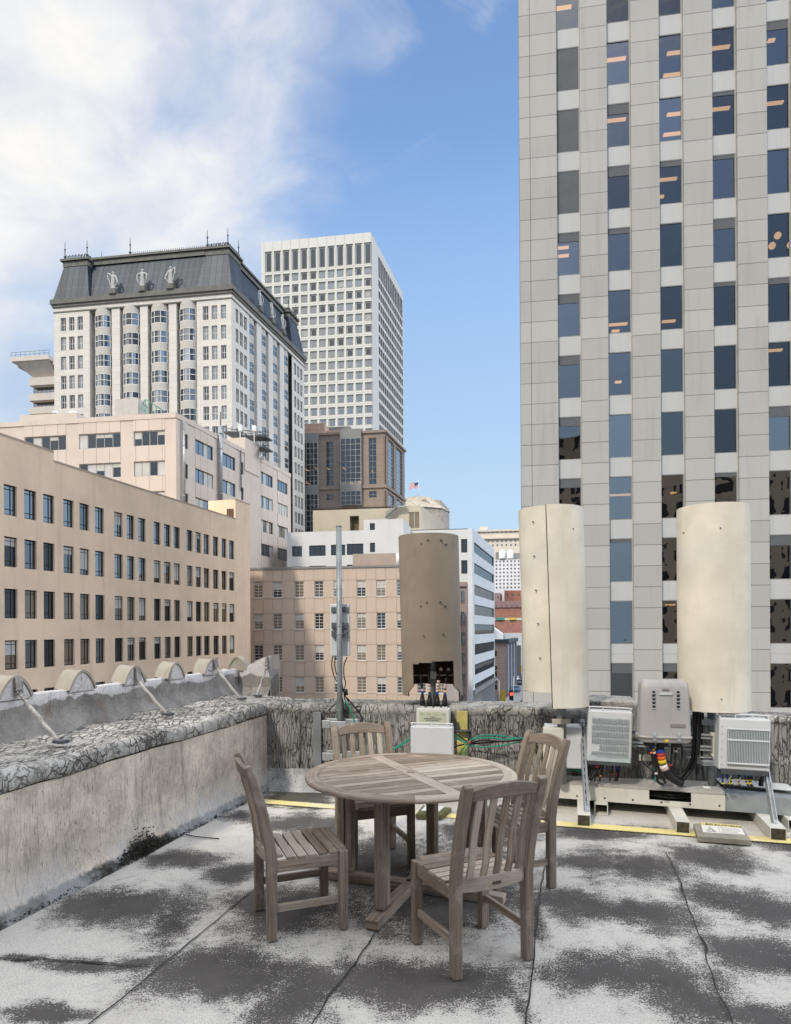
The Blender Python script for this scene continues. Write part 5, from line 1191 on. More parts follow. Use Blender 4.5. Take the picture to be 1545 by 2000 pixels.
o = mb.build('lichen', m_lich, W1, merge=False); o['kind'] = 'stuff'
# outer scalloped wall
OD = .80
W2 = empty('scalloped_parapet', 'flaking outer parapet crowned with rounded tan scallops along the left ledge', 'wall', (Pc.x-1.6, Pc.y-2, 0))
lf = Fac(0, 0, DL, org=(Pc-NL*OD)); zsc = (lf.Z(54, 1358)+lf.Z(300, 1330))/2; vce = lf.S(466, 1340)
zsc = lf.Z(200, 1340)
Bd = Vector((.975, -.222)).normalized(); NB_ = Vector((Bd.y, -Bd.x)); bo = lf.pt(vce, 0).xy
bf = Fac(0, 0, Bd, org=bo); bl = bf.S(529, 1330)
mb = MB(); ext(mb, Pc-NL*OD, DL, NL, [(.10, .86, 0, 1), (.04, .93, 0, 1.2), (0, 1.0, 0, 1), (0, zsc, 0, .6), (-.05, zsc+.01, 0, .6), (-.11, zsc, 0, .4), (-.13, zsc-.4, 0, .3), (-.13, -2.5, 0, .3)], -5.6, vce+.02, 110, .012)
ext(mb, bo, Bd, NB_, [(.10, .86, 0, 1), (.04, .93, 0, 1.2), (0, 1.0, 0, 1), (0, zsc, 0, .6), (-.05, zsc+.01, 0, .6), (-.22, zsc, 0, .4), (-.24, zsc-.4, 0, .3), (-.24, -2.5, 0, .3)], -.22, bl, 20, .012)
mb.face([bf.pt(bl, zsc), bf.pt(bl, zsc, -.24), bf.pt(bl, -2, -.24), bf.pt(bl, .8)]); mb.build('wall_face', m_ow, W2, merge=True)
def scallop(f, s, wdt, hgt, th, name='scallop', back=.13, fm=1):
    n_ = 18; fr, bk = [], []
    for i in range(n_+1):
        u = -1+2*i/n_; h_ = hgt*(1-abs(u)**1.9)**.92; fr.append(f.pt(s+u*wdt/2, zsc+h_-.005, .015)); bk.append(f.pt(s+u*wdt/2, zsc+h_+.01, -back))
    mb = MB(); mb.face([f.pt(s-wdt/2, zsc-.02, .012)]+fr+[f.pt(s+wdt/2, zsc-.02, .012)], fm); mb.face([f.pt(s-wdt/2, zsc-.05, -back)]+bk+[f.pt(s+wdt/2, zsc-.05, -back)], 0)
    mb.grid([fr, bk], 0, True)
    lip = [p+Vector((0, 0, .0)) for p in fr]; mb.sweep(lip, .022, .02, (f.n.x, f.n.y, 0), 0)
    return mb.build(name, [m_sc, m_ow], th, merge=False)
for px in (27, 158, 261, 341, 411):
    s_ = lf.S(px, 1320); scallop(lf, s_, .29, .15, W2)
s1_, s2_ = lf.S(261, 1320), lf.S(158, 1320); dsc = (s1_-s2_)
scallop(lf, lf.S(27, 1320)-dsc*1.05, .31, .165, W2); scallop(bf, bf.S(459, 1300)+.03, .24, .15, W2, back=.10, fm=0)
# tall end scallop where the outer wall stops
mb = MB(); e_ = bl; a, b = bf.pt(e_-.30, zsc-.03), bf.pt(e_, zsc+.13); prof = [(e_-.34, zsc-.02), (e_-.26, zsc+.06), (e_-.12, zsc+.13), (e_-.02, zsc+.165), (e_, zsc+.165)]
fr = [bf.pt(s_, z, .02) for s_, z in prof]; bk = [bf.pt(s_, z, -.26) for s_, z in prof]
mb.face(fr+[bf.pt(e_, .88, .02), bf.pt(e_-.34, .88, .02)], 1); mb.grid([fr, bk], 0, True); mb.face([bf.pt(e_+.0, .86, .02), bf.pt(e_, zsc+.165, .02), bf.pt(e_, zsc+.165, -.26), bf.pt(e_, .86, -.26)], 0)
mb.build('end_scallop', [m_sc, m_ow], W2, merge=False)
m_br = crack_mat('peeling_white_brace', (.36, .345, .325), (.02, .018, .016), 22, (1, 1, 1), .9, .12, .3, bump=.5)
def brace(px, py, qx, qy, z2, lab):
    s_, z = (lf if px < 470 else bf).hit(px, py); A_ = (lf if px < 470 else bf).pt(s_, z, .03); B_ = fl(qx, qy, z2)
    t_ = empty('wall_brace', lab, 'brace', B_, 'diagonal braces propping the scalloped parapet'); mb = MB()
    pts = [A_+(B_-A_)*i/8+Vector((0, 0, .006*math.sin(i*2.1))) for i in range(9)]; mb.sweep(pts, .026, .024, (0, 0, 1)); o = mb.build('strut', m_br, t_, bevel=.008)
    mb = MB(); mb.sweep([B_+Vector((-.02, 0, .01)), B_+Vector((.05, -.02, .006))], .07, .02, (DL.x, DL.y, 0)); mb.build('foot_plate', M['steel_dark'], t_)
    mb = MB(); dv = (A_-B_).normalized(); mb.sweep([A_-dv*.02, A_+Vector((0, 0, .11))], .05, .03, (DL.x, DL.y, 0)); mb.build('head_plate', m_br, t_)
brace(29, 1352, 116, 1450, .90, 'nearest white peeling diagonal brace at the left edge'); brace(263, 1328, 326, 1396, .90, 'second diagonal brace, rising to the rusty scallop'); brace(416, 1303, 470, 1366, .90, 'third diagonal brace near the far corner of the ledge'); brace(524, 1300, 501, 1360, .90, 'short far brace leaning against the end scallop')
# back wall
DBk = Vector((.9806, -.196)); NBk = Vector((DBk.y, -DBk.x)); kf = Fac(0, 0, DBk, org=Pc); s_mid = kf.S(1146, 1400); s_end = kf.S(1244, 1400)
W3 = empty('back_wall', 'dark tar-streaked cracked parapet wall across the back of the deck', 'wall', (Pc.x+2, Pc.y-.5, 0))
mb = MB(); ext(mb, Pc, DBk, NBk, [(.10, 0, 1, 1), (.03, .07, 1, 2.2), (0, .22, 0, 1), (0, .80, 0, 1)], -.02, s_mid, 110, .014)
ext(mb, Pc, DBk, NBk, [(.0, 0, 0, 1), (0, .79, 0, 1)], s_end, 6.5, 60, .014); ext(mb, Pc+NBk*.02, DBk, NBk, [(.0, 0, 0, 1), (0, .92, 0, 1)], s_mid, s_end, 20, .012)
mb.build('wall_face', [m_bw, crack_mat('pale_wall_foot', (.36, .365, .36), (.04, .04, .035), 9, (1, 1, 1), .5, .05, .7, scratch=.7)], W3, merge=True)
mb = MB(); ext(mb, Pc, DBk, NBk, [(0, .79, 0, 1), (.018, .82, 0, 1.5), (.01, .865, 0, 1.4), (-.03, .885, 0, 1.4), (-.42, .89, 0, 1.2), (-.5, .85, 0, 1), (-.5, -2.5, 0, .5)], -.55, s_mid, 120, .016)
ext(mb, Pc, DBk, NBk, [(0, .78, 0, 1), (.018, .80, 0, 1.2), (.01, .83, 0, 1.2), (-.03, .845, 0, 1.2), (-.30, .845, 0, 1.2), (-.32, .8, 0, 1), (-.32, -2.5, 0, .5)], s_end, 6.5, 60, .012)
ext(mb, Pc+NBk*.02, DBk, NBk, [(0, .91, 0, 1), (.01, .945, 0, 1.5), (-.03, .955, 0, 1.4), (-.42, .965, 0, 1.2), (-.44, .9, 0, 1)], s_mid, s_end, 20, .014)
for s_ in (s_mid, s_end): mb.face([kf.pt(s_, 0, .02), kf.pt(s_, .95, .02), kf.pt(s_, .95, -.42), kf.pt(s_, 0, -.42)])
mb.build('ledge', crack_mat('tarry_ledge', (.32, .31, .285), (.025, .024, .02), 8, (1.6, 1, 1), .9, .08, .7, bump=1.0, scratch=.72), W3, merge=True)
mb = MB(); a, b = kf.S(613, 1420), kf.S(629, 1420); kf.box(mb, a, b, .0, .80, .0, .035); mb.build('steel_strip', plain('dull_grey_steel', (.17, .18, .19), .25, 5, .6, .2, 30), W3, bevel=.004)
mb = MB(); kf.box(mb, kf.S(893, 1440), kf.S(914, 1440), .18, .84, .0, .04); mb.build('yellow_stain_strip', plain('yellow_painted_board', (.46, .40, .14), .2, 6, .8, .2, 30), W3, bevel=.004)

# ================================================================ antenna pole with panel radio
Pp = P(664, 1400, 6.50); Po = Vector((Pp.x, Pp.y, .12))
A1 = empty('antenna_pole', 'galvanised pole clamped to the back wall behind the far chair', 'pole', Po)
ztp_ = P(664, 1028, 6.5).z; gp = plain('weathered_galvanised_pipe', (.22, .245, .25), .25, 8, .5, .15, 50, .35, streak=.3)
mb = MB(); top = P(662.7, 1028, 6.5); mb.tube([Po, Vector((Po.x, Po.y, 1.2)), Vector((Po.x, Po.y, ztp_))], .0285, 20); mb.build('pole', gp, A1)
mb = MB(); mb.tube([Vector((Po.x, Po.y, ztp_-.003)), Vector((Po.x, Po.y, ztp_+.004))], .031, 20); mb.build('cap', gp, A1, bevel=.002)
for z0 in (.70, .38):
    mb = MB(); c_ = Vector((Po.x, Po.y, z0)); T3 = Vector((*DBk, 0)); N3 = Vector((*NBk, 0))
    mb.obox(c_+T3*.02-N3*.045, T3*.17, N3*.006, (0, 0, .045)); mb.obox(c_-T3*.13-N3*.0, T3*.04, N3*.05, (0, 0, .004)); mb.obox(c_-T3*.05+N3*.04, T3*.12, N3*.006, (0, 0, .03)); mb.obox(c_-T3*.13+N3*.048, T3*.04, N3*.004, (0, 0, .038))
    for dx in (-.1, .08): mb.tube([c_+T3*dx-N3*.05, c_+T3*dx+N3*.055], .006, 6)
    mb.build('wall_bracket', M['galv'], A1, bevel=.003)
A2 = empty('panel_antenna', 'slim white radio panel strapped to the back of the galvanised pole', 'antenna', Vector((Po.x, Po.y+.09, P(664, 1281, 6.6).z)))
z0, z1 = P(664, 1281, 6.6).z, P(664, 1180, 6.6).z; pc_ = Vector((Po.x, Po.y+.10, (z0+z1)/2)); wpl = plain('pale_grey_plastic', (.52, .54, .56), .06, 2, .5)
mb = MB(); mb.obox(pc_, (.098, 0, 0), (0, .035, 0), (0, 0, (z1-z0)/2)); mb.build('casing', wpl, A2, bevel=.008)
mb = MB()
for dx in (-.055, .055): mb.obox(pc_+Vector((dx, -.045, .205)), (.032, 0, 0), (0, .012, 0), (0, 0, .026))
mb.obox(pc_+Vector((0, -.045, .2)), (.03, 0, 0), (0, .01, 0), (0, 0, .02)); mb.build('top_bracket', plain('dark_grey_bracket', (.10, .115, .125), .1, 5, .5), A2, bevel=.006)
for dz_ in (.045, -.035):
    mb = MB()
    for dx in (-.055, .055): mb.obox(pc_+Vector((dx, -.06, dz_-.0)), (.026, 0, 0), (0, .028, 0), (0, 0, .030)); mb.tube([pc_+Vector((dx, -.095, dz_)), pc_+Vector((dx, -.03, dz_))], .009, 6)
    mb.build('clamp', plain('clamp_grey', (.09, .10, .11), .1, 5, .5), A2, bevel=.005)
    mb = MB(); c_ = Vector((Po.x, Po.y, pc_.z+dz_)); mb.tube([c_+Vector((-.04, 0, 0)), c_+Vector((0, -.036, 0)), c_+Vector((.04, 0, 0))], .004, 6); mb.build('u_bolt', M['galv'], A2)
def cable(name, pts, r, m, parent, n=8, k=8):
    mb = MB(); mb.tube(smooth_path(pts, k), r, n); o = mb.build(name, m, None); o.parent = parent
    if parent: o.data.transform(Matrix.Translation(-Vector(parent.location)))
    return o
for pts in ([(650, 1281), (648, 1300), (653, 1322), (663, 1340), (669, 1365), (672, 1390)], [(655, 1281), (654, 1300), (658, 1318), (667, 1332), (671, 1350), (676, 1380)], [(678, 1283), (672, 1300), (672, 1320), (675, 1335), (672, 1352), (681, 1372)]):
    cable('cable', [P(x, y, 6.6 if y < 1340 else 6.52) for x, y in pts], .0055, M['black'], A2)
mb = MB(); mb.tube([P(675, 1346, 6.5), P(676, 1358, 6.5)], .02, 8); mb.build('cable_splice', M['black'], A2)

# ================================================================ round antenna shrouds
def skinmat(name, col, pc_c):
    t = NT(name); v = t.coord(); c = t.mix(t.ramp(t.noise(v, 2.2, 5, .55), .35, .7), dk(col, .87), dk(col, 1.07)); c = t.mix(t.ramp(t.noise(t.warp(v, 2, .4), 1.7, 3), .53, .60, 0, .35), c, pc_c)
    c = t.mix(t.ramp(t.noise(t.coord(scale=(6, 6, .8)), 2, 5), .52, .75, 0, .4), c, dk(col, .72)); t.bump(t.noise(v, 3, 3), .25, .02); return t.fin(c, .55, 0, .35)
creamm = skinmat('cream_shroud_paint', (.62, .57, .47), (.57, .56, .52)); brownm = skinmat('brown_shroud_paint', (.225, .185, .14), (.25, .21, .165))
inn = plain('dark_red_lining', (.045, .014, .010), .3, 6, .7)
def shell(c, r, z0f, z1f, a0, a1, n, nz, lean=(0, 0), hole=None, thick=.012, r_top=None):
    """curved sheet; angle 0 faces the camera (-Y), positive to the right"""
    mb = MB(); zmid = (z0f(0)+z1f(0))/2
    def ptf(a, k_, rr):
        z0, z1 = z0f(a), z1f(a); z = z0+(z1-z0)*k_; wob = 1+.012*noise.noise(Vector((a*1.5, z*1.2, c[0])))
        return Vector((c[0]+math.sin(a)*rr*wob+lean[0]*(z-z0), c[1]-math.cos(a)*rr*wob+lean[1]*(z-z0), z))
    out = [[ptf(a0+(a1-a0)*i/n, j/nz, r) for i in range(n+1)] for j in range(nz+1)]; ins_ = [[ptf(a0+(a1-a0)*i/n, j/nz, r-thick) for i in range(n+1)] for j in range(nz+1)]
    sk = (lambda j, i: hole(a0+(a1-a0)*(i+.5)/n, z0f(0)+(z1f(0)-z0f(0))*(j+.5)/nz)) if hole else None
    mb.grid(out, 0, True, skip=sk); mb.grid(ins_, 1, True, skip=sk); mb.grid([out[-1], ins_[-1]], 0, False); mb.grid([out[0], ins_[0]], 0, False, skip=(lambda j, i: sk(0, i)) if sk else None)
    mb.grid([[o_[0] for o_ in out], [o_[0] for o_ in ins_]], 0, False); mb.grid([[o_[-1] for o_ in out], [o_[-1] for o_ in ins_]], 0, False)
    return mb
d1_ = 6.55; c1 = P(844.5, 1367, d1_); r1 = 58.5/F*d1_; zb1 = P(844, 1362, d1_-r1).z; zt1 = P(841, 1040, d1_-r1).z
C1 = empty('brown_antenna_shroud', 'brown cylindrical antenna shroud cut open at the bottom to show its cables', 'antenna shroud', (c1.x, c1.y, zb1))
hz = lambda y: P(844, y, d1_-r1).z
def hole1(a, z):
    x = math.sin(a)*57.5; top_ = hz(1293+max(0, -x)*.12)
    if z < top_ and -37 < x < 38 and z > hz(1340): return True
    if z <= hz(1340): return -37-min(1, (hz(1340)-z)/(hz(1340)-hz(1354)))*10 < x < 38+min(1, (hz(1340)-z)/(hz(1340)-hz(1356)))*13
    return False
shell(c1, r1, lambda a: zb1, lambda a: zt1, -math.pi*.56, math.pi*.56, 96, 110, (-.02, 0), hole1).build('shell', [brownm, inn], C1, merge=False)
shell(c1, r1-.003, lambda a: hz(1345), lambda a: zt1-.01, math.pi*.56, math.pi*1.44, 40, 10, (-.02, 0)).build('back_shell', [brownm, inn], C1, merge=False)
bolt_m = M['steel_dark']
def bolts(th, c, r, pxs, dd_, lean=0):
    for x, y in pxs:
        p = P(x, y, dd_); dx = max(-.97, min(.97, (p.x-c[0])/r)); p = Vector((c[0]+dx*r, c[1]-math.sqrt(1-dx*dx)*r, p.z)); nn = Vector((dx, -math.sqrt(1-dx*dx), 0))
        mb = MB(); mb.tube([p-nn*.01, p+nn*.012], .009, 8); mb.build('bolt', bolt_m, th)
bolts(C1, c1, r1, ((824, 1062), (836, 1055), (862, 1055), (872, 1063), (823, 1184), (834, 1177), (860, 1176), (870, 1184), (828, 1242), (866, 1239)), d1_-r1)
mb = MB(); mb.tube([(c1.x, c1.y, .3), (c1.x, c1.y, zt1-.3)], .036, 14); mb.build('inner_pole', gp, C1)
mb = MB(); zq = hz(1322); mb.tube([(c1.x-.23, c1.y-.08, zq), (c1.x+.22, c1.y-.08, zq)], .006, 6); mb.obox((c1.x, c1.y-.07, zq), (.035, 0, 0), (0, .02, 0), (0, 0, .035)); mb.build('cross_bolt', M['f_alu'], C1, bevel=.004)
pinkt, bluet = plain('pink_tape', (.62, .42, .40), .05), plain('blue_tape', (.02, .06, .30), .05); whitet = plain('white_tape', (.62, .58, .54), .05)
yelt, oret, redt = plain('yellow_tape', (.62, .46, .03), .05), plain('orange_tape', (.62, .12, .02), .05), plain('red_tape', (.45, .04, .04), .05)
cb = []
for (x0, y0, x1, y1, x2, y2, bands) in ((816, 1300, 822, 1325, 825, 1372, [(1347, pinkt), (1353, bluet)]), (838, 1297, 838, 1322, 839, 1374, [(1341, pinkt), (1345, whitet), (1350, pinkt), (1356, bluet)]), (864, 1297, 858, 1320, 854, 1374, [(1308, whitet), (1334, pinkt), (1339, whitet), (1344, pinkt), (1349, pinkt), (1354, bluet)]), (876, 1308, 871, 1330, 869, 1374, [(1310, whitet), (1336, pinkt), (1342, pinkt), (1349, pinkt), (1356, bluet)])):
    dd_ = 6.42; pth = smooth_path([P(x0, y0-14, dd_+.1), P(x0, y0, dd_+.06), P(x1, y1, dd_), P(x2, y2-20, dd_), P(x2, y2, dd_-.06)], 6)
    mb = MB(); mb.tube(pth, .0115, 10); o = mb.build('cable', M['black'], C1); 
    mb = MB(); mb.tube([P(x2, y2-16, dd_-.01), P(x2, y2-8, dd_-.03), P(x2, y2+4, dd_-.06)], [.014, .024, .027], 10); mb.build('cable_boot', M['black'], C1)
    for y, m_ in bands:
        q_ = min(pth, key=lambda p_: abs(p_.z-P(x1, y, dd_).z)); i_ = pth.index(q_); T_ = (pth[min(i_+1, len(pth)-1)]-pth[max(i_-1, 0)]).normalized()*.0115
        mb = MB(); mb.tube([q_-T_, q_+T_], .0155, 10); mb.build('tape_band', m_, C1)
# cream shroud, left of the pair
d2_ = 5.85; c2 = P(1086, 1370, d2_); r2 = 63/F*d2_; f2 = d2_-r2
z2b, z2t = P(1100, 1384, f2).z, P(1074, 984, f2).z; leanx = -(1086-1073.5-2.4)/F*d2_/(z2t-z2b); za = P(1040, 1354, f2).z
C2 = empty('cream_antenna_shroud', 'leaning cream cylindrical antenna shroud with an overlapping vertical seam and screws', 'antenna shroud', (c2.x, c2.y, z2b))
shell(c2, r2, lambda a: z2b, lambda a: z2t, -.33, math.pi*.62, 46, 14, (leanx, 0)).build('shell', [creamm, M['dark']], C2, merge=False)
shell(c2, r2-.014, lambda a: za, lambda a: z2t-.004, -math.pi*.62, -.30, 30, 14, (leanx*1.12, 0)).build('shell_panel', [creamm, M['dark']], C2, merge=False)
def seam_strip(th, c, r, a, zb, zt, lean):
    mb = MB(); nn = Vector((math.sin(a), -math.cos(a), 0)); tt = Vector((math.cos(a), math.sin(a), 0)); q = [Vector((c.x+lean*(z-zb), c.y, z))+nn*(r-.010)+tt*o for z, o in ((zb, -.007), (zb, .004), (zt, .004), (zt, -.007))]
    mb.face(q); mb.face([p-nn*.004 for p in q]); mb.build('seam_gap', M['dark'], th, merge=False)
def bolts_l(th, pts, c, r, lean, zb, dd_):
    for x, y in pts:
        p = P(x, y, dd_); cx = c[0]+lean*(p.z-zb); dx = max(-.97, min(.97, (p.x-cx)/r)); nn = Vector((dx, -math.sqrt(1-dx*dx), 0)); p = Vector((cx, c[1], p.z))+nn*r
        mb = MB(); mb.tube([p-nn*.01, p+nn*.008], .0055, 8); mb.build('screw', bolt_m, th)
seam_strip(C2, c2, r2, -.335, z2b, z2t, leanx)
bolts_l(C2, [(1044.5, 1016), (1046.5, 1084), (1050, 1152), (1054, 1218), (1057.5, 1286), (1121, 1032)], c2, r2, leanx, z2b, f2)
mb = MB(); mb.tube([(c2.x+.05, c2.y, .25), (c2.x+.05, c2.y, z2t-.5)], .04, 14); mb.build('inner_pole', gp, C2)
mb = MB(); mb.obox((c2.x+.03, c2.y-.05, P(1110, 1409, 5.8).z), (.075, 0, 0), (0, .02, 0), (0, 0, .022)); mb.obox((c2.x+.04, c2.y, z2b-.02), (.07, 0, 0), (0, .04, 0), (0, 0, .006)); mb.build('pole_clamp', plain('cream_steel', (.42, .39, .32), .1), C2, bevel=.004)
d3_ = 5.62; c3 = P(1394, 1380, d3_); r3 = 65/F*d3_; f3_ = d3_-r3; z3b, z3t = P(1394, 1393, f3_).z, P(1391, 980, f3_).z
C3 = empty('cream_antenna_shroud', 'seamless upright cream antenna shroud, the rightmost of the cylinders', 'antenna shroud', (c3.x, c3.y, z3b))
shell(c3, r3, lambda a: z3b, lambda a: z3t, -math.pi*.66, math.pi*.66, 64, 20, (-.0, 0)).build('shell', [creamm, M['dark']], C3, merge=False)
bolts_l(C3, [(1358, 1033), (1408, 1031), (1359, 1364), (1410, 1366)], c3, r3, 0, z3b, f3_)
P3 = Vector((P(1390, 1400, 5.75).x, 5.75, .12)); mb = MB(); mb.tube([P3, Vector((P3.x, P3.y, z3t-.4))], .036, 14); mb.build('pole', gp, C3)
for y in (1411, 1490):
    p = P(1388, y, 5.68); mb = MB(); mb.obox(p, (.075, 0, 0), (0, .02, 0), (0, 0, .022)); mb.obox(p+Vector((0, .09, 0)), (.075, 0, 0), (0, .01, 0), (0, 0, .022)); [mb.tube([p+Vector((dx, -.03, 0)), p+Vector((dx, .1, 0))], .006, 6) for dx in (-.06, .06)]; mb.build('pole_clamp', M['galv'], C3, bevel=.003)
# ================================================================ radio boxes and steel platform
E_ = Vector((*DBk, 0)); N_ = Vector((*NBk, 0)); Z_ = Vector((0, 0, 1))
eq = plain('white_equipment_plastic', (.50, .51, .52), .05, 2, .5); eqc = plain('cream_equipment_paint', (.56, .555, .49), .06, 2, .5)
def rbox(px0, px1, y0, y1, d):
    a, b = P(px0, (y0+y1)/2, d), P(px1, (y0+y1)/2, d); z1, z0 = P((px0+px1)/2, y0, d).z, P((px0+px1)/2, y1, d).z
    return (a+b)/2, (b.x-a.x)/2, z0, z1
def txt(s, size, loc, rot, m, parent, name='lettering', ext_=.0008, align='CENTER'):
    c = bpy.data.curves.new('t', 'FONT'); c.body = s; c.size = size; c.extrude = ext_; c.align_x = align; c.align_y = 'CENTER'
    o = bpy.data.objects.new('t', c); COL.objects.link(o); bpy.context.view_layer.update(); me = bpy.data.meshes.new_from_object(o); bpy.data.objects.remove(o)
    mt = Matrix.Translation(loc) @ rot; me.transform(Matrix.Translation(-Vector(parent.location)) @ mt); me.materials.clear(); me.materials.append(m)
    q = bpy.data.objects.new(name, me); COL.objects.link(q); q.parent = parent; return q
ROTV = Matrix.Rotation(math.atan2(DBk.y, DBk.x), 4, 'Z') @ Matrix.Rotation(R(90), 4, 'X')
# pale box with green label, behind the white panel
c, hw, z0, z1 = rbox(815, 879, 1383, 1460, 6.30)
X1 = empty('filter_box', 'small pale grey box with a green printed label under the brown shroud cables', 'equipment box', (c.x, c.y, z0))
mb = MB(); mb.obox((c.x, c.y, (z0+z1)/2), E_*hw, N_*.06, (0, 0, (z1-z0)/2)); mb.build('casing', plain('pale_box_paint', (.52, .52, .48), .06), X1, bevel=.006)
mb = MB(); mb.obox(Vector((c.x, c.y, z1-.09))+N_*.061, E_*(hw*.82), N_*.001, (0, 0, .062)); mb.build('label_plate', plain('green_label', (.40, .43, .31), .05), X1)
mb = MB()
for i in range(4): mb.obox(Vector((c.x, c.y, z1+.004))+E_*(-.11+.073*i), E_*.026, N_*.03, (0, 0, .008))
mb.build('port_flange', plain('pale_box_cap', (.45, .45, .42), .05), X1, bevel=.002)
ink = plain('black_ink', (.03, .03, .03), .1)
for i in range(4):
    for j in range(2): mb = MB(); mb.obox(Vector((c.x, c.y, z1-.048-.009*j))+E_*(-.105+.07*i)+N_*.0625, E_*.018, N_*.0004, (0, 0, .0016)); mb.build('printed_line', plain('faint_ink', (.22, .23, .18)) if i+j == 0 else bpy.data.materials['faint_ink'], X1)
for dz_, w_, h_ in ((.078, .026, .004), (.094, .085, .0042), (.106, .06, .0022), (.114, .07, .0022)):
    mb = MB(); k_ = int(w_/.007)
    for q_ in range(k_): mb.obox(Vector((c.x, c.y, z1-dz_))+E_*(-w_+2*w_*(q_+.5)/k_)+N_*.0625, E_*(w_/k_*.72), N_*.0004, (0, 0, h_))
    o = mb.build('printed_line', ink, X1)
# white radio panel with handle
c, hw, z0, z1 = rbox(803, 886, 1418, 1500, 6.02)
X2 = empty('radio_unit', 'flat white radio panel with a handle bar standing behind the table', 'radio unit', (c.x, c.y, z0))
mb = MB(); mb.obox((c.x, c.y, (z0+z1)/2), E_*hw, N_*.05, (0, 0, (z1-z0)/2)); mb.build('casing', eq, X2, bevel=.010)
mb = MB(); zt_ = z1+.028; mb.tube(smooth_path([Vector((c.x, c.y, z1-.01))+E_*(-hw+.012)+N_*.03, Vector((c.x, c.y, zt_-.008))+E_*(-hw+.012)+N_*.03, Vector((c.x, c.y, zt_))+E_*(-hw+.03)+N_*.03, Vector((c.x, c.y, zt_))+E_*(hw-.03)+N_*.03, Vector((c.x, c.y, zt_-.008))+E_*(hw-.012)+N_*.03, Vector((c.x, c.y, z1-.01))+E_*(hw-.012)+N_*.03], 6), .0065, 8)
mb.tube([Vector((c.x, c.y, z1-.01))+N_*.03, Vector((c.x, c.y, zt_))+N_*.03], .005, 8); mb.build('handle', eq, X2)
for x_ in (-.9, -.3, .3, .9):
    mb = MB(); p = Vector((c.x, c.y, z1-.014))+E_*hw*x_+N_*.05; mb.tube([p, p+N_*.003], .004, 8); mb.build('screw', M['f_grey'], X2)
for x_ in (-.93, .93):
    mb = MB(); p = Vector((c.x, c.y, z0+.20))+E_*hw*x_+N_*.05; mb.tube([p, p+N_*.003], .004, 8); mb.build('screw', M['f_grey'], X2)
mb = MB(); p = kf.pt(kf.S(905, 1420), .66, .07); mb.obox(p, E_*.06, N_*.05, (0, 0, .005)); mb.obox(p-E_*.05+Z_*.03, E_*.006, N_*.03, (0, 0, .05)); mb.obox(p+E_*.05-Z_*.03, E_*.01, N_*.03, (0, 0, .03))
t_ = empty('cable_bracket', 'bent dark metal bracket fixed on the yellow strip of the back wall', 'bracket', p); mb.build('plate', M['steel_dark'], t_, bevel=.003)
# green and black cable bundle strung along the wall
CB = empty('cable_bundle', 'looped green and black cables tied along the back wall between the boxes', 'cables', P(960, 1445, 6.1)); gm = plain('green_cable', (.01, .22, .15), .1, 5, .4)
def cz(pts, r, m, d=6.1, nm='cable'): cable(nm, [P(x, y, d) for x, y in pts], r, m, CB)
cz([(884, 1432), (905, 1448), (915, 1455), (940, 1459), (975, 1457), (1010, 1450), (1046, 1440)], .006, gm); cz([(917, 1449), (935, 1438), (965, 1436), (1000, 1440), (1045, 1448)], .006, gm, 6.08)
cz([(884, 1438), (910, 1450), (925, 1443), (960, 1441), (990, 1444), (1048, 1438)], .006, gm, 6.06); cz([(914, 1451), (905, 1462), (897, 1478), (892, 1500)], .006, gm, 6.08); cz([(918, 1451), (910, 1465), (905, 1482), (903, 1505)], .006, gm, 6.05)
cz([(884, 1428), (915, 1449), (945, 1446), (985, 1448), (1045, 1443)], .007, M['black'], 6.12); cz([(886, 1460), (900, 1455), (930, 1452), (970, 1449), (1010, 1446), (1050, 1442)], .007, M['black'], 6.12); cz([(912, 1452), (902, 1462), (895, 1482)], .006, yelt, 6.1)
cz([(768, 1463), (785, 1452), (803, 1440)], .006, gm, 6.2); cz([(766, 1466), (785, 1455), (804, 1443)], .006, gm, 6.2); cz([(674, 1368), (684, 1385), (690, 1402), (696, 1425)], .007, gm, 6.4); cz([(677, 1362), (692, 1380), (704, 1396), (712, 1425)], .007, M['black'], 6.4)
cz([(925, 1466), (950, 1470), (985, 1475), (1000, 1482)], .004, M['black'], 6.1); cz([(1030, 1430), (1060, 1470), (1110, 1490), (1160, 1500)], .008, M['black'], 6.0); cz([(1095, 1508), (1120, 1503), (1140, 1506)], .006, gm, 5.9); cz([(1108, 1490), (1118, 1500), (1138, 1510)], .006, gm, 5.9); cz([(1118, 1485), (1126, 1497), (1140, 1503)], .006, gm, 5.88)
for x, y in ((917, 1450), (1021, 1449)): mb = MB(); p = P(x, y, 6.03); mb.lathe(p, [(.001, -.014), (.013, -.006), (.013, .006), (.001, .014)], 10); mb.build('red_tie', redt, CB)
# boxy cream cabinet behind the right chair
c, hw, z0, z1 = rbox(1060, 1130, 1416, 1496, 5.95)
X3_ = empty('junction_box', 'deep white box with a cream front edge behind the chair on the right', 'equipment box', (c.x, c.y, z0))
mb = MB(); mb.obox((c.x+.02, c.y, (z0+z1)/2), E_*hw, N_*.11, (0, 0, (z1-z0)/2)); mb.build('casing', eq, X3_, bevel=.012); mb = MB(); mb.obox((c.x-.09, c.y-.10, (z0+z1)/2), E_*hw*.55, N_*.05, (0, 0, (z1-z0)/2-.002)); mb.build('front_cover', eqc, X3_, bevel=.012)
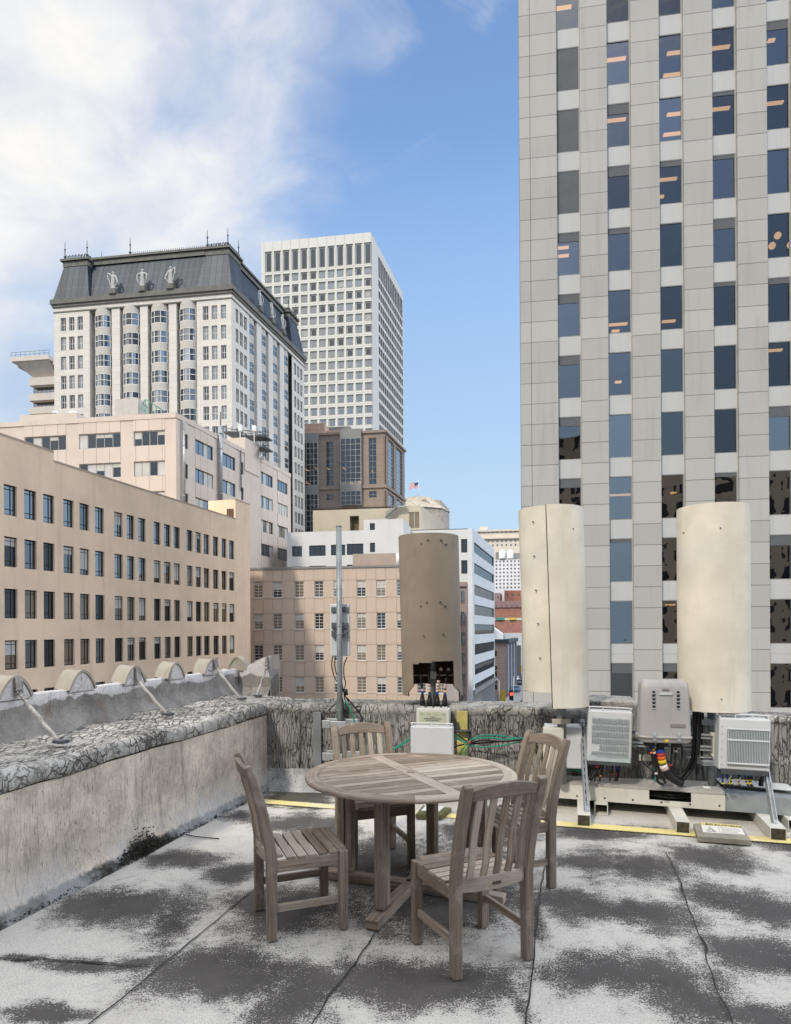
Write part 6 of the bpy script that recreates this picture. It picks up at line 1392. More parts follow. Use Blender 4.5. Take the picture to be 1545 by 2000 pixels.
# ribbed radios
def ribbed(name, label, px0, px1, y0, y1, d, tilt, style):
    c, hw, z0, z1 = rbox(px0, px1, y0, y1, d); th = empty(name, label, 'radio unit', (c.x, c.y, z0)); hh = (z1-z0)/2; rot = Matrix.Rotation(tilt, 3, 'Y'); O = Vector((c.x, c.y, (z0+z1)/2))
    X = rot @ E_; Zz = rot @ Z_; Y = N_
    L_ = lambda x, y, z: O+X*x+Y*y+Zz*z
    hd = .032; mb = MB(); mb.obox(L_(0, 0, -hd/2), X*hw, Y*.07, Zz*(hh-hd/2)); mb.build('casing', eq, th, bevel=.012)
    mb = MB(); zt_ = hh-.004; mb.tube(smooth_path([L_(-hw+.012, .04, hh-hd-.01), L_(-hw+.012, .04, zt_-.01), L_(-hw+.03, .04, zt_), L_(hw-.03, .04, zt_), L_(hw-.012, .04, zt_-.01), L_(hw-.012, .04, hh-hd-.01)], 6), .007, 8)
    for x_ in ((-.33, .33)): mb.tube([L_(hw*x_, .04, hh-hd-.01), L_(hw*x_, .04, zt_)], .005, 8)
    mb.build('handle', eq, th)
    if style == 0:
        mb = MB(); nn = 24; r_ = random.Random(1)
        for i in range(nn):
            x_ = -hw+.035+(2*hw-.07)*i/(nn-1)
            for j in range(6):
                if j == 4 and i < 5: continue
                za_ = hh-hd-.055-j*.058-r_.uniform(0, .006); ln = .044 if not (j == 5 and i < 4) else .03
                mb.obox(L_(x_, .078, za_-ln/2), X*.0022, Y*.012, Zz*ln/2)
        mb.obox(L_(0, .072, -hh+.03), X*(hw*.95), Y*.006, Zz*.028); mb.build('cooling_fins', plain('pale_fin_paint', (.40, .45, .47), .1, 20), th)
        mb = MB(); mb.obox(L_(0, .02, -hh-.008), X*(hw*.93), Y*.06, Zz*.016); mb.build('lower_grille', M['steel_dark'], th)
    else:
        mb = MB(); mb.obox(L_(hw*.12, .071, -.035), X*(hw*.80), Y*.003, Zz*(hh-.085)); mb.build('fin_bed', plain('fin_shadow_grey', (.10, .115, .125), .1), th)
        mb = MB(); nn = 26
        for i in range(nn): x_ = hw*.12-hw*.78+2*hw*.78*i/(nn-1); mb.obox(L_(x_, .082, -.035), X*.0022, Y*.012, Zz*(hh-.09))
        mb.build('cooling_fins', plain('grey_fin_paint', (.42, .45, .47), .05), th)
        mb = MB()
        for z_ in (hh-.115, hh-.205, -hh+.06): mb.obox(L_(hw*.12, .090, z_), X*(hw*.82), Y*.007, Zz*.007)
        mb.build('cross_rail', eq, th, bevel=.003)
        for i in range(6): mb = MB(); p = L_(-hw+.022, .07, hh-.10-i*.062); mb.tube([p, p+Y*.006], .005, 8); mb.build('screw', M['galv'], th)
        mb = MB(); mb.obox(L_(0, .02, -hh-.012), X*(hw*.9), Y*.06, Zz*.02); mb.build('lower_grille', M['steel_dark'], th)
    return th, L_, hw, hh
R1_, L1_, hw1, hh1 = ribbed('ribbed_radio', 'white radio unit covered in short staggered fins, left of the rounded grey box', 1148, 1230, 1380, 1486, 5.72, .035, 0)
R2_, L2_, hw2, hh2 = ribbed('ribbed_radio', 'white radio unit with long vertical grey fins, right of the rounded grey box', 1403, 1495, 1394, 1502, 5.38, .03, 1)
# big grey domed box
c, hw, z0, z1 = rbox(1247, 1343, 1326, 1447, 5.45)
X4_ = empty('power_cabinet', 'large rounded grey plastic box with two rows of vent slots and metal latches', 'equipment box', (c.x, c.y, z0)); gpl = plain('grey_box_plastic', (.31, .298, .29), .07, 3, .45, streak=.35); O = Vector((c.x, c.y, z0)); hgt = z1-z0
mb = MB(); rows = []
for k_, (z_, s_, dd_) in enumerate(((.045, 1.0, .12), (.06, .985, .118), (hgt*.5, .955, .112), (hgt-.07, .925, .102), (hgt-.035, .90, .09), (hgt-.012, .84, .07), (hgt-.002, .74, .055))):
    ring_ = []
    for i in range(40):
        a_ = 2*math.pi*i/40; ca, sa_ = math.cos(a_), math.sin(a_); ex_ = .32
        ring_.append(O+E_*(hw*s_*math.copysign(abs(ca)**ex_, ca))+N_*(dd_*math.copysign(abs(sa_)**ex_, sa_))+Z_*z_)
    rows.append(ring_)
mb.grid(rows, 0, True, None, True); mb.face(rows[-1], 0, smooth=True); mb.build('cover', gpl, X4_, merge=True)
mb = MB(); rows = []
for z_, s_, dd_ in ((0, .93, .11), (.012, .97, .116), (.036, .99, .118), (.040, 1.03, .128), (.052, 1.03, .128), (.056, .98, .118)):
    rows.append([O+E_*(hw*s_*math.copysign(abs(math.cos(2*math.pi*i/40))**.32, math.cos(2*math.pi*i/40)))+N_*(dd_*math.copysign(abs(math.sin(2*math.pi*i/40))**.32, math.sin(2*math.pi*i/40)))+Z_*z_ for i in range(40)])
mb.grid(rows, 0, True, None, True); mb.face(rows[0]); mb.face(rows[-1]); mb.build('base_tray', gpl, X4_)
for x_ in (-.45, .47):
    for j in range(5):
        mb = MB(); p = O+E_*hw*x_+N_*(.1115-j*-.0008)+Z_*(hgt-.100-j*.030); mb.obox(p, E_*.011, N_*.004, Z_*.009); mb.build('vent_slot', M['dark'], X4_, bevel=.002)
        mb = MB(); mb.obox(p-Z_*.012, E_*.014, N_*.007, Z_*.002); mb.build('vent_lip', eq, X4_)
    mb = MB(); p = O+E_*hw*x_+N_*.127+Z_*.05; mb.obox(p, E_*.012, N_*.006, Z_*.034); mb.obox(p+N_*.008+Z_*.01, E_*.009, N_*.003, Z_*.012); mb.build('latch', M['galv'], X4_, bevel=.003)
mb = MB(); mb.obox(O+E_*hw*.0+N_*.112+Z_*(hgt-.075), E_*.026, N_*.003, Z_*.007); mb.build('badge', M['f_grey'], X4_); mb = MB(); mb.obox(O+N_*.1135+Z_*(hgt-.112), E_*.05, N_*.003, Z_*.010); mb.build('label_plate', plain('pale_label', (.50, .53, .52)), X4_)
mb = MB(); mb.obox(O+E_*hw*.45+N_*.120+Z_*.145, E_*.058, N_*.002, Z_*.014); mb.build('badge', plain('brown_badge', (.19, .17, .16)), X4_, bevel=.002)
mb = MB(); mb.obox(O+E_*hw*.02+N_*.1195+Z_*.022, E_*.014, N_*.002, Z_*.010); mb.build('hazard_sticker', yelt, X4_)
for x_, r_ in ((-.55, .05), (-.02, .05), (.5, .05)):
    mb = MB(); p = O+E_*hw*x_; mb.tube([p+Z_*.002, p-Z_*.03, p-Z_*.05], [r_, r_*.9, r_*.45], 14); mb.build('cable_gland', M['black'], X4_)
# the cables that drop from it
CD = empty('cable_drop', 'thick taped cables curving down from the grey box into the steel tray', 'cables', P(1300, 1520, 5.5))
def cd(pts, r, bands=(), d=5.45, m=None, par=None):
    par = par or CD; pth = smooth_path([P(x, y, d) for x, y in pts], 8); mb = MB(); mb.tube(pth, r, 10); mb.build('cable', m or M['black'], par)
    for fr_q, col_ in bands:
        i_ = int(fr_q*(len(pth)-1)); q_ = pth[i_]; T_ = (pth[min(i_+1, len(pth)-1)]-pth[max(i_-1, 0)]).normalized()*(r*.42+.004); mb = MB(); mb.tube([q_-T_, q_+T_], r*1.13, 12); mb.build('tape_band', col_, par)
cd([(1289, 1447), (1290, 1470), (1296, 1497), (1310, 1518), (1332, 1532)], .030, [(.22, bluet), (.31, redt), (.37, oret), (.43, yelt), (.50, whitet), (.56, pinkt)])
cd([(1268, 1447), (1272, 1470), (1280, 1500), (1284, 1525), (1296, 1533)], .011, [(.2, bluet), (.28, oret), (.62, whitet)]); cd([(1272, 1447), (1278, 1470), (1288, 1505), (1300, 1530)], .011, [(.2, bluet), (.27, yelt), (.34, whitet)])
cd([(1314, 1447), (1312, 1475), (1311, 1500), (1322, 1520)], .009, [(.6, redt)], m=M['black']); cd([(1318, 1447), (1320, 1470), (1318, 1500), (1326, 1512)], .009, [(.2, bluet), (.3, whitet)])
cd([(1330, 1447), (1332, 1480), (1320, 1505), (1308, 1522)], .008); cd([(1362, 1390), (1362, 1440), (1358, 1480), (1345, 1510), (1325, 1530)], .016, d=5.6); cd([(1355, 1390), (1355, 1440), (1352, 1478), (1338, 1508), (1315, 1530)], .012, d=5.6); cd([(1368, 1390), (1367, 1430), (1362, 1475), (1350, 1505), (1330, 1530)], .012, d=5.62)
cd([(1373, 1392), (1371, 1450), (1372, 1500), (1376, 1525)], .010, d=5.7); cd([(1257, 1460), (1254, 1485), (1268, 1500), (1290, 1515)], .007); cd([(1278, 1500), (1281, 1512), (1279, 1526)], .006, m=gm)
CE = empty('cable_drop', 'blue and yellow taped connectors hanging under the right radio unit', 'cables', P(1450, 1530, 5.4))
for x, dx_ in ((1410, 2), (1418, 4), (1432, -4), (1441, 2), (1452, 6), (1462, 2), (1472, -6)):
    cd([(x, 1500), (x+dx_*.5, 1515), (x+dx_, 1528), (x+dx_+6, 1540)], .0075, [(.35, bluet), (.55, yelt if x > 1425 else bluet), (.72, yelt)], 5.36, par=CE)
for x in (1428, 1448, 1484): cd([(x, 1498), (x+2, 1512), (x-8, 1528)], .005, (), 5.34, M['f_grey'], CE)
cd([(1484, 1498), (1487, 1515), (1486, 1535)], .02, (), 5.5, par=CE)
CF = empty('cable_drop', 'black cables with blue and orange taped ends under the finned radio on the left', 'cables', P(1190, 1510, 5.7))
for x, dx_, bs in ((1172, -8, [(.5, oret)]), (1178, -4, [(.45, bluet), (.75, oret)]), (1196, -2, [(.45, bluet), (.7, redt)]), (1204, 0, [(.4, bluet), (.7, redt)]), (1210, -2, [(.45, bluet)])):
    cd([(x, 1486), (x, 1498), (x+dx_, 1512), (x+dx_-3, 1526)], .008, bs, 5.75, par=CF)
cd([(1166, 1486), (1168, 1497), (1160, 1512), (1152, 1524)], .017, (), 5.75, par=CF); mb = MB(); p = P(1167, 1496, 5.7); mb.tube([p-Vector((0, 0, .01)), p+Vector((0, 0, .01))], .016, 10); mb.build('tape_band', redt, CF)
# slotted channel rails behind the boxes
RA = empty('channel_rack', 'horizontal galvanised channel rails joining the radios along the back wall', 'rack', P(1370, 1450, 5.7))
for y in (1437, 1460):
    a, b = P(1136, y-13, 6.05), P(1412, y+3, 5.56); mb = MB()
    for dz_ in (-.014, .014): mb.bar(a+Z_*dz_, b+Z_*dz_, .014, .03, side=(0, 0, 1))
    mb.bar(a+Vector((0, .02, 0)), b+Vector((0, .02, 0)), .04, .006, side=(0, 0, 1)); mb.build('rail', M['galv'], RA)
mb = MB(); a, b = P(1396, 1434, 5.5), P(1398, 1482, 5.5); mb.obox((a+b)/2, E_*.022, N_*.02, Z_*.105); mb.obox(a+Z_*.0, E_*.034, N_*.024, Z_*.012); mb.obox(b+Z_*.03, E_*.034, N_*.024, Z_*.012); mb.build('mount_bracket', plain('cream_bracket', (.50, .47, .38), .08), RA, bevel=.003)
for px, py in ((1260, 1480), (1378, 1480)): mb = MB(); mb.obox(P(px, py, 5.75), E_*.05, N_*.01, Z_*.025); mb.build('mount_plate', plain('cream_plate', (.42, .40, .34), .08), RA, bevel=.002)
mb = MB()
for x in (1351, 1377): mb.tube([P(x-10, 1479, 5.6), P(x+12, 1480, 5.6)], .006, 6)
mb.build('tie_bolt', M['galv'], RA)
# raised steel platform: cream front channel, deck plate, galvanised end, on square tubes
pfm = plain('cream_platform_paint', (.52, .51, .465), .09, 3, .55, .05, 40, streak=.15); pft = plain('worn_platform_top', (.36, .345, .32), .15, 5, .6)
f0, f1_ = fl(1000, 1551.5, .10), fl(1419, 1584, .10); bm_f = Fac(0, 0, (f1_-f0).xy, org=f0.xy); sE = bm_f.S(1417, 1560); s0_ = 0
PL = empty('steel_platform', 'long cream steel platform channel carrying the antennas, with a galvanised end piece', 'platform', bm_f.pt(sE/2, .10))
sA, sB = bm_f.S(1268, 1560), bm_f.S(1350, 1570)
mb = MB(); zA_, zB_ = .10, .245
bm_f.box(mb, 0, sA, zA_, zB_, -.008, 0); bm_f.box(mb, sB, sE, zA_, zB_, -.008, 0); bm_f.box(mb, sA, sB, zA_, .148, -.008, 0); bm_f.box(mb, 0, sE, zA_, zA_+.006, -.30, -.008); mb.build('front_channel', pfm, PL)
mb = MB(); rw0, rw1, rw2 = [], [], []
for i in range(61):
    s_ = sE*i/60; dv = .006*noise.noise(Vector((s_*5, 1, 0))); rw0.append(bm_f.pt(s_, zB_+.001+dv, .006)); rw1.append(bm_f.pt(s_, zB_+.004, -.02)); rw2.append(bm_f.pt(s_, zB_+.003, -.42))
cut = lambda j, i: j == 1 and False
mb.grid([[p-Z_*.012 for p in rw0], rw0, rw1, rw2], 0, False); mb.build('deck_plate', pft, PL)
mb = MB(); bm_f.box(mb, sA+.0, sB, .148, .235, -.22, -.12); mb.build('cable_slot', M['dark'], PL)
for dz_ in (.175, .20): mb = MB(); mb.tube([bm_f.pt(sA+.01, dz_, -.06), bm_f.pt((sA+sB)/2, dz_-.012, -.04), bm_f.pt(sB-.01, dz_+.006, -.05)], .011, 8); mb.build('tray_cable', M['black'], PL)
for px, py in ((1127, 1555), (1181, 1559), (1236, 1562.5), (1292, 1567), (1348, 1571), (1405, 1574)):
    s_, z_ = bm_f.hit(px, py); mb = MB(); mb.tube([bm_f.pt(s_, z_, -.002), bm_f.pt(s_, z_, .0015)], .0085, 12); mb.build('bolt_hole', M['dark'], PL)
mb = MB(); bm_f.box(mb, sE+.004, sE+1.2, .10, .24, -.008, -.002); bm_f.box(mb, sE+.004, sE+1.2, .10, .106, -.3, -.008); bm_f.box(mb, sE+.004, sE+1.2, .232, .24, -.30, -.008); mb.build('galvanised_end', plain('dull_galvanised', (.30, .33, .345), .15, 6, .45, metal=.4), PL)
mb = MB(); a, b, c_, d_ = [fl(x, y, .275) for x, y in ((1412, 1527), (1420, 1535), (1500, 1552), (1545, 1540))]; mb.obox((a+d_)/2+Vector((0, .04, 0)), (d_-a)/2*1.1, Vector((.03, .12, 0)), Vector((0, 0, .004))); mb.build('loose_plate', plain('pale_loose_plate', (.46, .47, .46), .1), PL)
mb = MB(); a, b = bm_f.S(1378, 1535), bm_f.S(1392, 1535); bm_f.box(mb, a, b, .2495, .2505, -.20, -.13); mb.build('sticker', M['white'], PL)
mb = MB(); a, b = bm_f.S(1266, 1520), bm_f.S(1342, 1530); bm_f.box(mb, a, b, .249, .262, -.26, -.12); mb.build('cable_opening_frame', pft, PL)
tubem = plain('cream_square_tube', (.55, .535, .48), .08, 4, .5); 
def tube_foot(cx, yb, yt, label, hollow, length, hb=False):
    p = fl(cx[1] if False else (cx[0]+cx[1])/2, yb, 0.004); w_ = (cx[1]-cx[0])/F*p.y; h_ = .095; th = empty('square_tube_foot', label, 'tube', p, 'square tubes under the steel platform')
    ax = Vector((DA.x, DA.y, 0)); sd_ = Vector((DA.y, -DA.x, 0)); t_w = .006; mb = MB(); c_ = p+ax*length/2+Z_*h_/2
    mb.obox(c_+sd_*(w_/2-t_w/2), ax*length/2, sd_*t_w/2, Z_*h_/2); mb.obox(c_-sd_*(w_/2-t_w/2), ax*length/2, sd_*t_w/2, Z_*h_/2)
    mb.obox(c_+Z_*(h_/2-t_w/2), ax*length/2, sd_*(w_/2-t_w), Z_*t_w/2); mb.obox(c_-Z_*(h_/2-t_w/2), ax*length/2, sd_*(w_/2-t_w), Z_*t_w/2)
    mb.build('tube', tubem, th)
    if not hollow: mb = MB(); mb.obox(p+ax*.012+Z_*h_/2, ax*.004, sd_*(w_/2-t_w), Z_*(h_/2-t_w)); mb.build('end_plug', plain('dirty_plug', (.07, .062, .045), .5, 30, .7) if 'dirty_plug' not in bpy.data.materials else bpy.data.materials['dirty_plug'], th)
    return th
tube_foot((1128, 1153), 1614, 1591, 'square tube foot under the left diagonal strut, black plugged end', False, 1.0); tube_foot((1162, 1187), 1592, 1570, 'open-ended square tube foot, second from the left under the platform', True, .8); tube_foot((1321, 1347), 1628, 1603, 'square tube foot just left of the caution slab', False, 1.0)
tube_foot((1506, 1535), 1642, 1616, 'square tube foot under the right diagonal strut, brown plugged end', False, 1.1); tube_foot((1541, 1566), 1625, 1600, 'open square tube foot cut off by the right edge', True, .9)
def strut_(px0, y0, d0, px1, y1, d1, label):
    a, b = P(px0, y0, d0), P(px1, y1, d1); th = empty('slotted_strut', label, 'strut', b, 'slotted steel struts bracing the platform'); T = (a-b).normalized(); S = T.cross(Vector((0, 1, 0))).normalized(); U = S.cross(T)
    if U.y > 0: U = -U
    mb = MB()
    for sg in (-1, 1): mb.bar(a+S*.0185*sg, b+S*.0185*sg, .004, .03, side=S); mb.bar(a+S*.015*sg+U*.013, b+S*.015*sg+U*.013, .010, .004, side=S)
    mb.bar(a-U*.012, b-U*.012, .036, .003, side=S); mb.build('channel', M['galv'], th)
    mb = MB(); L_ = (a-b).length; n_ = 12
    for i in range(n_): p = b+T*L_*(i+.5)/n_-U*.009; mb.obox(p, T*.016, S*.006, U*.0012)
    o = mb.build('slot_row', M['dark'], th)
    for p in (a, b): mb = MB(); mb.obox(p+U*.012, S*.02, U*.006, T*.035); mb.tube([p+U*.01, p+U*.03], .009, 6); mb.build('end_fitting', M['galv'], th)
strut_(1137, 1413, 5.90, 1146, 1583, 5.50, 'left slotted strut beside the finned radio, standing on the plugged tube'); strut_(1486, 1440, 5.50, 1514, 1610, 5.13, 'right slotted strut slanting down beside the long-finned radio')
# caution slab
sl_ = [fl(x, y, .05) for x, y in ((1354, 1608), (1362, 1633), (1468, 1641), (1441, 1605))]
CS = empty('caution_slab', 'concrete paver with a black and yellow caution notice lying near the platform', 'sign', fl(1410, 1622)); conc = plain('paver_concrete', (.25, .235, .19), .25, 8, .85, .4, 60)
def slab(c4, z0, z1, m, name, th, bev=.004):
    mb = MB(); t4 = [Vector((p.x, p.y, z1)) for p in c4]; b4 = [Vector((p.x, p.y, z0)) for p in c4]; mb.face(t4); mb.face(b4)
    for k_ in range(4): mb.face([b4[k_], b4[(k_+1) % 4], t4[(k_+1) % 4], t4[k_]])
    return mb.build(name, m, th, bevel=bev)
slab(sl_, .008, .05, conc, 'paver', CS)
s4 = [fl(x, y, .055) for x, y in ((1368, 1605.5), (1373, 1625), (1455, 1630.5), (1446, 1612))]; slab(s4, .051, .0555, plain('sign_white', (.62, .60, .55), .06), 'sign_plate', CS, 0)
o0 = s4[0]; ux = (s4[3]-s4[0]); uy = (s4[1]-s4[0])
def on(u, v): return o0+ux*u+uy*v+Vector((0, 0, .0012))
signy = plain('sign_yellow', (.55, .47, .22), .06); mb = MB(); mb.face([on(0, 0), on(1, 0), on(1, .30), on(0, .30)]); mb.build('sign_header', signy, CS)
ax_ = math.atan2(ux.y, ux.x); RF = Matrix.Rotation(ax_, 4, 'Z')
mt_ = Matrix.Scale(1.0, 4); txt('CAUTION', .052, on(.60, .20)+Vector((0, 0, .002)), RF, ink, CS)
mb = MB(); ar = lambda u, v: on(u, v)+Vector((0, 0, .001))
mb.face([ar(.10, .26), ar(.20, .26), ar(.15, .05)]); mb.build('warning_triangle', ink, CS)
mb = MB()
for (p, q_) in (((.10, .90), (.20, .45)), ((.20, .45), (.33, .90)), ((.33, .90), (.10, .90)), ((.15, .88), (.21, .62)), ((.21, .62), (.28, .88))): mb.bar(ar(*p), ar(*q_), .003, .001)
mb.bar(ar(.42, .36), ar(.42, .96), .002, .001); mb.build('pictogram', ink, CS)
for i, (w_) in enumerate((.48, .45, .50, .40, .46)): mb = MB(); mb.bar(ar(.47, .44+i*.115), ar(.47+w_, .44+i*.115), .0035, .0008); mb.build('printed_line', bpy.data.materials['faint_ink'], CS)
sl2 = [fl(x, y, .05) for x, y in ((812, 1590), (862, 1592), (882, 1577), (826, 1573))]; C5 = empty('notice_slab', 'mossy paver with a white notice half hidden behind the table', 'sign', fl(845, 1585)); slab(sl2, .008, .05, plain('mossy_paver', (.13, .125, .06), .35, 9, .9, .4, 60), 'paver', C5)
slab([fl(x, y, .055) for x, y in ((822, 1583), (858, 1584), (868, 1575), (832, 1573))], .051, .055, M['white'], 'notice_plate', C5, 0)

# ================================================================ garden table
TC = Vector((.090, 4.11, 0)); tz = .74
TB = empty('garden_table', 'round weathered teak garden table with slatted top on a cross base', 'table', TC)
wd = M['wood']; ba = Vector((.484, -1.12, 0)).normalized(); sa3 = Vector((-ba.y, ba.x, 0)); RO, RI = .660, .575
mb = MB()
def seg(a0, a1, mi=0, n_=10):
    o_ = (random.uniform(0, 40), random.uniform(0, 40)); prof = [(RI, tz-.026), (RI, tz), (RO-.014, tz), (RO-.004, tz-.005), (RO, tz-.014), (RO-.004, tz-.024), (RO-.014, tz-.028)]
    per = [0, .03, .11, .125, .135, .145, .16]; rows = [[TC+Vector((r*math.cos(a0+(a1-a0)*i/n_), r*math.sin(a0+(a1-a0)*i/n_), z)) for i in range(n_+1)] for r, z in prof+[prof[0]]]
    uvs = [[(o_[0]+RO*(a1-a0)*i/n_, o_[1]+per[min(k_, 6)]) for i in range(n_+1)] for k_ in range(8)]; mb.grid(rows, 0, False, uvs)
ang0 = math.atan2(ba.y, ba.x)
for i in range(8): seg(ang0+i*math.pi/4+.0012+.39, ang0+(i+1)*math.pi/4-.0012+.39)
mb.build('rim', wd, TB, merge=False)
mb = MB(); bw = .045; mb.bar(TC-ba*(RI-.001)+Z_*(tz-.014), TC+ba*(RI-.001)+Z_*(tz-.014), .09, .026, side=sa3); mb.build('centre_board', wd, TB, bevel=.002)
random.seed(12); mb = MB(); sw_ = .066; gap = .008
for sg in (-1, 1):
    for i in range(-9, 10):
        y0_ = i*(sw_+gap)-sw_/2; y1_ = y0_+sw_; ym_ = max(abs(y0_), abs(y1_)); ys = [y0_, (y0_+y1_)/2, y1_]
        if ym_ > RI-.01: continue
        o_ = (random.uniform(0, 40), random.uniform(0, 40)); tp = []; uv = []
        for y_ in ys: tp.append(TC+ba*y_+sa3*sg*(bw+.004)+Z_*(tz-.001)); uv.append((o_[0]+.05, o_[1]+y_))
        for y_ in reversed(ys): x_ = math.sqrt(max(0, (RI-.003)**2-y_*y_)); tp.append(TC+ba*y_+sa3*sg*x_+Z_*(tz-.001)); uv.append((o_[0]+x_, o_[1]+y_))
        mb.face(tp, 0, uv); bt = [p-Z_*.022 for p in tp]; mb.face(bt, 0, uv)
        for q_ in range(6): r_ = (q_+1) % 6; mb.face([tp[q_], tp[r_], bt[r_], bt[q_]], 0, [uv[q_], uv[r_], (uv[r_][0], uv[r_][1]+.02), (uv[q_][0], uv[q_][1]+.02)])
mb.build('slatted_top', wd, TB, merge=False)
mb = MB(); mb.lathe(TC+Z_*(tz+.0005), [(.001, .001), (.026, .001), (.028, -.002)], 18); mb.build('umbrella_plug', wd, TB)
hub = Vector((.082, 4.11, 0)); af = Vector((-.372, -.928, 0)).normalized(); al_ = Vector((af.y, -af.x, 0))
for nm_, ax2 in (('cross_foot', af), ('cross_foot', al_)):
    mb = MB(); hl = .60
    pts = [hub-ax2*hl+Z_*.032, hub-ax2*(hl-.09)+Z_*.032, hub+ax2*(hl-.09)+Z_*.032, hub+ax2*hl+Z_*.032]; zc = .001 if nm_ and ax2 is af else 0
    mb.sweep([p+Z_*zc for p in pts], .078, [.05, .058, .058, .05], Vector((ax2.y, -ax2.x, 0))); mb.build(nm_, wd, TB, bevel=.006)
mb = MB(); mb.lathe(hub+Z_*.0615, [(.001, .0012), (.024, .0012), (.024, 0)], 16); mb.build('hub_hole', M['dark'], TB)
for ax2 in (af, -af, al_, -al_):
    mb = MB(); sd_ = Vector((ax2.y, -ax2.x, 0))
    for rr in (.415, .468): b = hub+ax2*rr; mb.obox(b+Z_*(.058+tz-.03)/2+Z_*.015, Z_*((tz-.03-.058)/2), ax2*.0235, sd_*.029)
    mb.build('leg', wd, TB, bevel=.004)
mb = MB()
for ax2 in (af, al_): mb.bar(hub-ax2*.50+Z_*(tz-.058), hub+ax2*.50+Z_*(tz-.058), .035, .05 if ax2 is af else .048, side=Vector((ax2.y, -ax2.x, 0)))
mb.build('under_frame', wd, TB, bevel=.003)

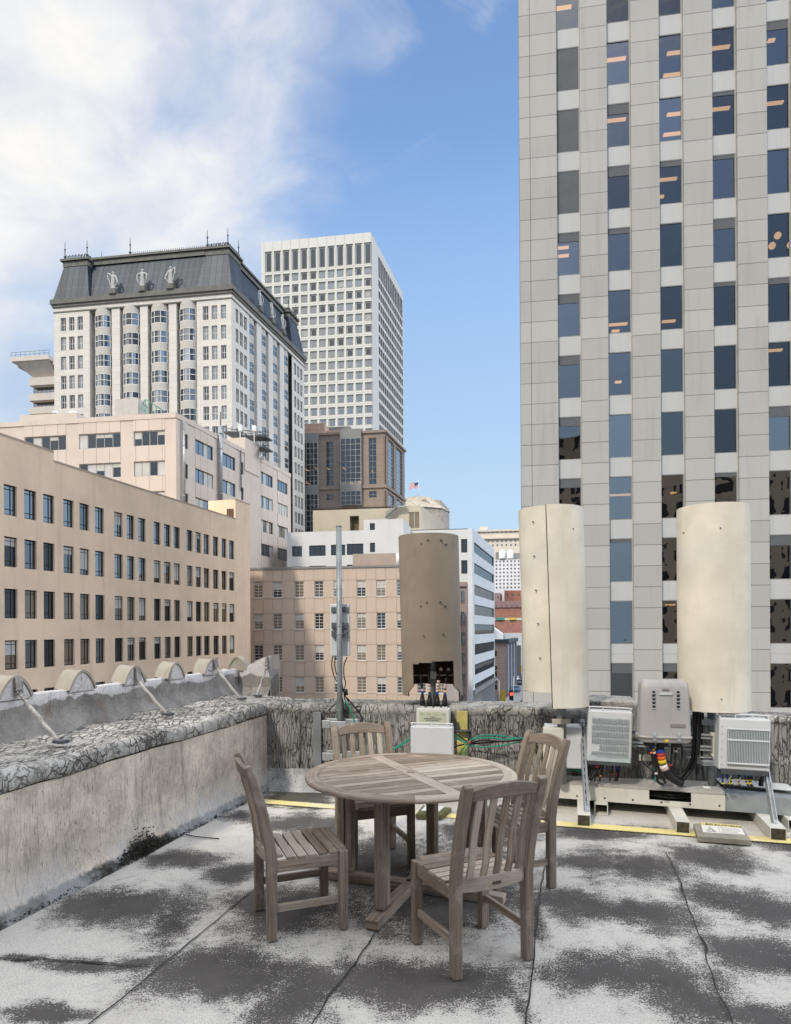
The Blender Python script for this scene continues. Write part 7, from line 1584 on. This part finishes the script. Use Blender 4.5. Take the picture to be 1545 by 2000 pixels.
# ================================================================ garden chairs (local: +Y is where the sitter faces)
def make_chair(label):
    random.seed(31); c = empty('garden_chair', label, 'chair', (0, 0, 0), 'teak chairs around the round table'); W, D2 = .205, .195
    def B(mb, name, bev=.004): o = mb.build(name, wd, None, bevel=bev); o.parent = c; return o
    for sg in (-1, 1):
        mb = MB(); mb.sweep([(sg*W, -D2, 0), (sg*W, -D2, .30), (sg*W, -D2, .44), (sg*W, -D2-.018, .56), (sg*(W+.002), -D2-.055, .72), (sg*(W+.004), -D2-.105, .88), (sg*(W+.004), -D2-.125, .925)], [.048]*7, [.052, .054, .056, .054, .050, .044, .030], (1, 0, 0)); B(mb, 'rear_post', .007)
        mb = MB(); mb.sweep([(sg*W, D2, 0), (sg*W, D2, .43)], .048, .048, (1, 0, 0)); B(mb, 'front_leg', .006)
        mb = MB(); mb.bar((sg*W, -D2+.026, .385), (sg*W, D2-.024, .385), .024, .062, side=(1, 0, 0)); B(mb, 'side_rail')
        mb = MB(); mb.bar((sg*W, -D2+.026, .165), (sg*W, D2-.024, .165), .022, .040, side=(1, 0, 0)); B(mb, 'stretcher')
    mb = MB(); mb.bar((-W+.02, D2, .385), (W-.02, D2, .385), .062, .024, side=(0, 0, 1)); B(mb, 'front_rail')
    mb = MB(); mb.bar((-W+.02, D2+.002, .428), (W-.02, D2+.002, .428), .046, .020, side=(0, 1, 0)); B(mb, 'front_slat', .006)
    ns_ = 6
    for i in range(ns_):
        y_ = -D2+.045+i*.0585; dip = -.007*math.sin(math.pi*(i+.5)/ns_); mb = MB(); e_ = W+.012 if i > 0 else W-.03
        mb.bar((-e_, y_, .428+dip), (e_, y_, .428+dip), .047, .016, side=(0, 1, 0)); B(mb, 'seat_slat', .003)
    def rail(zl, zh, arch_l, arch_h, y_base, sag, th_, name, lean):
        mb = MB(); n_ = 12; o_ = (random.uniform(0, 40), random.uniform(0, 40)); rows = [[], [], [], []]; uv = [[], [], [], []]
        for i in range(n_+1):
            x_ = (-W+.022)+(2*W-.044)*i/n_; k_ = 1-(x_/(W-.022))**2; yb = y_base-sag*k_; z0, z1 = zl+arch_l*k_, zh+arch_h*k_
            for j, (yy2, z_) in enumerate(((yb+th_/2, z0), (yb+th_/2-lean, z1), (yb-th_/2-lean, z1), (yb-th_/2, z0))): rows[j].append((x_, yy2, z_)); uv[j].append((o_[0]+x_, o_[1]+(0, .07, .1, .17)[j]))
        mb.grid(rows+[rows[0]], 0, False, uv+[[(a_, b_+.2) for a_, b_ in uv[0]]]); mb.face([r[0] for r in rows], 0, [(0, 0), (.07, 0), (.07, .03), (0, .03)]); mb.face([r[-1] for r in rows], 0, [(0, 0), (.07, 0), (.07, .03), (0, .03)]); B(mb, name, .005)
    rail(.845, .898, .010, .030, -D2-.098, .030, .026, 'crest_rail', .018); rail(.395, .462, .0, .006, -D2-.0, .030, .024, 'lower_back_rail', .0)
    for i in range(5):
        x_ = -.140+.070*i; k_ = 1-(x_/W)**2
        mb = MB(); mb.sweep([(x_, -D2-.030*k_+.002, .455), (x_, -D2-.022-.032*k_, .53), (x_, -D2-.032-.034*k_, .62), (x_, -D2-.050-.034*k_, .70), (x_, -D2-.075-.032*k_, .78), (x_, -D2-.098-.030*k_, .852+.01*k_)], .037, .014, (1, 0, 0)); B(mb, 'back_slat', .003)
    mb = MB(); mb.box(-.026, .022, -D2-.0435, -D2-.0405, .420, .434); o = mb.build('name_plate', plain('dark_plate', (.07, .06, .05)), None); o.parent = c
    return c
def dup(root, label):
    r = root.copy(); COL.objects.link(r); r['label'] = label
    for ch in list(root.children): q_ = ch.copy(); COL.objects.link(q_); q_.parent = r
    return r
def place(ch, c, face, s=(1, 1, 1)):
    ch.location = (c[0], c[1], .004); ch.rotation_euler.z = math.atan2(face[1], face[0])-math.pi/2; ch.scale = s
chF = make_chair('near teak chair seen from behind, its back slats towards the camera'); place(chF, (.372, 3.33), (-.168, .344))
chL = dup(chF, 'teak chair on the left seen from its side, facing right'); place(chL, (-.552, 3.71), (.416, .16))
chR = dup(chF, 'teak chair on the right, turned left towards the table behind the near chair'); place(chR, (.715, 4.25), (-.93, -.37))
chB = dup(chF, 'teak chair beyond the table, facing the camera'); place(chB, (-.16, 4.64), (.33, -.92))
# litter on the deck
mb = MB(); mb.tube(smooth_path([fl(363, 1630, .012), fl(385, 1634, .016), fl(428, 1638, .012)], 6), .005, 6); tag(mb.build('twig', plain('dark_twig', (.03, .025, .02))), 'thin dark twig lying on the deck near the left wall', 'twig')
